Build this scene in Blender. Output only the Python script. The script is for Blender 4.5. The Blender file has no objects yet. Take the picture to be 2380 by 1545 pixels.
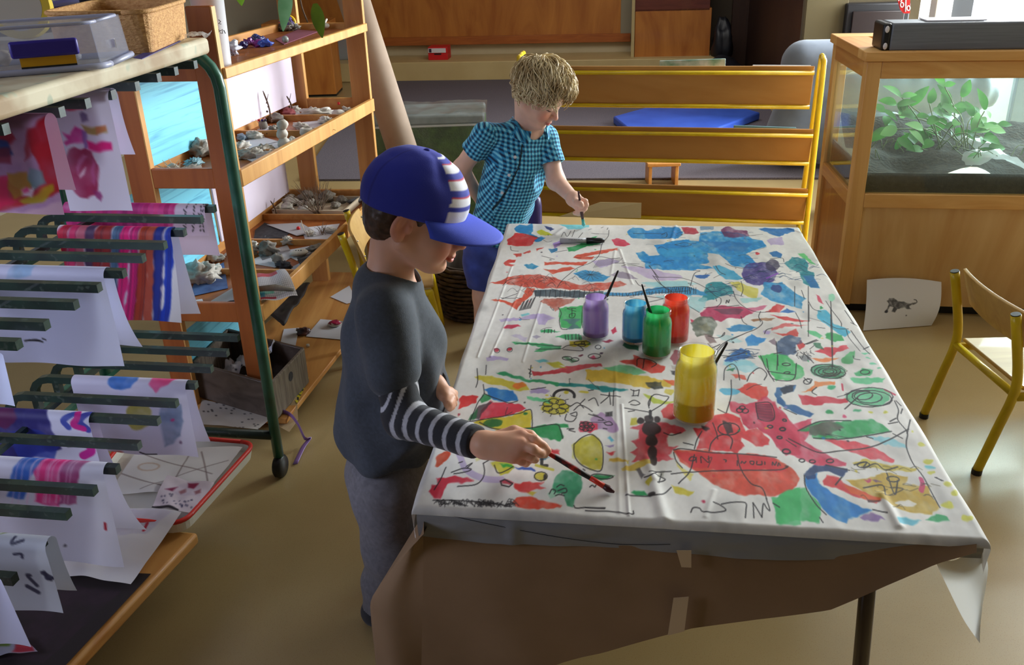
import bpy, bmesh, math, random
import numpy as np
from mathutils import Vector, Matrix, Euler
random.seed(7)
SC = bpy.context.scene
COL = SC.collection
pi = math.pi
# ------------------------------------------------------------------ camera model (2380x1545 frame)
F, CX, CY, H = 2109., 1190., 772.5, 1.5
def _rot():
    d = np.array([(1344 - CX) / F, -(5400 - CY) / F, -1.0]); d /= np.linalg.norm(d)
    up = -d
    fw = np.array([0, 0, -1.0]); fw = fw - up * fw.dot(up); fw /= np.linalg.norm(fw)
    return np.array([np.cross(fw, up), fw, up])
RC = _rot()
CAM = np.array([0, 0, H])
def ray(px, py):
    return RC @ np.array([(px - CX) / F, -(py - CY) / F, -1.0])
def at(px, py, h=0.):            # point of the plane z=h seen at a spot of the frame
    d = ray(px, py); return CAM + d * ((h - H) / d[2])
def aty(px, py, y):              # the same on the upright plane at depth y
    d = ray(px, py); return CAM + d * (y / d[1])
def atx(px, py, x):
    d = ray(px, py); return CAM + d * (x / d[0])
def atpl(px, py, p0, n):
    d = ray(px, py); n = np.array(n, float); return CAM + d * (np.dot(np.array(p0) - CAM, n) / d.dot(n))
def V(*a): return np.array(a, float)
def nrm(v):
    v = np.array(v, float); return v / (np.linalg.norm(v) + 1e-12)
def lerp(a, b, t): return a + (b - a) * t
# ------------------------------------------------------------------ colours
def s2l(c):
    c = np.asarray(c, float); return np.where(c <= .04045, c / 12.92, ((c + .055) / 1.055) ** 2.4)
def S(r, g, b): return tuple(s2l(np.array([r, g, b]) / 255.)) + (1.,)
# ------------------------------------------------------------------ noise
def _h(i, j, k, seed):
    n = (i * 374761393 + j * 668265263 + k * 2147483647 + seed * 1274126177) & 0xffffffff
    n = ((n ^ (n >> 13)) * 1274126177) & 0xffffffff
    n = ((n ^ (n >> 16)) * 2246822519) & 0xffffffff
    return (n & 0xffff) / 65535. * 2 - 1
def vnoise(P, scale=1., seed=0):
    P = np.asarray(P, float) * scale
    if P.shape[-1] == 2: P = np.concatenate([P, np.zeros(P.shape[:-1] + (1,))], -1)
    i = np.floor(P).astype(np.int64); f = P - i; f = f * f * (3 - 2 * f)
    r = 0
    for a in (0, 1):
        for b in (0, 1):
            for c in (0, 1):
                w = (f[..., 0] if a else 1 - f[..., 0]) * (f[..., 1] if b else 1 - f[..., 1]) * (f[..., 2] if c else 1 - f[..., 2])
                r = r + w * _h(i[..., 0] + a, i[..., 1] + b, i[..., 2] + c, seed)
    return r
def fbm(P, scale=1., seed=0, o=3):
    r = 0; a = 1.
    for k in range(o): r = r + a * vnoise(P, scale * 2 ** k, seed + k * 17); a *= .5
    return r
# ------------------------------------------------------------------ materials
_M = {}
def mat(name, col=(.5, .5, .5, 1), rough=.6, metal=0., spec=.5, col2=None, nscale=20., stretch=(1, 1, 1), bump=0., bscale=60., vcol=False,
        trans=0., ior=1.45, alpha=1., sss=0., sheen=0., coat=0., lo=.35, hi=.65, detail=4., translucent=0., dist=0., speck=None, spscale=300.):
    if name in _M: return _M[name]
    m = bpy.data.materials.new(name); m.use_nodes = True
    nt = m.node_tree; N = nt.nodes; L = nt.links
    b = N['Principled BSDF']; out = N['Material Output']
    b.inputs['Base Color'].default_value = col
    b.inputs['Roughness'].default_value = rough; b.inputs['Metallic'].default_value = metal
    b.inputs['Specular IOR Level'].default_value = spec; b.inputs['IOR'].default_value = ior
    b.inputs['Transmission Weight'].default_value = trans; b.inputs['Alpha'].default_value = alpha
    b.inputs['Coat Weight'].default_value = coat
    b.inputs['Sheen Weight'].default_value = sheen
    if sss:
        b.inputs['Subsurface Weight'].default_value = sss; b.inputs['Subsurface Radius'].default_value = (.012, .005, .003); b.inputs['Subsurface Scale'].default_value = 1.
    tc = N.new('ShaderNodeTexCoord'); mp = N.new('ShaderNodeMapping'); mp.inputs['Scale'].default_value = stretch
    L.new(tc.outputs['Object'], mp.inputs['Vector'])
    src = None
    if vcol:
        a = N.new('ShaderNodeVertexColor'); a.layer_name = 'Col'; src = a.outputs['Color']
    if col2 is not None:
        n = N.new('ShaderNodeTexNoise'); n.inputs['Scale'].default_value = nscale; n.inputs['Detail'].default_value = detail; n.inputs['Distortion'].default_value = dist
        L.new(mp.outputs['Vector'], n.inputs['Vector'])
        r = N.new('ShaderNodeValToRGB'); r.color_ramp.elements[0].position = lo; r.color_ramp.elements[1].position = hi
        r.color_ramp.elements[0].color = col; r.color_ramp.elements[1].color = col2
        L.new(n.outputs['Fac'], r.inputs['Fac'])
        src = r.outputs['Color']
    if speck is not None:
        n2 = N.new('ShaderNodeTexNoise'); n2.inputs['Scale'].default_value = spscale; n2.inputs['Detail'].default_value = 1.
        L.new(tc.outputs['Object'], n2.inputs['Vector'])
        r2 = N.new('ShaderNodeValToRGB'); r2.color_ramp.elements[0].position = .62; r2.color_ramp.elements[1].position = .72
        L.new(n2.outputs['Fac'], r2.inputs['Fac'])
        mx = N.new('ShaderNodeMix'); mx.data_type = 'RGBA'; mx.inputs[7].default_value = speck
        L.new(r2.outputs['Color'], mx.inputs[0])
        if src is None: mx.inputs[6].default_value = col
        else: L.new(src, mx.inputs[6])
        src = mx.outputs[2]
    if src is not None: L.new(src, b.inputs['Base Color'])
    if bump:
        n = N.new('ShaderNodeTexNoise'); n.inputs['Scale'].default_value = bscale; n.inputs['Detail'].default_value = 3.
        L.new(mp.outputs['Vector'], n.inputs['Vector'])
        bp = N.new('ShaderNodeBump'); bp.inputs['Strength'].default_value = bump; bp.inputs['Distance'].default_value = .01
        L.new(n.outputs['Fac'], bp.inputs['Height']); L.new(bp.outputs['Normal'], b.inputs['Normal'])
    if translucent:
        t = N.new('ShaderNodeBsdfTranslucent'); mxs = N.new('ShaderNodeMixShader'); mxs.inputs['Fac'].default_value = translucent
        if src is not None: L.new(src, t.inputs['Color'])
        else: t.inputs['Color'].default_value = col
        L.new(b.outputs['BSDF'], mxs.inputs[1]); L.new(t.outputs['BSDF'], mxs.inputs[2]); L.new(mxs.outputs['Shader'], out.inputs['Surface'])
    _M[name] = m
    return m
def glassy(name, tint=(.9, .95, .95, 1), clear=.85, rough=.05):   # thin clear sheet: mostly see-through with a sheen
    if name in _M: return _M[name]
    m = bpy.data.materials.new(name); m.use_nodes = True
    nt = m.node_tree; N = nt.nodes; L = nt.links
    for n in list(N): N.remove(n)
    out = N.new('ShaderNodeOutputMaterial'); tr = N.new('ShaderNodeBsdfTransparent'); tr.inputs['Color'].default_value = tint
    p = N.new('ShaderNodeBsdfDiffuse'); p.inputs['Color'].default_value = tint
    t2 = N.new('ShaderNodeBsdfTranslucent'); t2.inputs['Color'].default_value = tint; hz = N.new('ShaderNodeMixShader'); L.new(p.outputs[0], hz.inputs[1]); L.new(t2.outputs[0], hz.inputs[2])
    m1 = N.new('ShaderNodeMixShader'); m1.inputs[0].default_value = 1 - clear; L.new(tr.outputs[0], m1.inputs[1]); L.new(hz.outputs[0], m1.inputs[2])
    gl = N.new('ShaderNodeBsdfGlossy'); gl.inputs['Roughness'].default_value = rough
    lw = N.new('ShaderNodeLayerWeight'); pw_ = N.new('ShaderNodeMath'); pw_.operation = 'POWER'; pw_.inputs[1].default_value = 3.; L.new(lw.outputs['Facing'], pw_.inputs[0])
    fr = N.new('ShaderNodeMath'); fr.operation = 'MULTIPLY_ADD'; fr.inputs[1].default_value = .45; fr.inputs[2].default_value = .03; L.new(pw_.outputs[0], fr.inputs[0])
    mx = N.new('ShaderNodeMixShader'); L.new(fr.outputs[0], mx.inputs[0]); L.new(m1.outputs[0], mx.inputs[1]); L.new(gl.outputs[0], mx.inputs[2])
    L.new(mx.outputs[0], out.inputs[0]); _M[name] = m
    return m
def wood(name, c1, c2, axis=2, nscale=9., rough=.5, k=14., coat=.1, lo=.3, hi=.7, dist=1.2):
    st = [k, k, k]; st[axis] = 1.
    return mat(name, c1, rough, col2=c2, nscale=nscale / 6., stretch=tuple(st), dist=dist, detail=5., coat=coat, lo=lo, hi=hi)
# ------------------------------------------------------------------ tagging / linking
ORG = {}
def tag(o, label=None, cat=None, group=None, kind=None):
    if label: o['label'] = label
    if cat: o['category'] = cat
    if group: o['group'] = group
    if kind: o['kind'] = kind
    return o
def root(name, loc, label, cat, group=None):
    o = bpy.data.objects.new(name, None); COL.objects.link(o); o.location = Vector(loc); o.empty_display_size = .05
    ORG[o.name] = np.array(loc, float)
    return tag(o, label, cat, group)
def link(name, me, m, parent=None):
    o = bpy.data.objects.new(name, me); COL.objects.link(o)
    if m is not None:
        for x in (m if isinstance(m, (list, tuple)) else [m]): me.materials.append(x)
    if parent is not None:
        o.parent = parent; ORG[o.name] = ORG[parent.name]
    return o
def raw(name, verts, faces, m, parent=None, smooth=False, cols=None, origin=None):
    verts = np.asarray(verts, np.float32).reshape(-1, 3)
    if parent is not None: off = ORG[parent.name]
    else:
        if origin is None:
            lo, hi = verts.min(0), verts.max(0); off = np.array([(lo[0] + hi[0]) / 2, (lo[1] + hi[1]) / 2, lo[2]])
        else: off = np.array(origin, float)
    me = bpy.data.meshes.new(name)
    v = (verts - off).astype(np.float32)
    if isinstance(faces, np.ndarray):
        n, k = faces.shape
        me.vertices.add(len(v)); me.vertices.foreach_set('co', v.ravel())
        me.loops.add(n * k); me.loops.foreach_set('vertex_index', faces.astype(np.int32).ravel())
        me.polygons.add(n); me.polygons.foreach_set('loop_start', np.arange(0, n * k, k, dtype=np.int32))
        me.polygons.foreach_set('loop_total', np.full(n, k, np.int32))
        me.update(calc_edges=True); me.validate()
    else:
        me.from_pydata([tuple(map(float, x)) for x in v], [], faces)
    me.polygons.foreach_set('use_smooth', np.full(len(me.polygons), smooth, bool))
    if cols is not None:
        a = me.color_attributes.new('Col', 'FLOAT_COLOR', 'POINT')
        c = np.ones((len(v), 4), np.float32); c[:, :3] = cols
        a.data.foreach_set('color', c.ravel())
    me.update()
    o = link(name, me, m, parent)
    if parent is None:
        o.location = Vector(off); ORG[o.name] = np.array(off, float)
    return o
class MB:
    def __init__(s): s.v = []; s.f = []; s.c = None
    def add(s, vs, fs):
        b = len(s.v); s.v += [tuple(map(float, x)) for x in vs]; s.f += [tuple(i + b for i in f) for f in fs]; return s
    def box(s, c, size, R=None, taper=1.):
        hx, hy, hz = np.array(size) / 2.
        vs = []
        for z in (-1, 1):
            k = taper if z > 0 else 1.
            for x, y in ((-1, -1), (1, -1), (1, 1), (-1, 1)): vs.append(np.array([x * hx * k, y * hy * k, z * hz]))
        if R is not None: vs = [R @ v for v in vs]
        vs = [v + np.array(c) for v in vs]
        return s.add(vs, [(3, 2, 1, 0), (4, 5, 6, 7), (0, 1, 5, 4), (1, 2, 6, 5), (2, 3, 7, 6), (3, 0, 4, 7)])
    def beam(s, a, b, w, h, up=(0, 0, 1)):      # w across, h along up
        a = np.array(a, float); b = np.array(b, float); d = nrm(b - a); u = np.array(up, float); u = nrm(u - d * u.dot(d)); r = np.cross(d, u)
        R = np.array([r, d, u]).T
        return s.box((a + b) / 2, (w, np.linalg.norm(b - a), h), R)
    def bbox(s, lo, hi): lo = np.array(lo); hi = np.array(hi); return s.box((lo + hi) / 2, hi - lo)
    def prism(s, pts, ax, depth=None):          # polygon pts (3d) extruded along vector ax
        n = len(pts); pts = [np.array(p, float) for p in pts]; q = [p + np.array(ax) for p in pts]
        return s.add(pts + q, [tuple(range(n))[::-1], tuple(range(n, 2 * n))] + [(i, (i + 1) % n, n + (i + 1) % n, n + i) for i in range(n)])
    def tube(s, pts, r, n=10, caps=True, sy=1., a0=0.):
        pts = [np.array(p, float) for p in pts]; m = len(pts)
        rs = r if hasattr(r, '__len__') else [r] * m
        T = [nrm((pts[min(i + 1, m - 1)] - pts[max(i - 1, 0)])) for i in range(m)]
        u = np.array([0, 0, 1.]) if abs(T[0][2]) < .9 else np.array([1., 0, 0]); u = nrm(u - T[0] * u.dot(T[0]))
        vs = []
        for i in range(m):
            u = nrm(u - T[i] * u.dot(T[i])); w = np.cross(T[i], u)
            for k in range(n):
                a = 2 * pi * k / n + a0; vs.append(pts[i] + rs[i] * (math.cos(a) * u + sy * math.sin(a) * w))
        fs = [(i * n + k, i * n + (k + 1) % n, (i + 1) * n + (k + 1) % n, (i + 1) * n + k) for i in range(m - 1) for k in range(n)]
        if caps: fs += [tuple(range(n))[::-1], tuple(range((m - 1) * n, m * n))]
        return s.add(vs, fs)
    def lathe(s, c, prof, n=24, ax=None, closed=False):   # prof: (r,z)
        c = np.array(c, float); R = np.eye(3)
        if ax is not None:
            w = nrm(ax); u = nrm(np.cross(w, [0.3, 1, 0.2])); R = np.array([u, np.cross(w, u), w]).T
        vs = [c + R @ np.array([r * math.cos(2 * pi * k / n), r * math.sin(2 * pi * k / n), z]) for r, z in prof for k in range(n)]
        m = len(prof)
        fs = [(i * n + k, i * n + (k + 1) % n, (i + 1) * n + (k + 1) % n, (i + 1) * n + k) for i in range(m - 1) for k in range(n)]
        if closed: fs += [((m - 1) * n + k, (m - 1) * n + (k + 1) % n, (k + 1) % n, k) for k in range(n)]
        else:
            if prof[0][0] > 0: fs.append(tuple(range(n))[::-1])
            if prof[-1][0] > 0: fs.append(tuple(range((m - 1) * n, m * n)))
        return s.add(vs, fs)
    def grid(s, fn, nu, nv, thick=0.):
        P = [np.array(fn(i / nu, j / nv), float) for j in range(nv + 1) for i in range(nu + 1)]
        w = nu + 1
        s.add(P, [(j * w + i, j * w + i + 1, (j + 1) * w + i + 1, (j + 1) * w + i) for j in range(nv) for i in range(nu)])
        return s
    def ball(s, c, r, n=12, m=8, noise=0., seed=0, R=None, ns=2.):
        c = np.array(c, float); r = np.array(r if hasattr(r, '__len__') else (r, r, r), float)
        D = [np.array([math.sin(pi * j / m) * math.cos(2 * pi * k / n), math.sin(pi * j / m) * math.sin(2 * pi * k / n), -math.cos(pi * j / m)]) for j in range(1, m) for k in range(n)]
        D = [np.array([0, 0, -1.])] + D + [np.array([0, 0, 1.])]
        if noise: nz = 1 + noise * fbm(np.array(D) + seed * 3.7, ns, seed)
        else: nz = np.ones(len(D))
        P = [d * r * k for d, k in zip(D, nz)]
        if R is not None: P = [R @ p for p in P]
        P = [p + c for p in P]; e = len(P) - 1
        fs = [(0, 1 + (k + 1) % n, 1 + k) for k in range(n)]
        for j in range(m - 2): fs += [(1 + j * n + k, 1 + j * n + (k + 1) % n, 1 + (j + 1) * n + (k + 1) % n, 1 + (j + 1) * n + k) for k in range(n)]
        fs += [(e, 1 + (m - 2) * n + k, 1 + (m - 2) * n + (k + 1) % n) for k in range(n)]
        return s.add(P, fs)
    def build(s, name, m, parent=None, smooth=False, bevel=0., seg=2, solid=0., sub=0, origin=None, cols=None):
        o = raw(name, s.v, s.f, m, parent, smooth, cols, origin)
        if solid:
            k = o.modifiers.new('solid', 'SOLIDIFY'); k.thickness = solid; k.offset = 0
        if bevel:
            k = o.modifiers.new('bevel', 'BEVEL'); k.width = bevel; k.segments = seg; k.limit_method = 'ANGLE'; k.angle_limit = .7
            k.harden_normals = False
            o.data.polygons.foreach_set('use_smooth', np.full(len(o.data.polygons), True, bool))
            try: o.data.set_sharp_from_angle(angle=.8)
            except Exception: pass
        if sub:
            k = o.modifiers.new('sub', 'SUBSURF'); k.levels = sub; k.render_levels = sub
        return o
def rotz(a): c, s_ = math.cos(a), math.sin(a); return np.array([[c, -s_, 0], [s_, c, 0], [0, 0, 1.]])
def roty(a): c, s_ = math.cos(a), math.sin(a); return np.array([[c, 0, s_], [0, 1, 0], [-s_, 0, c]])
def rotx(a): c, s_ = math.cos(a), math.sin(a); return np.array([[1, 0, 0], [0, c, -s_], [0, s_, c]])
def spline(P, n=8):              # Catmull-Rom through points
    P = [np.array(p, float) for p in P]; P = [2 * P[0] - P[1]] + P + [2 * P[-1] - P[-2]]; out = []
    for i in range(1, len(P) - 2):
        for k in range(n):
            t = k / n; a, b, c, d = P[i - 1], P[i], P[i + 1], P[i + 2]
            out.append(.5 * ((2 * b) + (c - a) * t + (2 * a - 5 * b + 4 * c - d) * t * t + (3 * b - a - 3 * c + d) * t ** 3))
    out.append(P[-2]); return out
# ------------------------------------------------------------------ painter (colours laid into a surface's own colour attribute)
class Canvas:
    def __init__(s, w, h, base, fmap=None, rough=0.):
        s.w, s.h = w, h; s.a = np.empty((h, w, 3), np.float32); s.a[:] = np.array(base) / 255.
        s.map = fmap or (lambda p: p); s.rough = rough; s.seed = 1
    def _bb(s, P, pad):
        x0 = max(0, int(P[:, 0].min() - pad)); x1 = min(s.w, int(P[:, 0].max() + pad) + 2)
        y0 = max(0, int(P[:, 1].min() - pad)); y1 = min(s.h, int(P[:, 1].max() + pad) + 2)
        if x1 <= x0 or y1 <= y0: return None
        Y, X = np.mgrid[y0:y1, x0:x1]; return x0, x1, y0, y1, X.astype(float), Y.astype(float)
    def _mix(s, bb, m, col, mottle, sc):
        x0, x1, y0, y1, X, Y = bb; c = np.array(col, float) / 255.
        if mottle:
            n = fbm(np.stack([X, Y], -1), 1. / sc, s.seed, 3)
            m = m * np.clip(1 - mottle * .22 + mottle * .6 * n, 0, 1); c = c[None, None] * (1 + .12 * mottle * fbm(np.stack([X, Y], -1), 2.3 / sc, s.seed + 5, 2))[..., None]
        s.a[y0:y1, x0:x1] = s.a[y0:y1, x0:x1] * (1 - m[..., None]) + c * m[..., None]
    def poly(s, pts, col, al=.92, rough=None, mottle=.25, soft=1., sc=14.):
        s.seed += 1; r = s.rough if rough is None else rough
        P = np.array([s.map(p) for p in pts], float); bb = s._bb(P, r * 2 + 2)
        if bb is None: return
        x0, x1, y0, y1, X, Y = bb
        if r:
            g = np.stack([X, Y], -1)
            X = X + r * (vnoise(g, .05 * 14 / sc, s.seed) + .6 * vnoise(g, .16 * 14 / sc, s.seed + 9)); Y = Y + r * (vnoise(g, .05 * 14 / sc, s.seed + 40) + .6 * vnoise(g, .16 * 14 / sc, s.seed + 49))
        ins = np.zeros(X.shape, bool); d2 = np.full(X.shape, 1e9)
        Q = np.roll(P, -1, 0)
        for (ax, ay), (bx, by) in zip(P, Q):
            if ay != by:
                c = ((ay > Y) != (by > Y)) & (X < (bx - ax) * (Y - ay) / (by - ay) + ax); ins ^= c
            ex, ey = bx - ax, by - ay; t = np.clip(((X - ax) * ex + (Y - ay) * ey) / (ex * ex + ey * ey + 1e-9), 0, 1)
            d2 = np.minimum(d2, (X - ax - t * ex) ** 2 + (Y - ay - t * ey) ** 2)
        d = np.sqrt(d2) * np.where(ins, 1, -1)
        m = np.clip(.5 + d / (2 * soft * .5 + .01) * .5, 0, 1) * al
        s._mix(bb, m, col, mottle, sc)
    def line(s, pts, w, col, al=.95, rough=0., mottle=0., soft=1., sc=14., smooth=True):
        s.seed += 1
        if smooth and len(pts) > 2: pts = [p[:2] for p in spline([tuple(p) + (0,) for p in pts], 5)]
        P = np.array([s.map(p) for p in pts], float); bb = s._bb(P, w + 3 + rough * 2)
        if bb is None: return
        x0, x1, y0, y1, X, Y = bb
        if rough:
            g = np.stack([X, Y], -1); X = X + rough * vnoise(g, .08, s.seed); Y = Y + rough * vnoise(g, .08, s.seed + 40)
        d2 = np.full(X.shape, 1e9)
        for (ax, ay), (bx, by) in zip(P[:-1], P[1:]):
            i0, i1 = int(max(0, min(ax, bx) - w - 3 - x0 - rough * 2)), int(max(ax, bx) + w + 4 - x0 + rough * 2); j0, j1 = int(max(0, min(ay, by) - w - 3 - y0 - rough * 2)), int(max(ay, by) + w + 4 - y0 + rough * 2)
            if i1 <= i0 or j1 <= j0: continue
            XX = X[j0:j1, i0:i1]; YY = Y[j0:j1, i0:i1]
            ex, ey = bx - ax, by - ay; t = np.clip(((XX - ax) * ex + (YY - ay) * ey) / (ex * ex + ey * ey + 1e-9), 0, 1)
            d2[j0:j1, i0:i1] = np.minimum(d2[j0:j1, i0:i1], (XX - ax - t * ex) ** 2 + (YY - ay - t * ey) ** 2)
        m = np.clip((w / 2. - np.sqrt(d2)) / soft + .5, 0, 1) * al * min(1., w + .35)
        s._mix(bb, m, col, mottle, sc)
    def ell(s, c, rx, ry, col, ang=0., **k):
        n = 16; s.poly([(c[0] + rx * math.cos(t) * math.cos(ang) - ry * math.sin(t) * math.sin(ang), c[1] + rx * math.cos(t) * math.sin(ang) + ry * math.sin(t) * math.cos(ang)) for t in np.linspace(0, 2 * pi, n, endpoint=False)], col, **k)
    def loop(s, c, rx, ry, w, col, ang=0., a0=0., a1=2 * pi, **k):
        s.line([(c[0] + rx * math.cos(t) * math.cos(ang) - ry * math.sin(t) * math.sin(ang), c[1] + rx * math.cos(t) * math.sin(ang) + ry * math.sin(t) * math.cos(ang)) for t in np.linspace(a0, a1, 14)], w, col, smooth=False, **k)
    def lin(s): return s2l(np.clip(s.a, 0, 1))
def gridfaces(nu, nv):
    i, j = np.meshgrid(np.arange(nu - 1), np.arange(nv - 1)); a = (j * nu + i).ravel()
    return np.stack([a, a + 1, a + nu + 1, a + nu], 1)
# ------------------------------------------------------------------ implicit bodies -> one continuous mesh
class Sdf:
    def __init__(s): s.p = []
    def _add(s, fn, c, r, k, op): s.p.append((fn, np.array(c, float), r, k, op)); return s
    def cone(s, a, b, ra, rb, k=.02, op='+', flat=None, fs=1.):   # flat: direction squashed by fs
        a = np.array(a, float); b = np.array(b, float); ab = b - a; L2 = ab.dot(ab) + 1e-12
        if flat is not None: fl = nrm(flat)
        def fn(P):
            q = P - a; t = np.clip(q @ ab / L2, 0, 1); q = q - t[:, None] * ab
            if flat is not None:
                w = q @ fl; q = q + (w / fs - w)[:, None] * fl
                return (np.sqrt((q * q).sum(1)) - (ra + (rb - ra) * t)) * min(1., fs)
            return np.sqrt((q * q).sum(1)) - (ra + (rb - ra) * t)
        return s._add(fn, (a + b) / 2, math.sqrt(L2) / 2 + max(ra, rb) * max(1, fs), k, op)
    def ell(s, c, r, k=.02, op='+', R=None):
        c = np.array(c, float); r = np.array(r, float)
        def fn(P):
            q = P - c
            if R is not None: q = q @ R
            k0 = np.sqrt(((q / r) ** 2).sum(1)); k1 = np.sqrt(((q / r ** 2) ** 2).sum(1)); return k0 * (k0 - 1) / (k1 + 1e-9)
        return s._add(fn, c, r.max(), k, op)
    def chain(s, pts, rs, k=.015, op='+', **kw):
        for i in range(len(pts) - 1): s.cone(pts[i], pts[i + 1], rs[i], rs[i + 1], k, op, **kw)
        return s
    def plane(s, p, n, k=.004):       # keep the side against n
        p = np.array(p, float); n = nrm(n); return s._add(lambda P: (P - p) @ n, p, 1e6, k, '&')
    def wrinkle(s, fn): return s._add(fn, (0, 0, 0), 1e6, 0, 'd')
    def ev(s, P, sel=None):
        d = np.full(len(P), .5)
        for fn, c, r, k, op in (s.p if sel is None else sel):
            x = fn(P)
            if op == 'd': d = d + x; continue
            if op == '+':
                h = np.clip(.5 + .5 * (d - x) / k, 0, 1); d = d * (1 - h) + x * h - k * h * (1 - h)
            else:
                if op == '-': x = -x
                h = np.clip(.5 - .5 * (d - x) / k, 0, 1); d = d * (1 - h) + x * h + k * h * (1 - h)
        return d
    def mesh(s, lo, hi, h, B=14):
        lo = np.array(lo, float); n = np.ceil((np.array(hi) - lo) / (h * B)).astype(int); dims = n * B + 1
        val = np.full(dims, .5, np.float32)
        bi = np.stack(np.meshgrid(*[np.arange(k) for k in n], indexing='ij'), -1).reshape(-1, 3)
        bc = lo + (bi + .5) * B * h; cv = s.ev(bc); R = B * h * .87
        for i in range(len(bi)):
            x, y, z = bi[i] * B
            if abs(cv[i]) > R * 1.35 + .012:
                val[x:x + B + 1, y:y + B + 1, z:z + B + 1] = cv[i]; continue
        g = np.stack(np.meshgrid(*[np.arange(B + 1)] * 3, indexing='ij'), -1).reshape(-1, 3) * h
        for i in range(len(bi)):
            if abs(cv[i]) > R * 1.35 + .012: continue
            x, y, z = bi[i] * B
            sel = [p for p in s.p if np.linalg.norm(bc[i] - p[1]) - p[2] < R + p[3] + .02]
            val[x:x + B + 1, y:y + B + 1, z:z + B + 1] = s.ev(lo + bi[i] * B * h + g, sel).reshape(B + 1, B + 1, B + 1)
        neg = val < 0
        cs = np.zeros(tuple(dims - 1), np.uint8)
        for a in (0, 1):
            for b in (0, 1):
                for c in (0, 1): cs += neg[a:dims[0] - 1 + a, b:dims[1] - 1 + b, c:dims[2] - 1 + c]
        cell = np.argwhere((cs > 0) & (cs < 8)); del cs
        off = np.array([[a, b, c] for a in (0, 1) for b in (0, 1) for c in (0, 1)])
        cvv = np.stack([val[cell[:, 0] + o[0], cell[:, 1] + o[1], cell[:, 2] + o[2]] for o in off], 1)
        acc = np.zeros((len(cell), 3)); cnt = np.zeros(len(cell))
        for i in range(8):
            for j in range(i + 1, 8):
                if abs(off[i] - off[j]).sum() != 1: continue
                a, b = cvv[:, i], cvv[:, j]; m = (a < 0) != (b < 0); t = np.where(m, a / np.where(m, a - b, 1), 0)
                acc += m[:, None] * (off[i] + t[:, None] * (off[j] - off[i])); cnt += m
        vert = lo + (cell + acc / cnt[:, None]) * h
        idx = np.full(tuple(dims - 1), -1, np.int32); idx[tuple(cell.T)] = np.arange(len(cell))
        F_ = []
        for ax in range(3):
            u, w = (ax + 1) % 3, (ax + 2) % 3
            sl0 = [slice(None)] * 3; sl1 = [slice(None)] * 3; sl0[ax] = slice(0, -1); sl1[ax] = slice(1, None)
            e = np.argwhere(neg[tuple(sl0)] != neg[tuple(sl1)])
            e = e[(e[:, u] > 0) & (e[:, w] > 0) & (e[:, u] < dims[u] - 1) & (e[:, w] < dims[w] - 1)]
            fl = neg[tuple(e.T)]
            q = []
            for du, dw in ((-1, -1), (0, -1), (0, 0), (-1, 0)):
                c = e.copy(); c[:, u] += du; c[:, w] += dw; q.append(idx[tuple(c.T)])
            q = np.stack(q, 1); q[~fl] = q[~fl][:, ::-1]; F_.append(q[(q >= 0).all(1)])
        return vert, np.concatenate(F_)
# ================================================================== materials used all over
PINE = wood('pine', S(214, 158, 88), S(186, 122, 58), axis=1, nscale=7)
PINEZ = wood('pine upright', S(212, 152, 84), S(176, 112, 54), axis=2, nscale=7)
PINED = wood('pine dark', S(176, 104, 48), S(140, 76, 32), axis=2, nscale=7)
PLY = wood('ply sheet', S(226, 188, 130), S(202, 154, 94), axis=2, nscale=5, k=5, dist=2.5)
PANEL = wood('stained ply', S(196, 128, 56), S(160, 92, 34), axis=2, nscale=6, k=4, dist=2.0)
TRAYW = wood('rack ply', S(190, 142, 80), S(172, 122, 62), axis=0, nscale=6, k=6)
YEL = mat('yellow enamel', S(226, 196, 28), .3, col2=S(205, 172, 20), nscale=9, coat=.3)
GREEN = mat('dark green enamel', S(36, 58, 48), .38, col2=S(24, 36, 34), nscale=14, coat=.25, speck=S(62, 74, 66), spscale=70)
GREENB = mat('green enamel', S(48, 104, 84), .35, col2=S(38, 84, 66), nscale=14, coat=.25)
BLACK = mat('black plastic', S(26, 26, 28), .4)
WHITE = mat('white paper', S(236, 234, 238), .7, translucent=.15)
PAPERC = mat('painted paper', S(236, 234, 238), .65, vcol=True, translucent=.2)
PAINTED = mat('painted', S(200, 200, 200), .6, vcol=True)
KRAFT = mat('kraft paper', S(148, 118, 88), .75, col2=S(136, 107, 78), nscale=6)
CARD = mat('grey card', S(170, 150, 132), .8, col2=S(158, 138, 120), nscale=8)
SKIN = mat('skin', S(226, 176, 150), .5, vcol=True, sss=.12)
CLAY = mat('white clay', S(206, 202, 192), .8, col2=S(176, 170, 158), nscale=30)
STONE = mat('grey stone', S(150, 142, 130), .8, col2=S(104, 98, 90), nscale=40)
TWIG = mat('twig', S(104, 84, 66), .8)
STEEL = mat('steel', S(190, 190, 192), .3, metal=1.)
# ================================================================== the setting
RU = nrm((.9925, -.122, 0)); RV = nrm((.122, .9925, 0))
def rm(u, v, z=0.): return RU * u + RV * v + V(0, 0, z)
RYAW = math.atan2(-.122, .9925); RR = rotz(RYAW)
FLOORM = mat('linoleum', S(174, 152, 108), .28, col2=S(159, 137, 94), nscale=2.2, lo=.3, hi=.7, speck=S(150, 120, 74), spscale=420, spec=.45)
WALLM = mat('wall paint', S(196, 182, 150), .7, col2=S(190, 176, 144), nscale=3)
CEILM = mat('ceiling paint', S(140, 136, 128), .8)
DARKW = wood('dark wood', S(58, 34, 24), S(44, 26, 20), axis=2, nscale=6)
CARPET = mat('grey carpet', S(108, 100, 108), .95, col2=S(84, 78, 86), nscale=160, lo=.4, hi=.6, bump=.3, bscale=300)
def structure(mb, name, m, **k): return tag(mb.build(name, m, **k), kind='structure')
U0, U1, V0, V1 = -3.6, 4.2, -2.2, 10.1
def quad(P): m = MB(); m.add(P, [(0, 1, 2, 3)]); return m
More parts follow.
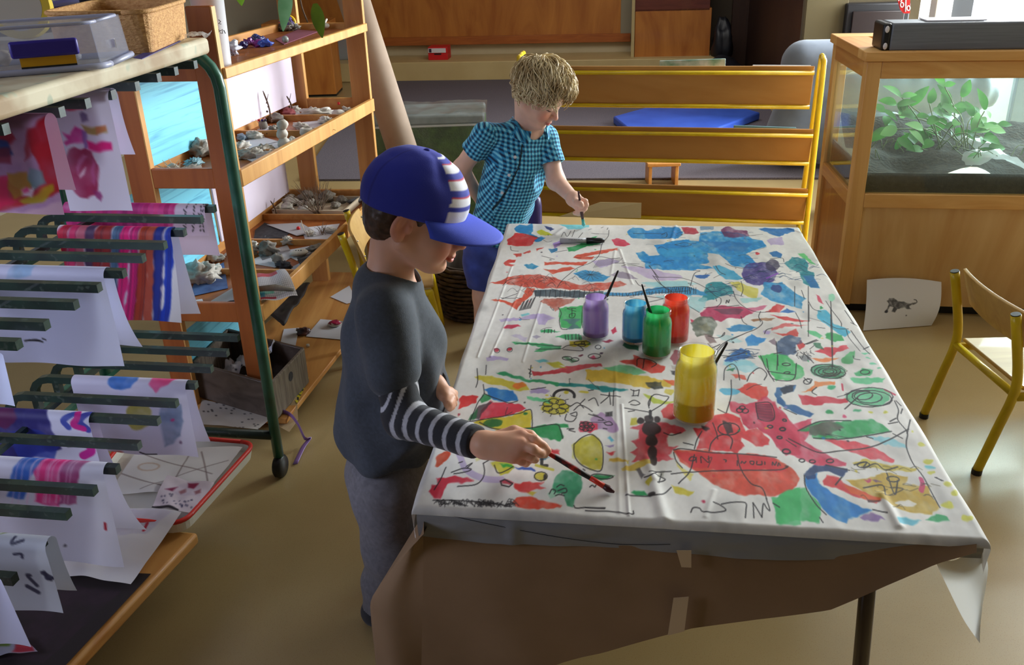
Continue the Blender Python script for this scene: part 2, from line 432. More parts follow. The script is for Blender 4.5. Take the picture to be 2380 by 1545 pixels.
def slab(u0, u1, v0, v1, z0, z1): return MB().box(rm((u0 + u1) / 2, (v0 + v1) / 2, (z0 + z1) / 2), (u1 - u0, v1 - v0, z1 - z0), RR)
structure(slab(U0, U1, V0, V1, -.1, 0), 'floor', FLOORM)
structure(MB().prism([rm(U0, V0, 2.7), rm(U1, V0, 2.7), rm(U1, 6.4, 2.7), rm(2.08, 6.4, 2.7), rm(2.08, V1, 2.7), rm(U0, V1, 2.7)], (0, 0, .1)), 'ceiling', CEILM)
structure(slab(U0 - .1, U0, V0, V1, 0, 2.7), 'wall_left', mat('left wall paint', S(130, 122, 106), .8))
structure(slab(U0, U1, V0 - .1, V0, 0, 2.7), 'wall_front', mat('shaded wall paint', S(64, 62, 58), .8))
structure(slab(U0, .62, V1 - .1, V1, 0, 2.7), 'wall_back', WALLM)
# raised step along the back wall
STEPM = mat('step lino', S(206, 184, 132), .45, col2=S(196, 172, 120), nscale=3)
structure(slab(-2.95, .97, 9.45, V1 - .1, 0, .19), 'trim_1', STEPM, bevel=.008)
# right side: glazed wall facing the camera, columns
zw = 6.35
structure(slab(U1, U1 + .1, V0, 6.4, 0, 2.7), 'wall_right', WALLM)
# glazed screen with aluminium mullions
ALU = mat('grey aluminium', S(92, 98, 108), .4, metal=.3)
COLW = mat('white column paint', S(228, 222, 208), .6)
structure(slab(1.98, 2.08, zw - .06, zw + .06, 0, 2.7), 'trim_2', COLW, bevel=.004)
wf = MB()
for u in (2.145, 2.62, 3.1, 3.58, 4.05): wf.box(rm(u, zw, 1.3), (.13 if u < 2.2 else .11, .08, 2.5), RR)
for z in (.05, 2.5): wf.box(rm(3.1, zw, z), (2.1, .08, .1), RR)
w = structure(wf, 'window_1', ALU, bevel=.003)
quad([rm(2.1, zw, .08), rm(4.1, zw, .08), rm(4.1, zw, 2.5), rm(2.1, zw, 2.5)]).build('window_pane', glassy('window glass', (.95, .98, 1, 1), .9, .02), w)
structure(slab(2.08, 4.2, zw - .05, zw + .05, 2.55, 2.7), 'trim_3', WALLM)
# dim hall beyond: doorway, pillar, far wall
hv = 6.95
def hu(px, v=hv): return atpl(px, 60, rm(0, v), RV).dot(RU)
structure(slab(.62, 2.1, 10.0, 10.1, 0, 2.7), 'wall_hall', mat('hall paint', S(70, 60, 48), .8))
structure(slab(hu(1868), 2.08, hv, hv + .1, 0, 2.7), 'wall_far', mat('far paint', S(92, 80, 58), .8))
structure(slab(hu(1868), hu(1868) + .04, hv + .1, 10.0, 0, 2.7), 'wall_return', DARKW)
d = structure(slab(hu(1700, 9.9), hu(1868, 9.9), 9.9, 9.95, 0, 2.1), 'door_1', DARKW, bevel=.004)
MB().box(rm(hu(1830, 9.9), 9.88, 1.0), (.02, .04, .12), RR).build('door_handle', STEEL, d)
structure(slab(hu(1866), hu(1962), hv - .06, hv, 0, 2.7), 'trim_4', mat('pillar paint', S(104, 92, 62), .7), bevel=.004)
# wood panelling on the back wall
p0 = aty(866, 104, 9.87); p1 = aty(1462, 92, 9.87)
def onback(px, py, v=9.98): return atpl(px, py, rm(0, v), RV)
def vpanel(name, x0, x1, y0, y1, v, m, th=.02, **k):     # upright board filling the given view rectangle at depth v
    a = onback(x0, y1, v); b = onback(x1, y1, v); t = onback(x0, y0, v)
    ua, ub = a.dot(RU), b.dot(RU); za = (a[2] + b[2]) / 2
    return slab(ua, ub, v, v + th, za, t[2])
o = vpanel('', 700, 1442, -260, 98, 9.96, PANEL); structure(o, 'trim_5', PANEL, bevel=.003)
structure(vpanel('', 700, 1465, 92, 104, 9.93, PANEL, th=.05), 'trim_6', wood('panel foot rail', S(176, 100, 42), S(150, 80, 32), axis=0), bevel=.003)
structure(vpanel('', 1442, 1468, -260, 92, 9.95, PANEL, th=.03), 'trim_7', mat('grey board', S(150, 142, 120), .7))
# storage cupboard end at the right of the step
cb = root('storage_cupboard', onback(1560, 140, 9.6), 'orange plywood cupboard with scooped dark top standing on the step', 'cupboard')
vpanel('', 1474, 1648, 22, 140, 9.6, PANEL, th=.25).build('front_panel', PANEL, cb, bevel=.004)
vpanel('', 1472, 1650, -120, 26, 9.6, PANEL, th=.3).build('upper_panel', wood('dark red wood', S(110, 50, 36), S(90, 38, 28), axis=0), cb, bevel=.004)
vpanel('', 1466, 1473, -120, 140, 9.58, PANEL, th=.1).build('edge_strip', mat('pale strip', S(190, 170, 120), .6), cb)
# carpet
c0, c1, c2, c3 = at(690, 421), at(1885, 418), at(1840, 188), at(700, 196)
c2 = rm(2.05, 9.4); c3 = rm(-1.5, 9.4)
cm = MB(); P = [at(1990, 417), rm(1.9, 6.9), rm(1.25, 6.92), rm(1.25, 9.42), rm(-2.35, 9.42), at(820, 240), at(700, 421)]
P = [V(p[0], p[1], .001) for p in P]
cm.prism(P, (0, 0, .012)); tag(cm.build('carpet', CARPET), 'large flat grey carpet in front of the pale step', 'carpet')
# ------------------------------------------------------------------ things along the back
def orient(o, px, py): pass
bx = root('archive_box', onback(1020, 139, 9.6), 'small red and white box sitting on the step', 'box')
f = onback(996, 140, 9.6); g = onback(1041, 140, 9.6); w_ = np.linalg.norm(g - f); t = onback(996, 110, 9.6)
hgt = t[2] - f[2]; c = (f + g) / 2; zz = .19
RED = mat('red card', S(206, 30, 34), .5)
MB().box(c * V(1, 1, 0) + V(0, 0, zz + hgt * .25) + RV * .1, (w_, .2, hgt * .5), RR).build('box_body', RED, bx, bevel=.003)
MB().box(c * V(1, 1, 0) + V(0, 0, zz + hgt * .75) + RV * .1, (w_ * 1.0, .2, hgt * .5), RR).build('box_lid', RED, bx, bevel=.003)
MB().box(c * V(1, 1, 0) + V(0, 0, zz + hgt * .74) - RV * .002 - RU * .006, (w_ * .9, .004, hgt * .34), RR).build('white_label', WHITE, bx)
MB().box(c * V(1, 1, 0) + V(0, 0, zz + hgt * .74) - RV * .005 - RU * w_ * .38, (w_ * .13, .003, hgt * .28), RR).build('label_mark', mat('mark', S(60, 40, 60), .6), bx)
MB().box(c * V(1, 1, 0) + V(0, 0, zz + hgt * .47) - RV * .003, (w_ * .36, .006, hgt * .1), RR).build('handle_slot', BLACK, bx)
# blue foam mat lying on the carpet, grey covered couch, dark bags
BLUEM = mat('blue vinyl', S(58, 92, 190), .45, col2=S(50, 82, 176), nscale=6)
ms = [at(1425, 290, .0), at(1540, 262, .0), at(1690, 262, .0), at(1752, 285, .0), at(1700, 305, .0), at(1470, 308, .0)]
mm = MB(); P = [V(*q) + V(0, 0, .014) for q in (at(1425, 292), at(1530, 262), at(1690, 261), at(1765, 283), at(1600, 345), at(1470, 330))]
mm.prism([V(p[0], p[1], .014) for p in P], (0, 0, .06)); tag(mm.build('floor_mat', BLUEM, bevel=.012), 'blue vinyl foam mat lying on the grey carpet behind the book rack', 'mat')
COUCH = mat('grey cloth cover', S(118, 128, 142), .75, col2=S(92, 100, 114), nscale=4, sheen=.2)
s = Sdf(); b0 = rm(2.02, 6.0)
a1, a2 = aty(1868, 146, 5.7), None
s.cone(a1, a1 + RU * .75, .135, .135, .05); s.cone(a1 * V(1, 1, .35), a1 * V(1, 1, .35) + RU * .75, .19, .19, .1); s.cone(a1 * V(1, 1, .7), a1 * V(1, 1, .7) + RU * .75, .15, .15, .1)
s.cone(a1 * V(1, 1, .6) + RU * .4, V(*aty(2150, 214, 4.7)) * V(1, 1, .5), .12, .1, .08); a3 = aty(1990, 212, 4.7); a4 = aty(2268, 214, 4.6)
for k in (1., .6, .25): s.cone(a3 * V(1, 1, k), a4 * V(1, 1, k), .1 + .05 * (1 - k), .1 + .05 * (1 - k), .06)
s.wrinkle(lambda P: .011 * np.sin(P @ RU * 60 + 3 * np.sin(P[:, 2] * 6)) * np.clip(P @ RU - 1.3, 0, .4) * 2.5 * (P[:, 1] < 5.1))
s.plane((0, 0, 0.005), (0, 0, -1))
cp = np.array([rm(u, v) for u in (.8, 2.5) for v in (4.6, 6.1)]); lo = cp.min(0); hi = cp.max(0)
vv, ff = s.mesh((lo[0], lo[1], -.02), (hi[0], hi[1], .85), .02)
tag(raw('couch', vv, ff, COUCH, smooth=True), 'low couch under a grey cloth cover, seen behind the glass tank', 'couch')
BAG = mat('black vinyl bag', S(34, 36, 44), .45, col2=S(20, 20, 26), nscale=9)
def blob(name, c, r, m, label, cat, group=None, noise=.25, seed=1, n=24, k=16, parent=None, R=None, ns=2.):
    o = MB().ball(c, r, n, k, noise, seed, R, ns).build(name, m, parent, smooth=True)
    return tag(o, label, cat, group) if label else o
q = onback(1665, 100, 9.45); blob('duffel_bag', V(q[0] + .08, q[1] + .12, .27), (.1, .13, .26), BAG, 'tall dark bag leaning beside the plywood cupboard', 'bag', seed=3)
q = onback(1712, 138, 9.2); blob('duffel_bag', V(q[0] - .2, q[1] - .25, .135), (.2, .16, .12), BAG, 'flat black bag slumped on the floor by the doorway', 'bag', seed=5)
# dark fireplace-like cabinet and a red sale sign
q0 = onback(1962, 70, 6.84); q1 = onback(2108, 70, 6.84); zt = onback(1962, 9, 6.84)[2]
tv = root('dark_cabinet', (q0 + q1) / 2 * V(1, 1, 0), 'black square cabinet against the far wall above the glass tank lid', 'cabinet')
slab(q0.dot(RU), q1.dot(RU), 6.83, 6.94, 0, zt).build('cabinet_body', mat('charcoal', S(30, 28, 30), .5), tv, bevel=.01)
slab(q0.dot(RU) + .04, q1.dot(RU) - .04, 6.81, 6.835, .1, zt - .05).build('cabinet_front', mat('deep brown', S(38, 26, 24), .4), tv, bevel=.004)
# sign hanging on the column
pv = 6.2
def on(v): return lambda px, py: atpl(px, py, rm(0, v), RV)
g = on(pv); sg = MB(); P = [g(2078, -30), g(2116, -30), g(2115, 31), g(2100, 31), g(2092, 22)]
sg.prism([P[0], P[1], P[2], P[3], P[4]][::-1], RV * .004)
so = sg.build('sale_sign', RED); tag(so, 'red hanging sign with white percent mark by the window column', 'sign')
wm = mat('white print', S(240, 232, 232), .6)
m = MB()
for c in ((2096, 11), (2111, 19)):
    m.tube([g(c[0] + 3.6 * math.cos(t), c[1] + 5.6 * math.sin(t)) - RV * .003 for t in np.linspace(0, 2 * pi, 13)], .0035, 6)
m.tube([g(2105, -6) - RV * .003, g(2104, 27) - RV * .003], .004, 6)
m.build('percent_mark', wm, so, smooth=True)
m = MB(); m.tube([g(2088, 2) - RV * .003, g(2092, -8) - RV * .003], .004, 6); m.tube([g(2093, 4) - RV * .003, g(2099, -6) - RV * .003], .004, 6); m.build('sign_letters', wm, so)
# ================================================================== book rack
rk = root('book_rack', (.8, 4.25, 0), 'yellow tube book rack with three sloping plywood shelves', 'book rack')
KP = V(1.42, 4.12, 0); KD = nrm((-.975, .222, 0)); KN = nrm((KD[1], -KD[0], 0)); KN = KN if KN[1] < 0 else -KN   # KN faces the camera
def onk(px, py, off=0.): return atpl(px, py, KP + KN * off, KN)
for (xl, yt, xr, yt2, yb, yb2) in ((1210, 149, 1893, 157, 244, 256), (1235, 288, 1890, 302, 371, 386), (1238, 421, 1878, 437, 505, 521)):
    a, b = onk(xl, yt), onk(xr, yt2); z = (a[2] + b[2]) / 2; zb = (onk(xl, yb)[2] + onk(xr, yb2)[2]) / 2
    a = V(a[0], a[1], 0); b = V(b[0], b[1], 0); top = V(0, 0, z); bot = V(0, 0, zb + .012)
    sl = KN * -.05                                                     # boards slope back towards the foot
    m = MB(); m.beam(a + top + KN * .0, b + top, .012, .02, up=KN); 
    m = MB(); th = KN * .012
    m.add([a + top + th, b + top + th, b + bot + sl + th, a + bot + sl + th, a + top, b + top, b + bot + sl, a + bot + sl],
          [(0, 3, 2, 1), (4, 5, 6, 7), (0, 1, 5, 4), (1, 2, 6, 5), (2, 3, 7, 6), (3, 0, 4, 7)])
    m.build('shelf_panel', TRAYW, rk, bevel=.003)
    MB().tube([a + V(0, 0, z - .028) + KN * .02, b + V(0, 0, z - .028) + KN * .02], .0095, 12).build('rail', YEL, rk, smooth=True)
    MB().tube([a + V(0, 0, zb) + sl + KN * .012, b + V(0, 0, zb) + sl + KN * .012], .0095, 12).build('rail', YEL, rk, smooth=True)
    # trough floor
    m = MB(); m.add([a + bot + sl, b + bot + sl, b + bot + sl - KN * .07, a + bot + sl - KN * .07, a + bot + sl - V(0, 0, .008), b + bot + sl - V(0, 0, .008), b + bot + sl - KN * .07 - V(0, 0, .008), a + bot + sl - KN * .07 - V(0, 0, .008)],
          [(0, 1, 2, 3), (7, 6, 5, 4), (0, 4, 5, 1), (1, 5, 6, 2), (2, 6, 7, 3), (3, 7, 4, 0)])
    m.build('shelf_floor', TRAYW, rk)
for px, sgn in ((1908, 1), (1212, -1)):
    t = onk(px, 150 if sgn > 0 else 143); base = V(t[0], t[1], 0)
    fr = base + KD * -sgn * .012
    pts = spline([fr + V(0, 0, .0), fr + V(0, 0, .4), fr + V(0, 0, t[2] - .03), fr + V(0, 0, t[2] + .012) - KN * .03, fr + V(0, 0, t[2] + .02) - KN * .09, fr + V(0, 0, t[2] - .03) - KN * .13, fr + V(0, 0, .4) - KN * .25, fr - KN * .36], 6)
    for p in pts: p[2] = max(p[2], .012)
    MB().tube(pts, .0125, 12).build('end_frame', YEL, rk, smooth=True)
    MB().tube([fr + V(0, 0, .012), fr - KN * .36 + V(0, 0, .012)], .0125, 12).build('foot', YEL, rk, smooth=True)
    MB().tube([fr + V(0, 0, .02) - KN * .07, fr + V(0, 0, t[2] - .03) - KN * .04], .011, 10).build('brace', YEL, rk, smooth=True)
# books on the rack
def rbook(x0, y0, x1, y1, zoff, m, label, off=-.075):
    a, b = onk(x0, y0, off), onk(x1, y1, off); h = .09
    mb = MB(); mb.beam(a - V(0, 0, h / 2), b - V(0, 0, h / 2 ), .014, h); o = mb.build('picture_book', m, bevel=.002)
    tag(o, label, 'book', 'picture books on the yellow rack'); return o
rbook(1534, 141, 1687, 136, 0, mat('book cover green', S(96, 140, 120), .4, col2=S(190, 200, 200), nscale=14), 'pale green picture book, the tallest one on the top rack shelf')
rbook(1749, 151, 1885, 152, 0, mat('book cover white', S(210, 210, 210), .4), 'white picture book at the right end of the top rack shelf')
rbook(1705, 291, 1850, 296, 0, mat('book cover teal', S(90, 130, 140), .4), 'thin teal picture book on the middle rack shelf')
# small wooden stool seen through the gap of the rack
st = root('wooden_stool', V(1.3, 5.2, 0) * 0 + at(1537, 425, 0), 'small orange wooden stool on the carpet seen through the book rack', 'stool')
c = at(1537, 425, 0) * V(1, 1, 0)
MB().box(c + V(0, 0, .13), (.2, .16, .02)).build('seat', PINE, st, bevel=.004)
for dx in (-.08, .08): MB().box(c + V(dx, 0, .06), (.02, .14, .12)).build('leg', PINE, st, bevel=.003)
# pale cardboard sheets and a trike-like purple toy behind the table end
def sheet(name, P, m, th=.004, **k): mb = MB(); n = nrm(np.cross(P[1] - P[0], P[2] - P[0])); mb.prism(P, n * th); return mb.build(name, m, **k)
CREAM = mat('cream board', S(214, 196, 150), .6)
P = [at(1370, 560, .02), at(1480, 560, .02)]
tg = KN
a, b = onk(1395, 505, .12), onk(1480, 507, .12); sheet('cream_board', [V(a[0], a[1], .25), V(b[0] + .02, b[1], .25), V(b[0] + .02, b[1], b[2]), V(a[0] - .2, a[1] + .03, a[2])], CREAM)
bpy.data.objects['cream_board'].location.z -= .0
tag(bpy.data.objects['cream_board'], 'cream board leaning on the book rack behind the far table edge', 'board')
# ================================================================== glass tank cabinet
CC = at(1945, 712, .0) * V(1, 1, 0); CC = V(1.318, 3.375, 0); TU = nrm((.986, -.168, 0)); TV = nrm((.11, .994, 0))
TR = np.array([TU, TV, V(0, 0, 1)]).T
tk = root('terrarium_cabinet', CC, 'tall pine terrarium cabinet with glass tank, plywood base and grey lid lamp', 'terrarium')
W_, D_ = 1.25, .55
zt, zb, zr = 1.02, .04, .5
def cbx(u0, u1, v0, v1, z0, z1): return MB().box(CC + TU * (u0 + u1) / 2 + TV * (v0 + v1) / 2 + V(0, 0, (z0 + z1) / 2), (u1 - u0, v1 - v0, z1 - z0), TR)
PINEP = wood('cabinet pine upright', S(232, 184, 114), S(210, 152, 82), axis=2, nscale=6)
PINEH = wood('cabinet pine rail', S(232, 184, 114), S(210, 152, 82), axis=0, nscale=6)
pw = .052
for (u, v) in ((0, 0), (W_ - pw, 0), (0, D_ - pw), (W_ - pw, D_ - pw)):
    cbx(u, u + pw, v, v + pw, 0 if False else zb, zt - .03).build('corner_post', PINEP, tk, bevel=.003)
for v in (0, D_ - pw): cbx(pw, W_ - pw, v, v + .04, zt - .09, zt - .03).build('top_rail', PINEH, tk, bevel=.003)
for u in (0, W_ - pw): cbx(u, u + .04, pw, D_ - pw, zt - .09, zt - .03).build('top_rail', PINE, tk, bevel=.003)
cbx(-.012, W_ + .012, -.012, .1, zt - .028, zt + .006).build('top_frame', PINEH, tk, bevel=.003)
cbx(-.012, W_ + .012, D_ - .1, D_ + .012, zt - .028, zt + .006).build('top_frame', PINEH, tk, bevel=.003)
cbx(-.012, .11, .1, D_ - .1, zt - .028, zt + .006).build('top_frame', PINE, tk, bevel=.003)
cbx(pw, W_ - pw, .0, .035, zr - .055, zr).build('middle_rail', PINEH, tk, bevel=.003)
cbx(.0, .035, pw, D_ - pw, zr - .055, zr).build('middle_rail', PINE, tk, bevel=.003)
cbx(pw, W_ - pw, .012, .03, zb, zr - .055).build('front_panel', PLY, tk)
cbx(.012, .03, pw, D_ - pw, zb, zr - .055).build('side_panel', wood('side ply', S(186, 124, 62), S(166, 104, 48), axis=2), tk)
cbx(pw, W_ - pw, D_ - .03, D_ - .012, zb, zr).build('back_panel', PLY, tk)
cbx(.03, W_ - .03, .03, D_ - .03, zr - .03, zr - .015).build('tank_floor', PLY, tk)
cbx(.03, W_ - .03, .04, D_ - .04, 0, zb + .01).build('plinth', BLACK, tk)
GL = glassy('tank glass', (.9, .97, .95, 1), .97, .03)
cbx(pw, W_ - pw, .014, .02, zr, zt - .09).build('front_glass', GL, tk)
cbx(.014, .02, pw, D_ - pw, zr, zt - .09).build('side_glass', GL, tk)
cbx(pw, W_ - pw, D_ - .02, D_ - .014, zr, zt - .09).build('back_glass', GL, tk)
# soil
SOIL = mat('dark soil', S(48, 40, 34), .95, col2=S(26, 22, 20), nscale=60, bump=.6, bscale=80)
sm = MB()
sm.grid(lambda s_, t_: CC + TU * (.05 + s_ * (W_ - .1)) + TV * (.035 + t_ * (D_ - .07)) + V(0, 0, zr + .07 + .1 * t_ + .03 * fbm(np.array([s_ * 6, t_ * 3, 0.]), 1., 3)), 40, 18)
o = sm.build('soil', SOIL, tk, smooth=True)
cbx(.05, W_ - .05, .03, .036, zr - .01, zr + .075).build('soil_face', SOIL, tk)
cbx(.03, .036, .05, D_ - .05, zr - .01, zr + .1).build('soil_face', SOIL, tk)
# clear plastic sheet at the right end of the soil
pm = MB(); pm.grid(lambda s_, t_: CC + TU * (.42 + s_ * .6) + TV * (.06 + t_ * .3) + V(0, 0, zr + .1 + .03 * fbm(np.array([s_ * 5, t_ * 4, 1.]), 1., 8) + .02 * math.sin(s_ * 9)), 24, 14)
tag(pm.build('plastic_sheet', glassy('clear film', (.9, .95, .97, 1), .6, .15), smooth=True), 'crumpled clear plastic sheet lying on the tank soil', 'plastic sheet')
# lid lamp
GREYM = mat('grey hood', S(120, 126, 134), .45, col2=S(108, 114, 122), nscale=5, stretch=(1, 1, 30))
lm = root('hood_lamp', CC + TU * .6 + TV * .2 + V(0, 0, zt), 'long grey hood lamp with black end cap on the tank top', 'lamp')
cbx(.075, W_ - .03, .02, .15, zt + .006, zt + .1).build('hood', GREYM, lm, bevel=.006)
cbx(.045, .075, .02, .15, zt + .006, zt + .1).build('end_cap', BLACK, lm, bevel=.008)
for v, z in ((.016, zt + .022), (.016, zt + .08)): MB().ball(CC + TU * .058 + TV * v + V(0, 0, z), (.008, .004, .012), 10, 8).build('screw_plug', WHITE, lm, smooth=True)
o = MB().box(CC + TU * .3 + TV * .1 + V(0, 0, zt + .1035), (.2, .1, .004), TR).build('paper_sheet', WHITE)
o.location.z += 0; tag(o, 'white paper sheet lying on the tank hood lamp', 'paper')
# plant in the tank: leaves on bent stems
LEAF = mat('green leaf', S(56, 128, 36), .6, col2=S(34, 90, 28), nscale=18, translucent=.3)
LEAFL = mat('pale leaf', S(116, 166, 104), .6, translucent=.3)
STEM = mat('green stem', S(90, 104, 58), .6)
def leaf(mb, p, d, up, L, w, fold=.25):
    d = nrm(d); up = np.array(up, float); s_ = nrm(np.cross(d, up)); n = np.cross(s_, d); ks = 7; vs = []
    for i in range(ks + 1):
        t = i / ks; ww = w * math.sin(pi * min(1, t * .92 + .06)) ** .8 * (1 - .35 * t); c = p + d * L * t - n * (.25 * L * t * t)
        vs += [c - s_ * ww + n * ww * fold, c, c + s_ * ww + n * ww * fold]
    mb.add(vs, [q for i in range(ks) for q in ((3 * i, 3 * i + 1, 3 * i + 4, 3 * i + 3), (3 * i + 1, 3 * i + 2, 3 * i + 5, 3 * i + 4))])
rng = random.Random(4)
base = atpl(2205, 350, CC + TV * .25, TV)
pl = root('tank_plant', V(base[0], base[1], zr + .11), 'leafy green plant growing in the soil of the glass tank', 'plant')
heads = [(2095, 225), (2160, 240), (2195, 200), (2235, 225), (2300, 300), (2290, 255), (2260, 270), (2070, 300), (2130, 270), (2215, 290), (2250, 310), (2180, 310), (2320, 290), (2055, 260), (2240, 340), (2270, 350), (2215, 320), (2195, 255), (2285, 320), (2145, 300), (2115, 245), (2210, 240)]
for i, (hx, hy) in enumerate(heads):
    e = atpl(hx, hy, CC + TV * rng.uniform(.16, .34), TV); b = V(*base) * V(1, 1, 0) + TU * rng.uniform(-.07, .07) + TV * rng.uniform(-.06, .06) + V(0, 0, zr + .11)
    MB().tube(spline([b, (b + e) / 2 + V(rng.uniform(-.02, .02), 0, .03), e], 5), .0022, 5).build('stem', STEM, pl, smooth=True)
    m = MB(); d = nrm(e - b) + V(rng.uniform(-.8, .8), rng.uniform(-.6, .2), rng.uniform(-.5, .4)); leaf(m, e, d, (rng.uniform(-.3, .3), -.7, .8), rng.uniform(.05, .1), rng.uniform(.018, .032))
    if i % 2 == 0: leaf(m, e, d * V(-1, 1, .4), (0, -.6, .8), rng.uniform(.04, .07), .018)
    m.build('leaf', LEAFL if i % 5 == 4 else LEAF, pl, smooth=True)
for k in range(44):
    e = atpl(rng.uniform(2050, 2320), rng.uniform(235, 350), CC + TV * rng.uniform(.12, .36), TV); m = MB()
    leaf(m, e, (rng.uniform(-1, 1), rng.uniform(-.7, .1), rng.uniform(-.6, .5)), (rng.uniform(-.3, .3), -.7, .8), rng.uniform(.04, .085), rng.uniform(.016, .028)); m.build('leaf', LEAFL if k % 6 == 0 else LEAF, pl, smooth=True)
m = MB()
for (hx, hy, mm_) in ((2065, 298, 0), (2262, 362, 0)):
    e = atpl(hx, hy, CC + TV * .1, TV); leaf(m, e + TU * .03, -TU - V(0, 0, .4), (0, -1, .5), .06, .026)
m.build('leaf', LEAFL, pl, smooth=True)
m = MB()
for k in range(16):
    e = CC + TU * rng.uniform(.1, .7) + TV * rng.uniform(.06, .3) + V(0, 0, zr + .12); m.tube(spline([e, e + V(rng.uniform(-.05, .05), rng.uniform(-.03, .03), .04), e + V(rng.uniform(-.1, .1), 0, .005)], 4), .0016, 4)
m.build('runner', STEM, pl, smooth=True)
# picture sheet leaning on the cabinet
cv = Canvas(170, 130, (240, 240, 244)); cv.seed = 3
def pm_(x, y): return ((x - 2008) / 178 * 170, (y - 636) / 130 * 130)
cv.map = lambda p: pm_(*p); DG = (92, 92, 96)
cv.poly([(2056, 690), (2062, 683), (2072, 684), (2082, 690), (2098, 693), (2112, 697), (2126, 693), (2127, 697), (2112, 702), (2114, 708), (2117, 712), (2108, 711), (2100, 706), (2084, 711), (2080, 719), (2070, 718), (2074, 708), (2066, 703), (2060, 712), (2058, 719), (2053, 717), (2060, 706), (2062, 697)], DG, 1, rough=1.2, mottle=.6, sc=6)
cv.line([(2120, 698), (2128, 693), (2126, 687), (2121, 686)], 2.2, DG); cv.ell((2058, 717), 4, 4, (60, 60, 70)); cv.ell((2109, 729), 1.6, 1.6, (50, 50, 60))
a, b, c, d = at(2006, 768, .003), at(2165, 756, .003), None, None
nu, nv = 171, 131; s_, t_ = np.meshgrid(np.linspace(0, 1, nu), np.linspace(1, 0, nv))
top0 = atpl(2015, 650, CC - TV * .015, TV); top1 = atpl(2188, 655, CC - TV * .015, TV); 
P = (a[None, None] * (1 - s_)[..., None] + b * s_[..., None]) * (1 - t_)[..., None] + (top0 * (1 - s_)[..., None] + top1 * s_[..., None]) * t_[..., None]
P = P + np.array([0, 0, 1.]) * (.012 * np.sin(s_ * pi) * t_)[..., None] + np.array([0, -1., 0]) * (.02 * np.sin(t_ * pi) * (.5 + s_))[..., None]
c_ = cv.lin()[np.clip((np.arange(nv) * 129 / (nv - 1)).astype(int), 0, 129)][:, np.clip((np.arange(nu) * 169 / (nu - 1)).astype(int), 0, 169)]
o = raw('printed_sheet', P.reshape(-1, 3), gridfaces(nu, nv), PAPERC, smooth=True, cols=c_.reshape(-1, 3)); tag(o, 'white sheet with a grey big cat print leaning on the tank cabinet', 'paper')
# ================================================================== child chairs
SEATW = wood('chair ply', S(198, 160, 92), S(178, 138, 74), axis=0, nscale=6)
def chair(bf, bn, fdir, back, seat, H_, splay, label, hseat=.28, depth=.3):
    # bf, bn: bend points (far/near rear posts) on plan; fdir: direction the chair faces
    rt = root('child_chair', (bf + bn) / 2 * V(1, 1, 0), label, 'chair', 'yellow child chairs')
    fd = nrm(fdir)
    for b in (bf, bn):
        pts = spline([b + V(0, 0, .012) - fd * splay, b + V(0, 0, hseat * .55) - fd * splay * .42, b + V(0, 0, hseat - .02), b + V(0, 0, hseat + .06) - fd * .004, b + V(0, 0, H_) - fd * .042], 6)
        MB().tube(pts, .0135, 14).build('rear_leg', YEL, rt, smooth=True)
        MB().tube([pts[-1], pts[-1] + nrm(pts[-1] - pts[-2]) * .003], .0128, 14).build('cap', BLACK, rt)
        MB().tube([pts[0] - V(0, 0, .012), pts[0] + V(0, 0, .004)], .0145, 12).build('foot_cap', BLACK, rt)
        fb = b + fd * depth
        pf = spline([b + V(0, 0, hseat - .025), b + fd * (depth - .03) + V(0, 0, hseat - .025), fb + V(0, 0, hseat - .05), fb + fd * .03 + V(0, 0, .01)], 6)
        MB().tube(pf, .0125, 12).build('front_leg', YEL, rt, smooth=True)
    ac = nrm(bn - bf)
    MB().tube([bf + V(0, 0, hseat - .015), bn + V(0, 0, hseat - .015)], .0115, 12).build('crossbar', YEL, rt, smooth=True)
    if depth: MB().tube([bf + fd * depth + V(0, 0, hseat * .45), bn + fd * depth + V(0, 0, hseat * .45)], .011, 12).build('crossbar', YEL, rt, smooth=True)
    mid = (bf + bn) / 2; wd = np.linalg.norm(bn - bf)
    sm = MB(); R = np.array([fd, ac, V(0, 0, 1)]).T
    sm.box(mid + fd * (depth / 2 + .015) + V(0, 0, hseat), (depth - .01, wd - .0, .012), R); sm.build('seat', SEATW, rt, bevel=.005)
    bm_ = MB(); N = 10
    def bp(s_, t_): y = (s_ - .5) * (wd + .05); c = .022 * (1 - (2 * s_ - 1) ** 2); return mid + ac * y + fd * (.018 + (-.045) * (t_ * .9) - c + .022) * 1. + V(0, 0, H_ - .115 + .115 * t_)
    bm_.grid(bp, N, 4); o = bm_.build('backrest', SEATW, rt, smooth=True, solid=.011, bevel=.002)
    for s_ in (.06, .94):
        for t_ in (.25, .75): MB().ball(bp(s_, t_) + fd * .008, .004, 8, 6).build('screw', STEEL, rt, smooth=True)
    return rt
chair(V(1.372, 2.527, 0), V(1.385, 2.2, 0), (1, -.02, 0), None, None, .5, .056, 'yellow framed child chair standing right of the painted table', hseat=.275)
cl = at(1045, 778, 0)
chair(V(-.572, 3.34, 0), V(-.548, 3.06, 0), (1, .1, 0), None, None, .51, .02, 'yellow framed child chair behind the boy in the cap', hseat=.29, depth=.26)
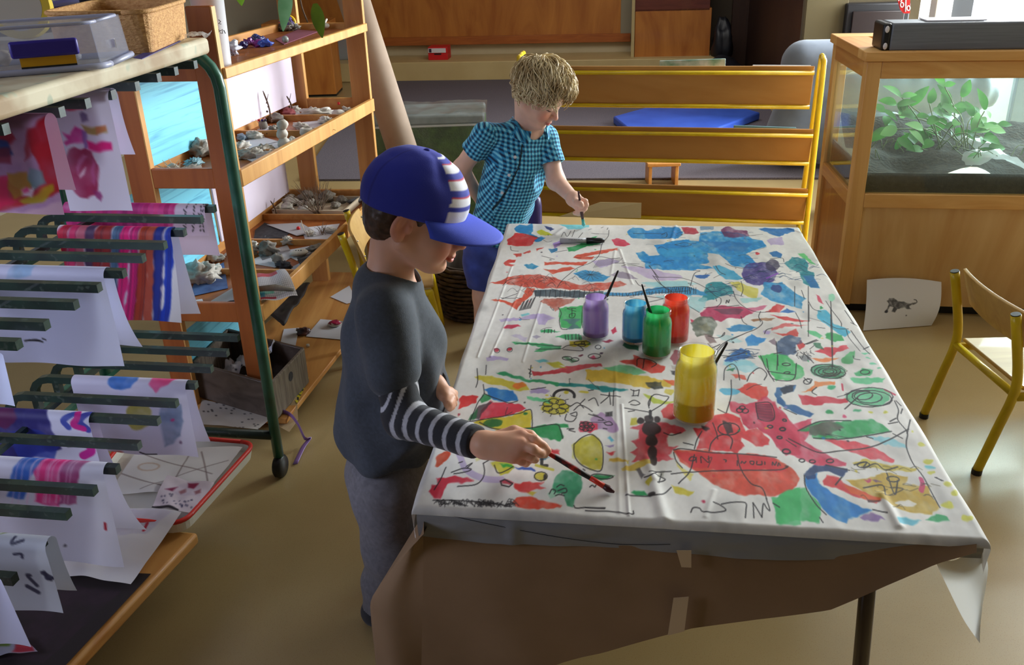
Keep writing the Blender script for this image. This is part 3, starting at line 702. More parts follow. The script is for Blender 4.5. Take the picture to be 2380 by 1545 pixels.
# ================================================================== painted cloth on the table
TH = .55
A_, B_, D_c = at(975, 1170, TH), at(2280, 1246, TH), at(1185, 520, TH)
TW, TL = np.linalg.norm((B_ - A_)[:2]), np.linalg.norm((D_c - A_)[:2])
EU, EV = (B_ - A_) / TW, (D_c - A_) / TL
_inv = np.linalg.inv(np.array([EU[:2], EV[:2]]).T)
DU, DV = .00125, .0023
OU, OVn, OVf = .075, .023, .06
NU, NV = int((TW + 2 * OU) / DU), int((TL + OVn + OVf) / DV)
def px2uv(p):
    q = _inv @ (at(p[0], p[1], TH) - A_)[:2]; return ((q[0] + OU) / DU, (q[1] + OVn) / DV)
cv = Canvas(NU, NV, (235, 233, 230), None, rough=2.6)
Y, X = np.mgrid[0:NV, 0:NU]; g = np.stack([X, Y], -1).astype(float)
cv.a *= (1 + .035 * fbm(g, .012, 5, 3) + .012 * fbm(g, .2, 8, 2))[..., None]
cv.a *= 1 - np.clip(fbm(g, .02, 61, 3) - .35, 0, 1)[..., None] * .16
def Zm(x0, y0, k): return lambda p: px2uv((x0 + p[0] / k, y0 + p[1] / k))
Z1, Z2, Z3, Z4, Z5 = Zm(1100, 500, 4.414), Zm(1500, 500, 4.414), Zm(960, 800, 3.512), Zm(1360, 800, 3.512), Zm(1760, 700, 2.759)
BLU, RED_, GRN, YLW, LIL, OCH, TUR = (18, 132, 208), (222, 44, 52), (24, 158, 82), (212, 196, 36), (176, 150, 212), (190, 156, 36), (110, 205, 216)
ORR = (216, 72, 46); CRI = (205, 40, 74); NAV = (36, 50, 112); INK = (34, 30, 34)
def pp(z, s, col, al=.93, **k):
    cv.map = z; v = [float(t) for t in s.split()]; cv.poly(list(zip(v[::2], v[1::2])), col, al, **k)
def ll(z, s, w=1.6, col=INK, al=.85, **k):
    cv.map = z; v = [float(t) for t in s.split()]; cv.line(list(zip(v[::2], v[1::2])), w, col, al, **k)
def ee(z, x, y, rx, ry, col, al=.92, **k): cv.map = z; cv.ell((x, y), rx, ry, col, al=al, **k)
def lo_(z, x, y, rx, ry, w=1.5, col=INK, **k): cv.map = z; cv.loop((x, y), rx, ry, w, col, **k)
# ---- far left
pp(Z1, '420 140 470 100 540 110 605 85 612 150 590 190 650 215 700 250 640 235 560 200 430 170', (24, 128, 192))
pp(Z1, '345 250 400 215 410 185 520 190 620 215 680 235 620 285 600 315 520 320 440 320 335 300', (226, 50, 50))
pp(Z1, '630 265 700 225 740 240 700 275 640 285', BLU); pp(Z1, '640 170 700 150 770 175 805 205 740 215 690 205', (196, 196, 24)); pp(Z1, '715 110 770 120 835 135 790 160 740 140', NAV)
pp(Z1, '870 90 960 85 1200 95 1180 120 1100 140 980 145 930 110', TUR); pp(Z1, '820 290 900 250 950 265 900 300 840 345', (160, 128, 200)); pp(Z1, '770 350 850 340 860 365 800 390', (24, 106, 160))
pp(Z1, '960 340 1060 310 1130 290 1180 260 1290 285 1200 310 1100 340 1040 370 970 380', (28, 150, 76)); pp(Z1, '1210 230 1275 210 1250 240', GRN)
pp(Z1, '1425 250 1480 235 1560 260 1605 305 1540 325 1460 310', (214, 46, 76))
pp(Z1, '1070 400 1150 385 1480 335 1480 365 1300 395 1140 430 1240 430 1220 460 1120 455 1020 440', ORR); pp(Z1, '730 475 900 480 1170 480 1120 515 1000 510 880 500 730 510', ORR); pp(Z1, '720 550 860 560 1000 525 1040 550 900 590 800 605 760 575', ORR)
for q in ('640 350 730 325 700 345 645 365', '500 390 580 360 585 380 520 400', '405 400 490 395 480 425 430 430', '305 490 350 455 440 450 420 475 360 490 430 510 400 530 320 515'): pp(Z1, q, (212, 54, 44))
pp(Z1, '515 510 600 495 670 530 610 555 540 535', (40, 140, 190)); pp(Z1, '1030 600 1120 560 1260 575 1400 625 1330 670 1200 680 1090 650', (44, 146, 206))
pp(Z1, '1210 480 1400 445 1500 470 1420 500 1300 545 1240 510', LIL, .6); pp(Z1, '1400 620 1470 570 1560 590 1690 655 1600 660', (150, 136, 158), .8); pp(Z1, '1520 530 1700 530 1900 570 2100 610 2150 650 1950 680 1800 650 1620 570', (196, 172, 216), .75)
pp(Z1, '165 700 320 650 480 615 680 610 860 650 980 690 1100 710 1300 690 1500 680 1570 715 1400 760 1200 785 1050 770 900 750 760 755 620 740 480 730 330 700', (206, 66, 46), .9, mottle=.5)
pp(Z1, '540 740 620 750 600 810 540 860 500 900 450 970 400 940 310 900 190 870 230 860 400 905 430 870 490 850', (216, 70, 42))
pp(Z1, '1330 800 1600 800 1900 750 2207 740 2207 790 1900 800 1600 835 1340 830', (44, 136, 194)); pp(Z1, '1700 690 2000 680 2200 680 2207 740 1900 740', (160, 216, 222), .75)
pp(Z1, '620 770 800 770 1000 780 1340 790 1340 830 1100 850 860 845 640 830', (52, 68, 80), .9); pp(Z1, '720 855 900 860 1050 860 1000 910 900 940 840 985 760 920 690 900', (180, 76, 56), .85, mottle=.5)
pp(Z1, '870 960 1140 930 1130 1080 1100 1160 960 1165 890 1150 880 1050', (56, 178, 92)); pp(Z1, '900 1075 1110 1070 1040 1110 1100 1160 950 1170 1010 1120', (84, 116, 130), .8)
pp(Z1, '270 1070 480 1060 620 1010 720 1015 850 1070 760 1085 720 1130 660 1120 650 1060 450 1090 280 1095', (184, 164, 216), .85); pp(Z1, '480 1025 560 1005 585 1030 500 1045', TUR)
pp(Z1, '300 1170 350 1130 470 1115 480 1140 400 1170', (200, 44, 76)); pp(Z1, '695 1175 760 1170 890 1195 760 1210 700 1200', (40, 165, 95)); pp(Z1, '840 1240 920 1215 1110 1225 1115 1275 960 1280', (52, 170, 100)); pp(Z1, '970 1290 1150 1285 1210 1330 1150 1360 990 1340', YLW)
pp(Z1, '395 1305 560 1315 800 1325 905 1345 900 1380 700 1405 620 1400 700 1360 560 1335 430 1330', (40, 165, 92)); ee(Z1, 240, 1395, 26, 20, (190, 30, 56)); ee(Z1, 370, 1385, 25, 22, (190, 30, 56))
pp(Z1, '130 1460 200 1440 350 1470 330 1495 150 1490', (180, 160, 214), .85); pp(Z1, '380 1245 470 1230 560 1260 540 1300 450 1270', (190, 176, 216), .7); pp(Z1, '610 1240 660 1230 700 1250 660 1265', (160, 150, 180), .8)
pp(Z1, '1530 1330 1570 1300 1700 1350 1690 1390 1580 1370', (30, 100, 60)); pp(Z1, '1410 1190 1450 1160 1480 1210 1430 1230', CRI); pp(Z1, '1310 1290 1400 1265 1440 1280 1380 1300', (170, 40, 70))
pp(Z1, '640 1490 720 1475 770 1500 700 1505', TUR); pp(Z1, '750 1500 870 1510 930 1545 800 1545', (196, 196, 50))
pp(Z1, '910 1455 960 1445 1080 1490 1010 1500', (70, 130, 90), .8); pp(Z1, '1190 1450 1230 1430 1260 1460 1215 1475', (220, 40, 90))
pp(Z1, '1580 170 1640 130 1740 135 1780 170 1900 180 1950 160 1920 120 2080 125 2150 180 2100 230 1960 245 1800 240 1640 240 1590 210', (28, 138, 206), mottle=.4); pp(Z1, '1660 390 1740 370 1800 410 1920 410 1860 310 1960 290 2060 260 2207 240 2207 550 2100 545 1950 555 1890 500 1770 500 1700 440', (20, 138, 210), mottle=.5)
# ---- far right
pp(Z2, '0 430 140 410 90 300 250 290 420 240 560 270 560 180 760 160 1000 190 1100 240 1200 260 1245 320 1150 350 1030 400 1120 460 1160 540 1060 560 900 520 790 440 760 400 640 400 650 480 560 500 700 540 480 560 200 555 0 545', (18, 138, 212), mottle=.55)
pp(Z2, '150 130 340 125 380 170 300 240 160 245 0 240 0 170', (28, 132, 204), mottle=.4); pp(Z2, '375 125 520 130 555 180 500 195 400 190', (192, 46, 66)); pp(Z2, '560 120 690 110 700 150 560 160', (90, 130, 170), .7)
pp(Z2, '100 350 400 330 560 340 640 400 500 430 200 420', (60, 175, 225), .55); pp(Z2, '560 260 900 280 1100 300 1000 380 760 360', (24, 110, 190), .55)
pp(Z2, '770 150 830 115 920 150 1040 160 1060 210 900 240 800 220', (112, 36, 88), .85, mottle=.5); pp(Z2, '1160 145 1240 130 1520 145 1530 165 1390 215 1290 195', (30, 112, 192)); pp(Z2, '1240 260 1390 220 1420 300 1290 310', LIL, .65)
pp(Z2, '1560 395 1620 400 1740 510 1690 500 1620 450', (92, 200, 112)); pp(Z2, '1430 500 1500 430 1620 445 1680 520 1660 560 1730 590 1740 680 1790 750 1690 740 1610 690 1580 590 1480 560', (22, 134, 150), mottle=.5); pp(Z2, '1610 620 1730 620 1790 750 1690 740', (26, 110, 186), .8)
pp(Z2, '1270 390 1340 370 1400 400 1380 445 1300 430', (30, 110, 184)); ee(Z2, 1150, 392, 22, 12, RED_); ee(Z2, 1170, 600, 180, 122, (72, 58, 140), mottle=.5); ee(Z2, 1300, 520, 75, 60, (38, 28, 60), al=.7)
pp(Z2, '690 520 760 510 900 580 1000 650 950 670 830 660 730 600', (60, 170, 216)); pp(Z2, '610 720 680 680 780 680 880 740 890 800 780 830 600 890 550 880 600 800', (26, 136, 150), mottle=.45)
pp(Z2, '0 760 150 740 460 740 600 790 640 830 500 820 300 800 0 800', (48, 148, 206)); pp(Z2, '100 830 400 810 640 850 560 1000 400 930 150 850', (166, 220, 226), .75); pp(Z2, '0 690 300 670 560 700 400 740 0 740', (166, 220, 226), .6)
pp(Z2, '850 680 960 680 1040 720 1160 760 1140 850 1040 830 940 770', (214, 204, 80)); pp(Z2, '1220 690 1400 690 1520 780 1650 850 1600 890 1590 950 1500 930 1300 880 1180 810 1200 760', (42, 148, 210), mottle=.5)
pp(Z2, '560 1010 650 950 780 920 920 940 1000 940 1100 1000 960 1060 860 1060 770 1090 650 1050 560 1040', (192, 46, 92)); pp(Z2, '700 970 860 950 1000 970 960 1010 780 1010', (90, 58, 78), .65); pp(Z2, '1000 950 1250 920 1200 960 1100 1000', (205, 60, 110), .7)
pp(Z2, '1220 1000 1340 905 1430 930 1380 1000', (216, 50, 50)); pp(Z2, '1380 1005 1440 945 1530 990', (40, 106, 190)); pp(Z2, '1290 1030 1400 1040 1530 1065 1690 1085 1580 1095 1420 1080', (216, 56, 56)); pp(Z2, '1080 1070 1200 1055 1320 1055 1300 1085 1120 1095', (166, 112, 72))
pp(Z2, '470 1110 560 1040 680 1050 740 1130 700 1200 660 1240 600 1220 540 1250 500 1180', (92, 104, 88), .85, mottle=.6); pp(Z2, '600 1220 690 1230 740 1300 660 1320', (120, 92, 92), .7); pp(Z2, '540 1140 620 1110 660 1160 610 1200', (150, 150, 120), .7)
pp(Z2, '830 1160 930 1120 1050 1130 1140 1150 1040 1185 860 1185', (38, 136, 200)); pp(Z2, '1020 1270 1100 1210 1190 1260 1240 1270 1150 1340 1050 1335', (34, 138, 216)); pp(Z2, '1280 1170 1450 1115 1680 1125 1500 1145 1300 1185', (222, 84, 84), .85)
pp(Z2, '1310 1200 1430 1220 1540 1165 1570 1220 1560 1250 1420 1245', (206, 56, 46)); pp(Z2, '1260 1300 1340 1260 1340 1360', (122, 98, 112), .8); pp(Z2, '1540 1320 1600 1280 1640 1330 1580 1390', (214, 60, 60)); pp(Z2, '1340 1330 1380 1260 1500 1240 1610 1260 1610 1310 1540 1340 1540 1400 1450 1450 1350 1430', (62, 86, 124), .9, mottle=.6)
pp(Z2, '1560 1440 1650 1430 1720 1510 1600 1500', (70, 80, 90), .55); pp(Z2, '1750 1400 1850 1360 2080 1350 2100 1390 1960 1400 1900 1460 1850 1430', (216, 46, 62)); pp(Z2, '1700 1475 1900 1470 1980 1470 1900 1510 1750 1500', (240, 136, 72)); pp(Z2, '2010 1480 2080 1420 2140 1400 2130 1480 2100 1530 2030 1520', (78, 174, 104))
pp(Z2, '1830 1225 1900 1200 2000 1220 2020 1280 1930 1300 1850 1260', (38, 164, 78)); pp(Z2, '1660 1180 1740 1190 1810 1240 1780 1275 1690 1220', (92, 200, 132)); pp(Z2, '1760 980 1850 980 1900 1020 1940 1110 2040 1160 2090 1210 2050 1250 1940 1180 1850 1110 1760 1050', (58, 178, 216))
ee(Z2, 1910, 850, 32, 40, (150, 224, 186)); pp(Z2, '1760 820 1800 840 1820 910 1780 890', (222, 72, 102)); pp(Z2, '1780 930 1800 925 1820 960 1790 970', GRN); pp(Z2, '1730 1330 1790 1320 1830 1380 1760 1370', (36, 110, 72))
pp(Z2, '790 1490 870 1420 980 1375 1060 1400 1080 1460 950 1480 850 1510', (34, 112, 196)); pp(Z2, '800 1510 1000 1480 1120 1510 1090 1545 800 1545', (150, 216, 230), .75); pp(Z2, '720 1230 900 1240 1000 1300 900 1320 760 1270', (170, 220, 226), .65)
pp(Z2, '430 1390 500 1320 560 1350 570 1400 500 1450 440 1440', (130, 196, 152)); pp(Z2, '240 1480 300 1390 380 1420 440 1480 510 1480 420 1540 280 1530', (162, 84, 94))
pp(Z2, '490 620 560 610 660 620 600 660 520 650', (40, 100, 180)); ee(Z2, 1345, 750, 55, 40, (36, 66, 140)); pp(Z2, '960 850 1200 840 1150 890 1000 890', (150, 214, 216), .7); pp(Z2, '460 1060 500 1080 470 1110', CRI); ee(Z2, 1255, 1205, 35, 18, (170, 150, 205))
# ---- near left
pp(Z3, '490 265 640 255 740 285 830 315 910 330 940 380 860 380 760 350 640 325 520 285', (208, 192, 52)); ee(Z3, 865, 340, 55, 25, (236, 120, 32))
pp(Z3, '670 220 760 225 900 270 1050 295 1200 310 1300 322 1300 350 1150 335 980 310 820 275 700 250', (24, 148, 86)); pp(Z3, '1200 310 1400 325 1600 345 1750 375 1680 385 1500 365 1300 350 1180 335', (20, 138, 142))
pp(Z3, '970 215 1100 220 1250 180 1400 170 1530 150 1535 170 1420 195 1280 230 1100 250 990 250', (206, 46, 60)); pp(Z3, '1090 150 1180 160 1250 185 1150 190', (205, 195, 60)); pp(Z3, '1005 130 1060 120 1100 140 1040 140', TUR)
pp(Z3, '1560 190 1680 190 1756 210 1756 240 1620 230', (120, 210, 150), .8); pp(Z3, '1410 270 1480 215 1640 205 1756 230 1756 330 1600 310 1420 290', (226, 194, 60))
pp(Z3, '480 640 620 610 800 585 900 545 960 545 975 600 970 680 860 700 700 710 560 680', (222, 200, 38)); pp(Z3, '540 620 560 540 640 470 760 480 860 490 915 525 850 570 700 600', (226, 40, 66)); pp(Z3, '575 370 640 355 720 375 820 375 850 440 850 470 760 475 690 450 630 430', (18, 116, 204))
pp(Z3, '480 600 530 500 600 470 640 470 560 560 530 620', (70, 46, 58), .75); pp(Z3, '530 450 560 410 620 410 620 460 550 480', (30, 140, 70)); pp(Z3, '455 630 490 560 520 520 520 600 480 630', (44, 118, 70)); ee(Z3, 655, 645, 85, 42, (28, 104, 46)); ee(Z3, 905, 570, 16, 12, (30, 120, 50))
pp(Z3, '365 455 395 425 480 415 535 430 520 480 460 500 370 525 380 490', (222, 38, 38)); ee(Z3, 378, 584, 9, 6, (170, 40, 60))
pp(Z3, '850 690 1000 680 1170 655 1260 665 1265 690 1205 690 1220 770 1190 800 1130 785 1060 770 980 740 900 710', (24, 148, 72)); pp(Z3, '1045 530 1080 450 1140 430 1230 460 1280 500 1270 550 1190 570 1100 560', (204, 192, 40)); pp(Z3, '915 430 1000 440 1110 465 1100 500 1010 470 920 450', (92, 200, 142))
pp(Z3, '945 375 1020 345 1120 380 1080 400 960 395', (172, 152, 206)); ee(Z3, 1250, 393, 22, 12, YLW); ee(Z3, 1390, 400, 42, 13, YLW); pp(Z3, '1440 620 1530 560 1640 600 1660 700 1620 720 1500 700 1460 670', (168, 128, 178), .85); pp(Z3, '1335 690 1350 640 1420 625 1490 650 1495 690 1440 715 1360 712', (216, 42, 74))
pp(Z3, '1285 830 1310 820 1320 940 1300 930', (214, 214, 110), .8); pp(Z3, '1310 810 1370 760 1450 730 1520 770 1545 840 1540 930 1530 1025 1450 1020 1370 980 1315 910', (200, 188, 40), mottle=.4)
pp(Z3, '1580 770 1610 755 1640 790 1610 800', (70, 180, 214)); pp(Z3, '1570 830 1630 825 1630 850', (140, 115, 180)); pp(Z3, '1575 880 1640 875 1610 900', RED_); pp(Z3, '1595 935 1700 935 1756 950 1680 960 1600 950', (216, 172, 40))
pp(Z3, '165 1000 190 930 250 870 315 860 280 930 230 990 180 1008', (218, 66, 32)); pp(Z3, '115 1220 140 1160 190 1145 180 1100 260 1100 330 1085 500 1115 400 1145 330 1150 280 1160 240 1210 215 1270 150 1270', (218, 38, 62)); ll(Z3, '370 890 390 940 420 1010 480 1060 560 1090 660 1105 720 1105', 9, (186, 166, 214), .7)
pp(Z3, '630 970 700 940 780 960 820 1000 760 1050 710 1075 680 1040', (200, 196, 40)); pp(Z3, '700 975 800 985 810 1005 730 1000', (40, 160, 60)); pp(Z3, '820 1005 900 1005 990 1020 995 1040 900 1035', (44, 78, 178)); ee(Z3, 1040, 1082, 52, 35, (206, 192, 40)); ee(Z3, 1080, 1085, 14, 25, INK); pp(Z3, '500 890 550 900 540 950 510 955', (215, 215, 120), .7)
pp(Z3, '710 1120 745 1105 810 1140 780 1165 720 1150', (206, 36, 62)); pp(Z3, '900 1195 1000 1195 960 1240', (215, 190, 50)); pp(Z3, '830 1130 900 1120 1070 1140 1030 1155 1080 1185 1000 1195 940 1210 860 1185 820 1160', (222, 42, 42)); pp(Z3, '810 1310 840 1260 940 1250 1050 1265 1210 1310 1150 1345 1000 1345 850 1335', (222, 62, 36), mottle=.4)
pp(Z3, '1090 1240 1150 1150 1220 1150 1200 1240 1110 1270', (130, 205, 165), .7); pp(Z3, '1160 1110 1220 1040 1330 1040 1370 1080 1375 1180 1340 1250 1320 1320 1260 1320 1230 1240 1150 1220', (46, 150, 102), mottle=.4); pp(Z3, '1440 1075 1500 1060 1630 1080 1560 1100 1470 1095', (24, 144, 74)); pp(Z3, '1110 845 1190 865 1190 900 1130 880', (218, 40, 50)); pp(Z3, '1565 555 1630 550 1630 590 1565 590', (50, 46, 50), rough=1); pp(Z3, '1030 925 1100 930 1080 950 1040 945', (40, 100, 130)); ll(Z3, '1050 930 1050 990 1090 995', 5); ll(Z3, '1000 990 1140 1030', 4, (205, 200, 60), .8)
# ---- near centre
pp(Z4, '150 190 300 170 420 190 500 240 380 250 240 230', (120, 210, 152), .85); pp(Z4, '0 200 200 220 430 260 640 290 700 310 680 350 400 350 200 320 0 290', (226, 190, 58)); pp(Z4, '640 290 770 300 770 350 700 345', (236, 100, 48)); pp(Z4, '280 140 400 130 400 95 520 130 660 195 620 235 540 240 470 220 390 170', (222, 56, 40)); pp(Z4, '0 340 200 350 340 375 200 385 0 355', (20, 138, 142))
pp(Z4, '490 310 620 310 630 350 560 370 510 350', (60, 62, 50)); pp(Z4, '480 400 560 430 640 460 740 450 660 490 560 490', (190, 206, 70)); pp(Z4, '660 360 740 380 700 410 650 390', (220, 205, 80)); pp(Z4, '620 540 680 480 750 470 760 600 700 610 630 590', (216, 46, 46))
pp(Z4, '1170 470 1300 480 1400 470 1540 480 1600 550 1700 640 1756 700 1756 900 1640 900 1560 830 1500 740 1400 680 1340 690 1280 650 1260 570 1200 550', (214, 52, 84), mottle=.4); pp(Z4, '880 690 960 680 1040 590 1160 560 1260 600 1300 700 1400 690 1500 780 1510 830 1380 820 1270 760 1260 800 1300 840 1240 890 1100 870 1010 860 900 850 940 780 900 720', (226, 50, 56), mottle=.4)
pp(Z4, '720 860 800 860 1000 870 1200 890 1400 900 1560 930 1700 1020 1750 1100 1680 1190 1560 1250 1400 1240 1200 1210 1060 1160 960 1090 880 1030 770 950', (220, 66, 42), mottle=.4); pp(Z4, '740 870 1000 880 1200 895 1400 905 1540 925 1650 1020 1400 1030 1100 1040 860 1010', (216, 38, 52), .85)
pp(Z4, '370 790 430 760 440 710 380 690 460 660 600 640 760 660 830 715 700 725 670 760 680 820 750 830 680 900 720 940 600 960 440 950 370 960 420 900 370 880 430 840', (222, 58, 74), mottle=.4); pp(Z4, '370 600 420 590 430 650 370 660', (205, 195, 60)); pp(Z4, '280 1010 400 970 540 950 560 990 420 1030 300 1040', (222, 188, 60), .85)
for q in ((452, 628, 30, 28), (520, 615, 42, 34), (582, 615, 28, 26), (535, 690, 76, 56), (540, 785, 50, 50), (548, 880, 42, 60), (556, 950, 30, 40)): ee(Z4, *q, (44, 30, 32), rough=1.5, mottle=.1)
ll(Z4, '530 600 530 545', 5); pp(Z4, '690 1140 760 1160 880 1200 840 1225 740 1215', (216, 200, 48)); pp(Z4, '730 960 800 1020 880 1060 840 1110 780 1040', (220, 205, 80), .75); pp(Z4, '360 1215 390 1195 480 1195 510 1220 440 1230', GRN); ee(Z4, 535, 1228, 28, 18, (50, 46, 50)); pp(Z4, '470 1120 530 1100 550 1130 500 1155', YLW); pp(Z4, '415 1030 450 1020 490 1060 460 1090', (90, 86, 92)); pp(Z4, '600 1030 640 1030 640 1090 590 1110', (150, 150, 130), .6)
pp(Z4, '1510 1260 1600 1250 1700 1190 1756 1170 1756 1470 1570 1470 1560 1380', (66, 190, 112)); pp(Z4, '1230 360 1300 330 1330 310 1400 320 1490 350 1480 440 1440 460 1340 430', (226, 60, 46)); ee(Z4, 1175, 380, 82, 30, (84, 178, 216)); pp(Z4, '1130 150 1350 130 1430 200 1300 230 1160 200', (150, 216, 230), .65); pp(Z4, '1180 240 1300 260 1320 290 1220 270', (226, 90, 70)); pp(Z4, '1160 210 1220 190 1210 230', (40, 120, 80)); pp(Z4, '695 215 740 210 730 250 700 245', (80, 80, 84)); ee(Z4, 965, 1292, 14, 13, (190, 30, 70))
pp(Z4, '1130 630 1200 650 1200 720 1140 730', (60, 30, 36)); pp(Z4, '950 680 1010 680 990 710', (50, 30, 32))
pp(Z4, '690 180 800 170 900 60 960 100 840 200 700 210', (165, 150, 140), .5)
# ---- near right
pp(Z5, '0 350 100 340 200 350 240 400 290 430 290 490 220 510 110 505 60 420', (70, 194, 106), mottle=.4); ee(Z5, 455, 450, 116, 45, (72, 164, 118), mottle=.4); pp(Z5, '625 455 680 435 740 445 720 475 640 475', (52, 176, 102)); pp(Z5, '600 490 700 490 820 490 800 520 680 520 620 510', (94, 206, 144)); pp(Z5, '290 585 360 540 370 510 490 510 490 530 400 540 340 575', (240, 124, 48)); ee(Z5, 470, 553, 26, 12, (60, 190, 130))
pp(Z5, '0 640 60 600 110 650 150 740 230 790 350 750 340 830 300 900 400 960 580 1040 570 1060 380 1060 250 1000 150 940 0 770', (214, 54, 88), mottle=.4)
pp(Z5, '105 600 120 560 180 540 250 540 230 575 170 590 140 610 180 660 240 670 350 710 320 735 250 725 180 690 120 650', (28, 92, 160)); pp(Z5, '140 560 180 540 250 540 230 572 160 590', (40, 44, 62)); pp(Z5, '270 600 440 610 590 630 580 655 440 660 290 660', (212, 36, 58)); ee(Z5, 720, 615, 146, 62, (84, 192, 134), al=.85)
pp(Z5, '260 830 380 770 600 765 740 765 800 790 850 835 780 850 620 870 500 885 360 870 330 830', (34, 164, 84), mottle=.4); pp(Z5, '330 800 480 770 560 810 440 870 340 860', (98, 84, 80), .8, mottle=.5); pp(Z5, '430 890 620 890 780 950 880 1010 860 1030 720 1010 560 950', (226, 58, 74), mottle=.4); pp(Z5, '700 870 850 880 950 920 960 945 820 925', (150, 212, 226))
pp(Z5, '610 1050 700 1015 820 1040 1040 1070 960 1090 860 1080 700 1070', (202, 182, 62)); pp(Z5, '570 1150 690 1140 820 1100 950 1120 940 1170 1100 1180 1130 1250 1160 1310 1110 1360 960 1350 860 1310 800 1270 700 1240', (194, 158, 38), mottle=.4); ee(Z5, 950, 1290, 78, 20, (233, 229, 222), al=1)
pp(Z5, '410 1150 440 1115 520 1125 560 1170 680 1230 800 1280 770 1300 680 1275 520 1210 420 1185', (218, 42, 48)); pp(Z5, '560 1185 680 1230 800 1280 770 1300 680 1275 590 1235', (226, 96, 36)); pp(Z5, '700 1280 790 1285 780 1300 710 1298', (60, 30, 30)); pp(Z5, '300 1120 370 1100 390 1170 460 1220 580 1280 740 1350 660 1370 590 1390 570 1420 500 1400 420 1340 340 1240 305 1180', (18, 122, 208), mottle=.35); pp(Z5, '300 1110 340 1070 440 1050 580 1080 590 1105 560 1130 460 1095 390 1110 370 1150 320 1150', (24, 50, 106))
pp(Z5, '80 1280 230 1200 310 1190 360 1270 410 1340 400 1420 330 1430 250 1410 200 1430 140 1430 110 1350', (68, 194, 112), mottle=.3); pp(Z5, '650 1385 730 1360 830 1405 780 1415 680 1410', (138, 106, 172)); pp(Z5, '900 1390 960 1380 1050 1405 1000 1430 920 1430', (96, 190, 216)); pp(Z5, '1070 1400 1150 1355 1220 1380 1230 1405 1150 1415', (38, 164, 94))
for q in ((1345, 1395, 40, 20), (1215, 1300, 36, 17), (1270, 1225, 28, 18), (1225, 1165, 22, 14), (1095, 1025, 32, 17), (1110, 1092, 28, 11), (1040, 910, 20, 11), (730, 713, 16, 7), (822, 712, 15, 8), (1005, 845, 8, 5)): ee(Z5, *q, (206, 206, 60))
ee(Z5, 1110, 1068, 26, 11, (110, 205, 216)); ee(Z5, 455, 712, 26, 12, (40, 160, 90)); ee(Z5, 640, 702, 26, 7, (60, 180, 120)); ee(Z5, 555, 735, 14, 12, (222, 60, 110)); pp(Z5, '690 1150 715 1135 740 1150 715 1165', (200, 40, 110)); pp(Z5, '740 1140 800 1165 770 1168', (110, 70, 130)); ll(Z5, '1050 1140 1060 1175 1050 1215', 6, (205, 40, 110)); ll(Z5, '543 530 548 570', 3, CRI); ll(Z5, '820 570 880 600', 4, CRI)
for q in ((690, 335, 25, 5), (710, 368, 18, 5), (740, 400, 22, 5), (780, 425, 15, 5)): ee(Z5, *q, (90, 200, 150))
# ---- pen work
L1 = ('1390 155 1380 220 1320 290 1300 380 1270 440 1200 490 1090 530 1000 590 900 680 860 740', '900 220 930 170 960 220 1000 160', '1040 150 1010 220', '1070 240 1120 180', '530 200 620 215 680 240', '380 320 390 360 460 370', '280 850 480 850', '450 800 290 860', '300 720 370 660 480 640', '1450 490 1700 500', '1520 520 1620 510 1740 540', '1800 520 1900 640', '1840 620 1920 710 2060 800 2200 890', '1660 670 1700 720 1760 730', '1030 430 1100 440', '870 950 900 1010 880 1080 900 1160 960 1170', '1120 940 1110 1080 1120 1160', '1050 960 960 960 1050 990', '1010 960 1010 1040', '985 1020 1040 1010 1030 1050 985 1050 985 1020', '730 1170 725 1210', '770 1170 765 1210', '800 1175 798 1210', '830 1175 830 1205', '940 1230 945 1280', '970 1225 975 1280', '1010 1225 1010 1275', '1050 1220 1050 1270', '1080 1220 1085 1275', '910 1370 960 1340 1060 1330 1120 1385 920 1380', '440 1320 900 1345', '640 1380 900 1370', '1370 150 1380 130', '1310 130 1330 120', '1180 150 1210 140', '840 380 960 360', '700 420 830 450', '1240 440 1300 430 1420 450 1500 440', '1640 190 1800 190 1960 190', '1930 200 1980 180 1980 220 1930 225')
for q in L1: ll(Z1, q, 1.5)
for k in range(14): x = 640 + k * 50; ll(Z1, '%d 770 %d 845' % (x, x + random.uniform(-15, 15)), 1.4)
for k in range(26): x = 1360 + k * 34; y = 800 - max(0, (x - 1600) * .09); ll(Z1, '%d %d %d %d' % (x, y, x + random.uniform(-14, 14), y + 36), 1.3)
ll(Z1, '1340 830 1600 832 1760 800 1900 795 2200 780', 1.5); ll(Z1, '1600 800 1900 750 2040 740 2207 740', 1.5)
for k in range(14): a = k * .45; ll(Z1, '1200 610 %d %d' % (1200 + 130 * math.cos(a), 615 + 48 * math.sin(a)), 1.1, al=.7)
for k in range(16): x = 1230 + k * 16; ll(Z1, '%d %d %d %d' % (x, 540 - k * 3, x + 60, 460 - k), 1., al=.6)
for k in range(9): x = 470 + k * 14; ll(Z1, '%d %d %d %d' % (x, 980 - k * 3, x + random.uniform(30, 60), 890 - k * 6), 2.2, al=.7)
for k in range(40):
    x, y = random.uniform(300, 1200), random.uniform(630, 800); ll(Z1, '%d %d %d %d %d %d' % (x, y, x + random.uniform(20, 60), y - random.uniform(10, 40), x + random.uniform(60, 120), y + random.uniform(-10, 30)), 1., al=.55)
lo_(Z1, 1085, 1310, 55, 18); lo_(Z1, 1150, 1310, 45, 18); lo_(Z1, 1110, 1330, 40, 14); lo_(Z1, 1278, 1352, 30, 20); lo_(Z1, 960, 1465, 50, 18, 1.6); lo_(Z1, 1040, 1480, 40, 20, 1.6); lo_(Z1, 1240, 1445, 65, 26, 1.6); ee(Z1, 1090, 1433, 26, 12, (110, 40, 60)); ee(Z1, 1315, 1414, 18, 9, (60, 40, 60)); lo_(Z1, 240, 1395, 28, 22, 1.2); lo_(Z1, 370, 1385, 28, 22, 1.2)
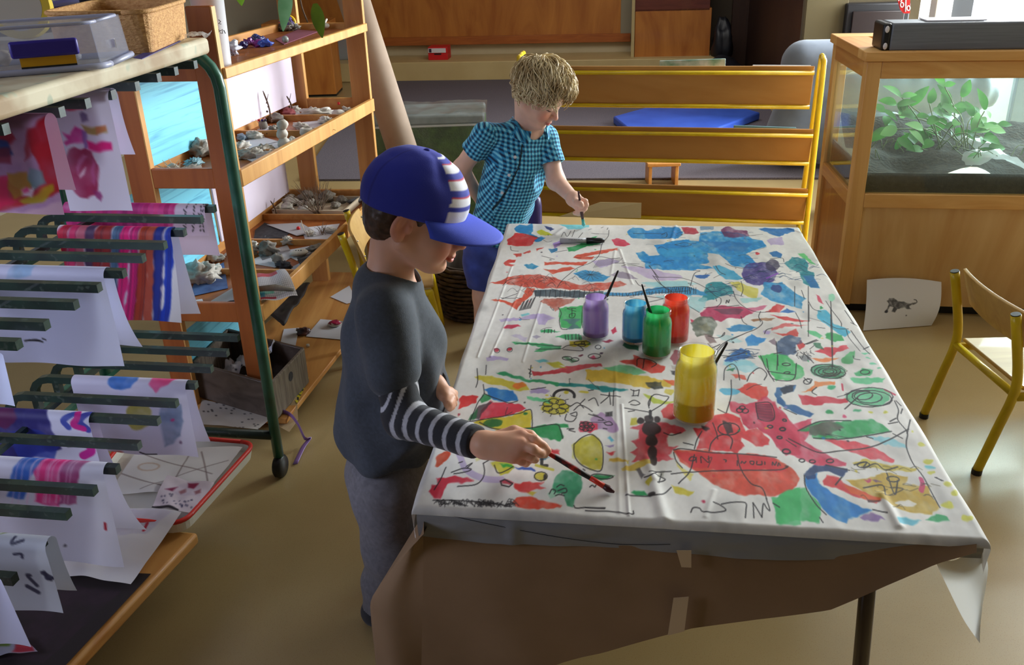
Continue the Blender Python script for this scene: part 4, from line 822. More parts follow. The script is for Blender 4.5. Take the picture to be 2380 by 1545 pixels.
L2 = ('40 520 100 610 160 710 250 790 330 850 440 930 550 1000', '80 630 180 640 330 640 480 680 640 760', '280 740 420 740 500 770', '460 730 500 600 560 570 490 565', '640 760 720 830 770 850 770 900 730 940', '720 850 730 880', '900 780 930 860 1000 930 1090 980 1180 1000 1280 990', '880 720 940 745', '980 680 1000 760 980 830', '820 500 900 530 1010 550', '720 520 760 580 820 610', '1180 990 1160 1050 1200 1110 1130 1170 1020 1210 880 1280', '980 1040 1000 1090 1040 1120', '600 950 760 940 960 920', '1160 1050 1180 1100', '1280 450 1400 440 1420 480', '1530 730 1530 930', '1670 730 1670 1250', '1670 880 1720 960 1800 990', '1540 1000 1580 1080 1600 1160', '1600 770 1630 850', '1850 880 1900 960 2000 1090 2010 1140', '1900 960 1905 1240 1920 1540', '1820 1080 1960 1160 2080 1170', '2060 1180 2090 1260 2200 1400', '1340 1300 1360 1540', '640 1240 720 1260 800 1230 810 1200 780 1240', '640 1320 700 1400 730 1540', '1760 1150 1840 1160', '640 1540 700 1420 790 1320 900 1260 1000 1220', '680 1545 740 1400 840 1290', '300 300 400 280 470 300 400 320 300 300', '1080 1440 1140 1450', '760 1440 900 1440 1060 1390', '800 1460 960 1430', '2130 1450 2140 1480 2200 1490', '1650 1330 1770 1290', '1220 1220 1240 1180 1300 1160', '0 830 200 860', '0 900 180 860')
for q in L2: ll(Z2, q, 1.5)
for k in range(14): x = 230 + k * 22; ll(Z2, '%d 745 %d 805' % (x, x + random.uniform(-20, 10)), 1.3)
for k in range(110):
    x, y = random.choice(((random.uniform(0, 1200), random.uniform(170, 540)), (random.uniform(1000, 1400), random.uniform(500, 700)), (random.uniform(1450, 1780), random.uniform(450, 740)), (random.uniform(600, 880), random.uniform(680, 830)), (random.uniform(800, 1080), random.uniform(1380, 1500))))
    ll(Z2, '%d %d %d %d %d %d' % (x, y, x + random.uniform(20, 70), y + random.uniform(-22, 12), x + random.uniform(70, 150), y + random.uniform(-16, 16)), random.uniform(.8, 2.2), (20, 44, 84), .5)
for k in range(22): x, y = random.uniform(1520, 1700), random.uniform(1360, 1510); ll(Z2, '%d %d %d %d' % (x, y, x + random.uniform(-40, 60), y + random.uniform(-40, 40)), 1.3, al=.7)
ll(Z2, '825 900 835 870 850 895 860 865', 2.2); ll(Z2, '1240 650 1360 600', 3, (150, 70, 205), .9)
L3 = ('595 170 590 250', '520 200 525 300 510 350', '940 200 960 215 945 235 965 240', '960 170 950 265', '570 330 580 400', '455 632 620 610 860 570 920 540', '575 400 640 430 700 450 780 480 850 465', '915 545 960 540 970 620 970 690', '460 630 500 540 530 470 575 410', '540 640 640 690 800 705', '800 700 1000 680 1165 655 1200 700 1220 770', '1255 690 1310 690 1270 700 1320 715', '850 690 740 710', '1310 820 1370 765 1445 735 1500 765 1545 840 1535 1025 1440 1020 1360 975 1315 910 1310 820', '265 1010 220 1110 170 1190', '160 1275 360 1275 600 1290 800 1330', '310 1050 400 1015 470 1020 440 1040 330 1060', '440 1010 480 970 430 1000', '570 970 580 1040 560 1100 500 1145 360 1160', '570 970 620 940', '660 985 690 1050 760 1030 815 1000', '1440 1165 1460 1150 1480 1165 1490 1150', '1110 1225 1130 1190 1160 1200 1150 1225', '1180 1200 1240 1180 1250 1210 1210 1220', '1160 1240 1190 1230 1230 1240', '1170 1170 1200 1150 1230 1160', '1310 1320 1330 1340 1420 1330 1560 1340', '1385 1020 1400 1030', '1310 540 1360 500 1420 520 1460 550', '1280 510 1340 480 1390 520', '1360 490 1400 450', '1250 570 1240 620 1300 630 1330 600', '1280 570 1330 555 1330 590 1290 580', '1430 460 1480 440 1510 500', '1430 380 1470 375', '1530 410 1600 420 1690 430', '1530 480 1590 430 1600 400', '1600 390 1610 490', '1635 380 1630 500', '1430 570 1530 600 1550 620 1510 620', '1555 640 1600 630 1625 655 1580 660 1555 640', '1550 685 1580 690', '1590 580 1590 560', '380 900 360 900', '400 960 370 970', '960 370 1080 355')
for q in L3: ll(Z3, q, 1.7)
lo_(Z3, 1230, 425, 85, 52, 5, a0=pi, a1=2 * pi + .2); lo_(Z3, 1040, 1082, 54, 36); ll(Z3, '710 1120 745 1105 810 1140 780 1165 720 1150 710 1120', 2, smooth=False); ll(Z3, '1440 1078 1500 1060 1630 1080 1560 1102 1440 1078', 1.6)
for k in range(7): a = k * .9; lo_(Z3, 1415 + 38 * math.cos(a), 672 + 24 * math.sin(a), 24, 16, 1.5)
for k in range(7): a = k * .9; lo_(Z3, 1160 + 70 * math.cos(a), 510 + 42 * math.sin(a), 40, 22, 1.4)
for k in range(60):
    x = random.uniform(150, 800); ll(Z3, '%d %d %d %d %d %d' % (x, 1295 + x * .04 + random.uniform(-20, 10), x + random.uniform(-20, 50), 1270 + random.uniform(-8, 40), x + random.uniform(20, 80), 1310 + random.uniform(-10, 20)), 1.2, al=.7)
for k in range(10): a = k * .63; ll(Z3, '%d %d %d %d' % (1160 + 100 * math.cos(a), 500 + 70 * math.sin(a), 1160 + 130 * math.cos(a), 505 + 90 * math.sin(a)), 1.2)
L4 = ('860 1370 880 1335 930 1340 960 1370 1050 1378 1145 1362 1100 1320 1045 1295', '1110 1312 1200 1298 1305 1300 1310 1360 1305 1420', '1375 1420 1368 1300', '1368 1300 1400 1350 1440 1415', '1440 1415 1452 1310 1480 1345 1505 1360 1475 1265', '850 930 870 915 900 925 890 945 850 945 850 930', '905 920 905 960', '945 965 945 915 1005 965 1005 912', '1130 940 1150 945 1145 960', '1240 950 1240 990', '1270 970 1280 955 1295 970 1310 955', '1350 975 1345 955 1375 955 1370 980 1350 975', '1400 955 1400 980 1440 980 1440 955', '1465 960 1465 980', '1525 985 1530 960 1545 985 1560 958', '1570 990 1580 965 1590 985', '1010 870 1030 800 1090 745 1160 740 1200 780 1185 850', '890 850 910 780 950 710', '720 860 800 850 1000 880 1100 885 1300 895 1560 920', '700 1060 900 1040 1250 1030 1560 1025 1650 1000', '760 1140 850 1040 890 900', '1240 900 1270 1020 1350 1140 1440 1180 1480 1270', '1190 290 1190 420 1150 560', '1080 530 1140 560', '320 520 420 535 520 555', '350 550 400 540', '520 520 515 470 560 410 640 420 680 430 640 480 580 520 530 550', '540 420 520 500', '370 370 400 380 440 370', '380 420 430 415', '440 370 430 420', '395 375 390 420', '355 475 400 455 445 480 410 495 370 490', '560 1070 620 1090 650 1110 590 1140', '620 1060 600 1140', '480 1090 540 1090 580 1050', '330 1230 520 1240 620 1240 700 1170', '520 1050 700 1040', '0 1330 160 1335', '0 1355 230 1365 380 1385 390 1360', '420 180 430 120 520 130 580 160 540 190', '480 120 470 200', '950 180 1000 60 1100 0', '920 150 990 40', '1130 290 1140 200 1200 160 1240 200 1260 290', '1320 300 1350 240 1420 190 1480 240 1460 290', '1480 120 1500 230 1540 300', '1540 80 1600 70', '720 880 740 950 790 1010', '1390 480 1510 480 1540 610 1430 620 1400 560 1390 480', '1640 780 1720 830', '640 720 700 740 780 720', '800 800 880 820', '1040 640 1070 720 1080 770')
for q in L4: ll(Z4, q, 1.7)
for k in range(12): y = 490 + k * 11; ll(Z4, '%d %d %d %d' % (1395 + k, y, 1515 + k * 2, y + 3), 1.6, (80, 16, 50))
for q in ((1260, 540, 26, 18), (1305, 545, 26, 18), (1280, 520, 24, 16), (1510, 672, 20, 13), (1610, 695, 24, 14), (1625, 620, 15, 10), (1585, 762, 22, 10), (1640, 872, 32, 20), (1170, 690, 90, 50)): lo_(Z4, *q, 1.8)
L5 = ('20 350 60 440 110 500 230 500 250 400', '130 350 125 440', '70 450 240 470', '330 20 330 130', '470 0 480 200 480 430', '600 140 640 160', '600 190 680 300 720 340', '680 310 720 290', '560 60 620 150', '300 280 380 250', '340 380 300 340', '360 400 320 360', '880 640 905 700 900 760 960 840 955 900 960 950 1000 1040 1060 1120 1120 1230 1170 1320', '980 760 960 850', '970 820 840 890 700 940 500 965 400 970 300 930 200 880', '850 770 890 750', '840 785 900 775', '930 690 920 720', '890 640 920 670', '380 550 350 580 380 600', '300 490 330 520 350 500 320 495', '260 830 400 770 600 765', '360 875 520 885 720 860 860 835', '170 690 250 725', '300 1120 310 1200 370 1300 440 1370', '440 1050 590 1085', '500 1180 540 1130', '620 1050 700 1030 680 1070 760 1040 820 1080 900 1060', '680 1200 800 1180 820 1250', '830 1100 880 1240 900 1150', '700 870 740 880', '870 850 930 880', '640 620 560 690', '1150 1130 1180 1150', '1140 1130 1190 1150', '400 1390 420 1420', '100 1300 140 1325', '740 1340 830 1360', '560 600 640 570 720 575')
for q in L5: ll(Z5, q, 1.8)
for q in ((455, 450, 112, 42), (450, 450, 85, 32), (450, 452, 60, 24), (455, 450, 35, 14), (720, 615, 150, 64), (735, 620, 130, 50), (720, 620, 80, 34), (680, 605, 60, 28), (690, 455, 30, 14), (80, 803, 17, 8), (160, 822, 18, 8), (142, 873, 16, 7), (175, 765, 12, 7), (187, 962, 26, 14), (285, 1020, 18, 11), (352, 1027, 19, 11), (465, 1025, 23, 12), (320, 515, 24, 16), (185, 405, 26, 8), (190, 457, 20, 6), (870, 1140, 40, 18), (680, 1050, 40, 18)): lo_(Z5, *q, 1.7, ang=random.uniform(-.1, .15))
for k in range(40):
    x, y = random.choice(((random.uniform(600, 1000), random.uniform(1050, 1090)), (random.uniform(620, 1120), random.uniform(1130, 1330)), (random.uniform(400, 520), random.uniform(420, 480))))
    ll(Z5, '%d %d %d %d %d %d' % (x, y, x + random.uniform(10, 40), y + random.uniform(-18, 12), x + random.uniform(40, 90), y + random.uniform(-12, 22)), 1.1, (60, 50, 20), .55)
for k in range(90):            # loose specks and short marks all over
    cv.map = lambda p: p; x, y = random.uniform(80, NU - 90), random.uniform(60, NV - 50)
    if k % 3: cv.ell((x, y), random.uniform(1, 3), random.uniform(1, 2), random.choice((INK, RED_, GRN, YLW, BLU, LIL)), al=.8, rough=0, mottle=0)
    else: cv.line([(x, y), (x + random.uniform(-20, 20), y + random.uniform(-7, 7)), (x + random.uniform(-34, 34), y + random.uniform(-14, 14))], 1.3, INK, .6)
tb = root('painting_table', A_ * V(1, 1, 0) * 0 + (A_ + B_) / 2 * V(1, 1, 0) + EV * V(1, 1, 0) * TL / 2, 'long low work table with dark round legs under the painted cloth', 'table')
# ------------------------------------------------------------------ cloth surface
RD = .014
uu = (np.arange(NU) + .5) * DU - OU; vv_ = (np.arange(NV) + .5) * DV - OVn
def past(t, L):
    e = np.maximum(t - L, 0) - np.maximum(-t, 0); s = np.sign(e); a = np.abs(e); q = RD * pi / 2
    out = np.where(a < q, RD * np.sin(np.minimum(a, q) / RD), RD); dr = np.where(a < q, RD * (1 - np.cos(np.minimum(a, q) / RD)), RD + a - q)
    return np.clip(t, 0, L) + s * out, np.where(a > 0, dr, 0)
pu, du_ = past(uu, TW); pv, dv_ = past(vv_, TL)
PU, PV = np.meshgrid(pu, pv); DRu, DRv = np.meshgrid(du_, dv_)
UU, VV = np.meshgrid(uu, vv_)
drop = (DRu ** 3 + DRv ** 3) ** (1 / 3.)
g = np.stack([UU, VV], -1)
ins = np.clip(1 - drop / .01, 0, 1)
zz = .0012 * fbm(g, 9, 3, 3) * ins + .0006 * fbm(g * V(3, 1), 12, 6, 2) * ins
def px_uv(x, y): q = _inv @ (at(x, y, TH) - A_)[:2]; return q
def ridge(p0, p1, h, w):
    a, b = px_uv(*p0), px_uv(*p1); e = b - a; t = np.clip(((UU - a[0]) * e[0] + (VV - a[1]) * e[1]) / (e @ e), 0, 1)
    d = np.hypot(UU - a[0] - t * e[0], VV - a[1] - t * e[1]); return h * np.exp(-(d / w) ** 2)
for p0, p1, h, w in (((1462, 1195), (1445, 940), .002, .003), ((1545, 1205), (1515, 1110), .005, .012), ((1520, 1115), (1500, 1060), .003, .008), ((1110, 830), (1190, 620), .0016, .003), ((1140, 830), (1215, 660), .0016, .003), ((1215, 840), (1260, 700), .0015, .003), ((1440, 580), (1470, 660), .002, .004), ((1430, 580), (1420, 640), .0015, .004), ((2050, 1150), (2090, 1222), .004, .008), ((1660, 1140), (1640, 1200), .0015, .005), ((1880, 545), (1830, 530), .002, .006), ((1700, 560), (1640, 590), .003, .008), ((1575, 510), (1560, 560), .003, .006), ((1290, 545), (1310, 530), .003, .008), ((1430, 840), (1440, 1190), .001, .004)): zz += ridge(p0, p1, h, w)
P = A_[None, None] + PU[..., None] * EU + PV[..., None] * EV
P[..., 2] = TH - drop + zz
fl = np.clip(DRv / .06, 0, 1) * (VV < 0); P[..., :2] -= EV[:2] * (fl * .004 * np.sin(UU * 9 + 1.0) * np.sin(UU * 4))[..., None]
fl = np.clip(DRu / .06, 0, 1); P[..., :2] += (EU[:2] * np.sign(UU - .4)[..., None]) * (fl * .01 * np.sin(VV * 23))[..., None]
CLOTHM = mat('calico', S(233, 229, 222), .75, vcol=True, translucent=.12)
cl = raw('tablecloth', P.reshape(-1, 3), gridfaces(NU, NV), CLOTHM, smooth=True, cols=cv.lin().reshape(-1, 3), origin=((A_ + B_) / 2 + EV * TL / 2) * V(1, 1, 0) + V(0, 0, TH))
tag(cl, 'white cloth covered in children\'s paint blots and pen drawings on the long table', 'tablecloth')
# grey plastic under-sheet showing below the near edge of the cloth
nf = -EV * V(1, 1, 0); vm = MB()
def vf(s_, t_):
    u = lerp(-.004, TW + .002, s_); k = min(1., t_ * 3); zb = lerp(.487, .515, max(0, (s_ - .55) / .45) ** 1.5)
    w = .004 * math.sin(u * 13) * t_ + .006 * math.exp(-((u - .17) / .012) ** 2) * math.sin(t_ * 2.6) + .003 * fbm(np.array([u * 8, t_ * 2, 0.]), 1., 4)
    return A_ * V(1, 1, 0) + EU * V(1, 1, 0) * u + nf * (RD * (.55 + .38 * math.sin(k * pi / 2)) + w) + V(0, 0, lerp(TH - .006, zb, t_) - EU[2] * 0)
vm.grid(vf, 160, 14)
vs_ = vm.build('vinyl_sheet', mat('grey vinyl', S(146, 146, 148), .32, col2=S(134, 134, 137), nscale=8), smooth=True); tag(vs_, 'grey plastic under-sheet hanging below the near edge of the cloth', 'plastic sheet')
MB().tube(spline([vf(s_, t_) + nf * .0008 for s_, t_ in ((.06, .1), (.14, .3), (.26, .62), (.36, .85), (.42, .8), (.47, .7))], 8), .0006, 4).build('pen_line', BLACK, vs_)
# hanging corner of the cloth, seen from its back
Q = [aty(2172, 1300, B_[1] + .02), aty(2282, 1250, B_[1] + .01), aty(2302, 1345, B_[1]), aty(2272, 1487, B_[1] - .005), aty(2240, 1440, B_[1] + .01), aty(2205, 1370, B_[1] + .02)]
m = MB()
L_ = spline([Q[0], Q[5], Q[4], Q[3]], 6); R_ = spline([Q[1], (Q[1] + Q[2]) / 2 + V(.004, 0, 0), Q[2], Q[3] + V(.001, 0, 0)], 6)
m.grid(lambda s_, t_: lerp(L_[int(round(t_ * 18))], R_[int(round(t_ * 18))], s_) + V(0, -.02, 0) * math.sin(s_ * pi * 1.3) * (1 - t_ * .6), 16, 18)
m.build('corner_flap', mat('calico back', S(226, 226, 222), .7, translucent=.35), cl, smooth=True)
# ------------------------------------------------------------------ table
TC = np.array([EU, nrm(np.cross(V(0, 0, 1), EU)), V(0, 0, 1)]).T
def tp(u, v, z): return A_ * V(1, 1, 0) + EU * u + EV * v + V(0, 0, z)
MB().prism([tp(.004, .004, .52), tp(TW - .004, .004, .52), tp(TW - .004, TL - .004, .52), tp(.004, TL - .004, .52)], (0, 0, .024)).build('tabletop', PLY, tb, bevel=.006)
LEGM = mat('dark brown tube', S(48, 32, 30), .4, coat=.2)
for u, v, du, dv in ((.10, .14, -.06, -.03), (TW - .12, .16, .02, -.03), (.10, TL - .14, -.06, .03), (TW - .12, TL - .14, .02, .03)):
    MB().tube([tp(u, v, .52), tp(u + du, v + dv, 0)], .0155, 14).build('leg', LEGM, tb, smooth=True)
MB().beam(tp(.09, .14, .5), tp(TW - .1, .14, .5), .02, .045).build('apron', LEGM, tb)
MB().beam(tp(.09, TL - .14, .5), tp(TW - .1, TL - .14, .5), .02, .045).build('apron', LEGM, tb)
# ------------------------------------------------------------------ brown kraft paper hanging under the cloth
def prof(s_):       # lower edge of the front sheet in the frame, from right to left
    xs = [2268, 2175, 2060, 1925, 1760, 1610, 1400, 1200, 985]; ys = [1284, 1303, 1346, 1402, 1428, 1455, 1516, 1548, 1600]
    return np.interp(-s_, [-x for x in xs], ys)
n0 = np.array([-EU[1], EU[0], 0]); 
m = MB(); NX = 60; NYk = 14
def kf(s_, t_):
    x = lerp(2270, 985, s_); yt = lerp(1255, 1205, s_); yb = prof(x)
    top = atpl(x, yt, tp(0, -.006, .5), n0); bot = atpl(x, yb, tp(0, -.006 - .02 * (1 - s_), .3), n0)
    p = lerp(top, bot, t_); w = .016 * math.exp(-((s_ - .93 + .12 * t_) / .06) ** 2) * t_ + .012 * math.sin(s_ * 7) * t_ * t_
    return p - n0 * (-1 if n0[1] < 0 else 1) * (w + .02 * t_ * s_) * 1.
m.grid(kf, NX, NYk)
kp = m.build('kraft_paper', KRAFT, smooth=True); tag(kp, 'brown kraft paper sheet hanging from the near end of the table', 'paper sheet')
# corner bulge and left side
cK = [kf(1., t) for t in np.linspace(0, 1, NYk + 1)]
m = MB()
out = [aty(985, 1242, 1.30), aty(930, 1300, 1.36), aty(866, 1385, 1.38), aty(862, 1430, 1.38), aty(868, 1490, 1.38), aty(880, 1600, 1.4)]
out = spline(out, 3)
back = [p + V(.09, .3, .0) * min(1, k / 4.) for k, p in enumerate(out)]
nO = len(out) - 1
def ks(s_, t_):
    a = cK[int(round(t_ * NYk))] if NYk == nO else np.array([np.interp(t_ * NYk, range(NYk + 1), [c[i] for c in cK]) for i in range(3)])
    o_ = np.array([np.interp(t_ * nO, range(nO + 1), [c[i] for c in out]) for i in range(3)]); b = np.array([np.interp(t_ * nO, range(nO + 1), [c[i] for c in back]) for i in range(3)])
    if s_ <= .5: k = s_ * 2; return lerp(a, o_, k) + V(0, -.035, 0) * math.sin(k * pi) * t_ + V(0, .02, 0) * math.sin(k * 2 * pi) * t_ * (1 - t_)
    return lerp(o_, b, (s_ - .5) * 2)
m.grid(ks, 28, 20); m.build('side_fold', KRAFT, kp, smooth=True)
TAPE = mat('masking tape', S(206, 180, 146), .6)
for P4 in ([(1572, 1266), (1606, 1266), (1606, 1305), (1583, 1304)], [(1565, 1376), (1600, 1373), (1590, 1452), (1552, 1462)]):
    m = MB(); ps = []
    for x, y in P4: ps.append(atpl(x, y, tp(0, -.012 - .02 * ((y - 1230) / 200.) * .55, .4), n0) )
    ps = [p - nrm(n0) * (1 if n0[1] > 0 else -1) * .016 for p in ps]
    m.prism(ps, n0 * .0015); m.build('tape_strip', TAPE, kp)
# ------------------------------------------------------------------ paint jars, brushes, marker
def jar(px, py, r, h, fill, colr, deep, pale, label, neck=.86):
    c = at(px, py, TH + .002); c = c + V(.0, r * .9, 0); c[2] = TH + .003
    rt = root('paint_jar', c, label, 'jar', 'glass paint jars on the painted cloth')
    prof_ = [(0, .0), (r * .9, .0), (r * .99, .004), (r, .01), (r, h * .72), (r * .95, h * .8), (r * neck, h * .85), (r * neck, h * .9), (r * (neck + .05), h * .91), (r * (neck + .05), h * .93), (r * neck, h * .94), (r * (neck + .05), h * .96), (r * (neck + .03), h), (r * (neck - .05), h), (r * (neck - .06), h * .86), (r * .93, h * .79), (r * .975, h * .7), (r * .975, .008), (r * .94, .005), (0, .005)]
    MB().lathe(c, prof_, 32).build('glass', glassy('jar glass', (.99, 1, 1, 1), 1., .02), rt, smooth=True)
    # paint film left on the inside wall
    n, k = 48, 24; vs = []; cols = []
    pr = [(r * .97, z) for z in np.linspace(.008, h * .7, 18)] + [(r * .92, h * .78), (r * (neck - .075), h * .86), (r * (neck - .075), h * .9), (r * (neck - .075), h * .94), (r * (neck - .07), h * .985)]
    for i, (rr, z) in enumerate(pr):
        for j in range(n):
            a = 2 * pi * j / n; vs.append(c + V(rr * math.cos(a), rr * math.sin(a), z)); d = .5 + .75 * fbm(np.array([math.cos(a) * 2.2, math.sin(a) * 2.2, z * 7. + px]), 1.5, 3); d = min(1, max(0, d)) if z > h * fill else 1.
            cols.append(lerp(np.array(s2l(np.array(pale) / 255.)), np.array(s2l(np.array(colr) / 255.)), d))
    fs = np.array([(i * n + j, i * n + (j + 1) % n, (i + 1) * n + (j + 1) % n, (i + 1) * n + j) for i in range(len(pr) - 1) for j in range(n)])
    raw('paint_film', vs, fs, mat('paint film', S(200, 200, 200), .3, vcol=True, translucent=.45), rt, smooth=True, cols=np.array(cols))
    MB().lathe(c, [(0, .007), (r * .965, .007), (r * .965, h * fill), (0, h * fill)], 32).build('paint', mat('paint ' + label[:9], S(*deep), .25), rt, smooth=False)
    return c
jp = jar(1387, 792, .0325, .105, .16, (176, 136, 214), (110, 72, 150), (206, 184, 228), 'purple paint jar, leftmost of the five jars on the cloth')
jb = jar(1479, 803, .032, .1, .17, (40, 160, 214), (26, 100, 160), (130, 206, 222), 'blue paint jar half hidden behind the green jar', )
jg = jar(1530, 836, .034, .115, .28, (24, 186, 92), (14, 130, 64), (70, 214, 130), 'green paint jar with a brush in front of the blue and red jars')
jr = jar(1572, 804, .034, .115, .2, (238, 62, 40), (206, 36, 30), (244, 92, 66), 'red paint jar standing behind the green jar')
jy = jar(1620, 990, .0425, .152, .3, (238, 216, 28), (216, 178, 16), (240, 228, 120), 'tall yellow paint jar with a brush nearest the table front')
BRW = mat('brush wood black', S(34, 28, 30), .35, coat=.4)
def brush(tip, end, label, cols=None, r=.0042, wet=None, group=None):
    tip = np.array(tip, float); end = np.array(end, float); d = nrm(end - tip); L = np.linalg.norm(end - tip)
    rt = root('paint_brush', tip, label, 'brush', group)
    MB().tube([tip + d * (L * .22), tip + d * (L * .36), tip + d * (L * .6), tip + d * L * .98, tip + d * L], [r * .85, r * 1.1, r * .9, r * .55, r * .3], 12).build('handle', BRW if cols is None else cols[0], rt, smooth=True)
    MB().tube([tip + d * (L * .1), tip + d * (L * .23)], [r * 1.0, r * .9], 12).build('ferrule', STEEL if cols is None else cols[1], rt, smooth=True)
    MB().tube([tip, tip + d * .006, tip + d * (L * .06), tip + d * (L * .105)], [r * .35, r * .9, r * 1.25, r * .95], 12).build('bristles', wet, rt, smooth=True)
    return rt
BR = lambda n, c: mat('bristle ' + n, S(*c), .4)
def upto(px, py, base, dy): return aty(px, py, base[1] + dy)
brush(jp + V(-.012, -.006, .012), upto(1437, 628, jp, .02), 'black brush leaning out of the purple paint jar', wet=BR('purple', (130, 90, 170)), group='brushes in the paint jars')
brush(jg + V(.012, -.006, .012), upto(1492, 660, jg, .03), 'black brush leaning left out of the green paint jar', wet=BR('green', (20, 140, 70)), group='brushes in the paint jars')
brush(jy + V(-.016, -.004, .012), upto(1691, 795, jy, .02), 'black brush leaning right out of the yellow paint jar', wet=BR('yellow', (220, 190, 30)), group='brushes in the paint jars')
BRUSH1 = (at(1428, 1144, TH + .004), at(1190, 1002, TH + .085))
# marker pen
a, b = at(1301, 559, TH + .009), at(1405, 559, TH + .009)
mk = root('marker_pen', (a + b) / 2 - V(0, 0, .008), 'grey marker pen with black cap lying near the far table edge', 'pen')
d = b - a; MB().tube([a, a + d * .02, a + d * .6], [.006, .0085, .0085], 14).build('barrel', mat('pen grey', S(176, 176, 182), .4), mk, smooth=True)
MB().tube([a + d * .6, a + d * .9, a + d], [.0095, .009, .006], 14).build('cap', BLACK, mk, smooth=True)
tx = MB()
for k in range(8): tx.tube([a + d * (.2 + k * .04) + V(0, -.0055, .0065), a + d * (.215 + k * .04 + .01 * (k % 2)) + V(0, -.007, .0045)], .0009, 4)
tx.build('print', BLACK, mk)
# ================================================================== wooden display shelf
FL, SFR = V(-.79, 2.63, 0), V(-.543, 3.745, 0)
SD = nrm(SFR - FL); SB = nrm((-.985, .13, 0)); SDEP = .335
SRR = np.array([SB * -1, SD, V(0, 0, 1)]).T
SL = np.linalg.norm(SFR - FL)
sh = root('display_shelf', (FL + SFR) / 2 + SB * .17, 'tall pine display shelf with tray shelves of clay work beside the drying rack', 'shelf')
def sp(l, d, z): return FL + SD * l + SB * d + V(0, 0, z)
def sbm(a, b, w, h, up=(0, 0, 1)): return MB().beam(a, b, w, h, up)
EDGE = wood('shelf edge pine', S(232, 178, 104), S(206, 146, 76), axis=2, nscale=7)  # lighter pine for front edges and rails, their light put into the colour
PINE_SHADE = wood('shaded shelf pine', S(184, 104, 46), S(150, 76, 30), axis=2, nscale=6)  # same pine toned down: shade of the near end's left faces is in the colour
for l, hh, zb_ in ((0., 1.31, .0), (SL, 2.1, .0)):
    for d in (0., SDEP):
        a = sp(l, d + .035 * (1 if d == 0 else -1), zb_)
        h_ = hh if not (l == 0 and d > 0) else 1.2
        MB().box(a + V(0, 0, h_ / 2), (.075, .02, h_), SRR).build('upright', PINE_SHADE if l == 0 else PINEZ, sh, bevel=.004)
        MB().box(sp(l, d * 1.0 - (.003 if d == 0 else .072), 0) + V(0, 0, h_ / 2) , (.004, .0205, h_ - .004), SRR).build('upright_edge', EDGE, sh)
LT, LDP = .045, .42                     # the lower shelf climbs a little towards its far end and is deeper
def zt_(z, l): return z + (LT * l / SL if abs(z - .4) < .05 else 0)
for z, t in ((1.13, .03), (.83, .05), (.40, .055)):
    dp = LDP if z < .5 else SDEP; q = lambda l, d, dz=0.: sp(l, d, zt_(z, l) + dz)
    for l in (0, SL): sbm(q(l, .07), q(l, dp - .02), .018, t + .01).build('end_rail', PINE_SHADE if l == 0 else PINE, sh, bevel=.003)
    sbm(q(-.005, -.006), q(SL + .005, -.006), .018, t).build('front_rail', EDGE, sh, bevel=.003)
    sbm(q(.0, dp - .01, .01), q(SL, dp - .01, .01), .018, t).build('rear_rail', PINE, sh, bevel=.003)
    zf = -t / 2 + .008
    sbm(q(.01, dp / 2, zf), q(SL - .01, dp / 2, zf), dp - .03, .01).build('shelf_board', PINED, sh)
    if t > .03:
        for l in (.33, .62, .90): sbm(q(l, .01, zf + .015), q(l, dp - .02, zf + .015), .012, .022).build('divider', PINE, sh)
BB = MB(); BB.prism([sp(-.08, -.075, .045), sp(SL + .1, -.03, .045), sp(SL + .1, SDEP, .045), sp(-.08, SDEP, .045)], (0, 0, .02)); BB.build('base_board', PINE, sh, bevel=.003)
ZM, ZL, ZB, ZT = .83 - .025 + .014, .40 - .0275 + .014, .067, 1.13 - .015 + .014
# printed backing boards
def plank(name, l0, l1, z0, z1, m, label):
    mb = MB(); dp = LDP - .035 if z0 > .3 and z0 < .7 else SDEP - .035; a = sp(l0, dp, zt_(z0, l0)); b = sp(l1, dp, zt_(z0, l1)); mb.beam((a + V(0, 0, (z1 - z0) / 2)), (b + V(0, 0, (z1 - z0) / 2)), .006, z1 - z0)
    tag(mb.build(name, m), label, 'board')
BLUEW = mat('blue printed planks', S(128, 220, 246), .5, col2=S(50, 140, 190), nscale=1.6, stretch=(2, 2, 40), dist=.8, detail=4, lo=.5, hi=.8)
BM = _M['blue printed planks']
PINKB = mat('pink backing', S(226, 214, 228), .6, col2=S(216, 202, 220), nscale=4)
plank('backing_board', .01, .50, .85, 1.1, BLUEW, 'bright blue wood-grain backing board on the middle shelf')
plank('backing_board', .52, SL - .03, .85, 1.11, PINKB, 'pale pink backing board behind the clay on the middle shelf')
plank('backing_board', .01, .50, .43, .76, BLUEW, 'blue wood-grain backing board on the lower shelf')
plank('backing_board', .52, SL - .03, .43, .79, PINKB, 'pink backing board with dark twigs on the lower shelf')
plank('backing_board', .04, .42, .07, .30, BLUEW, 'blue wood-grain backing board low behind the wooden crate')
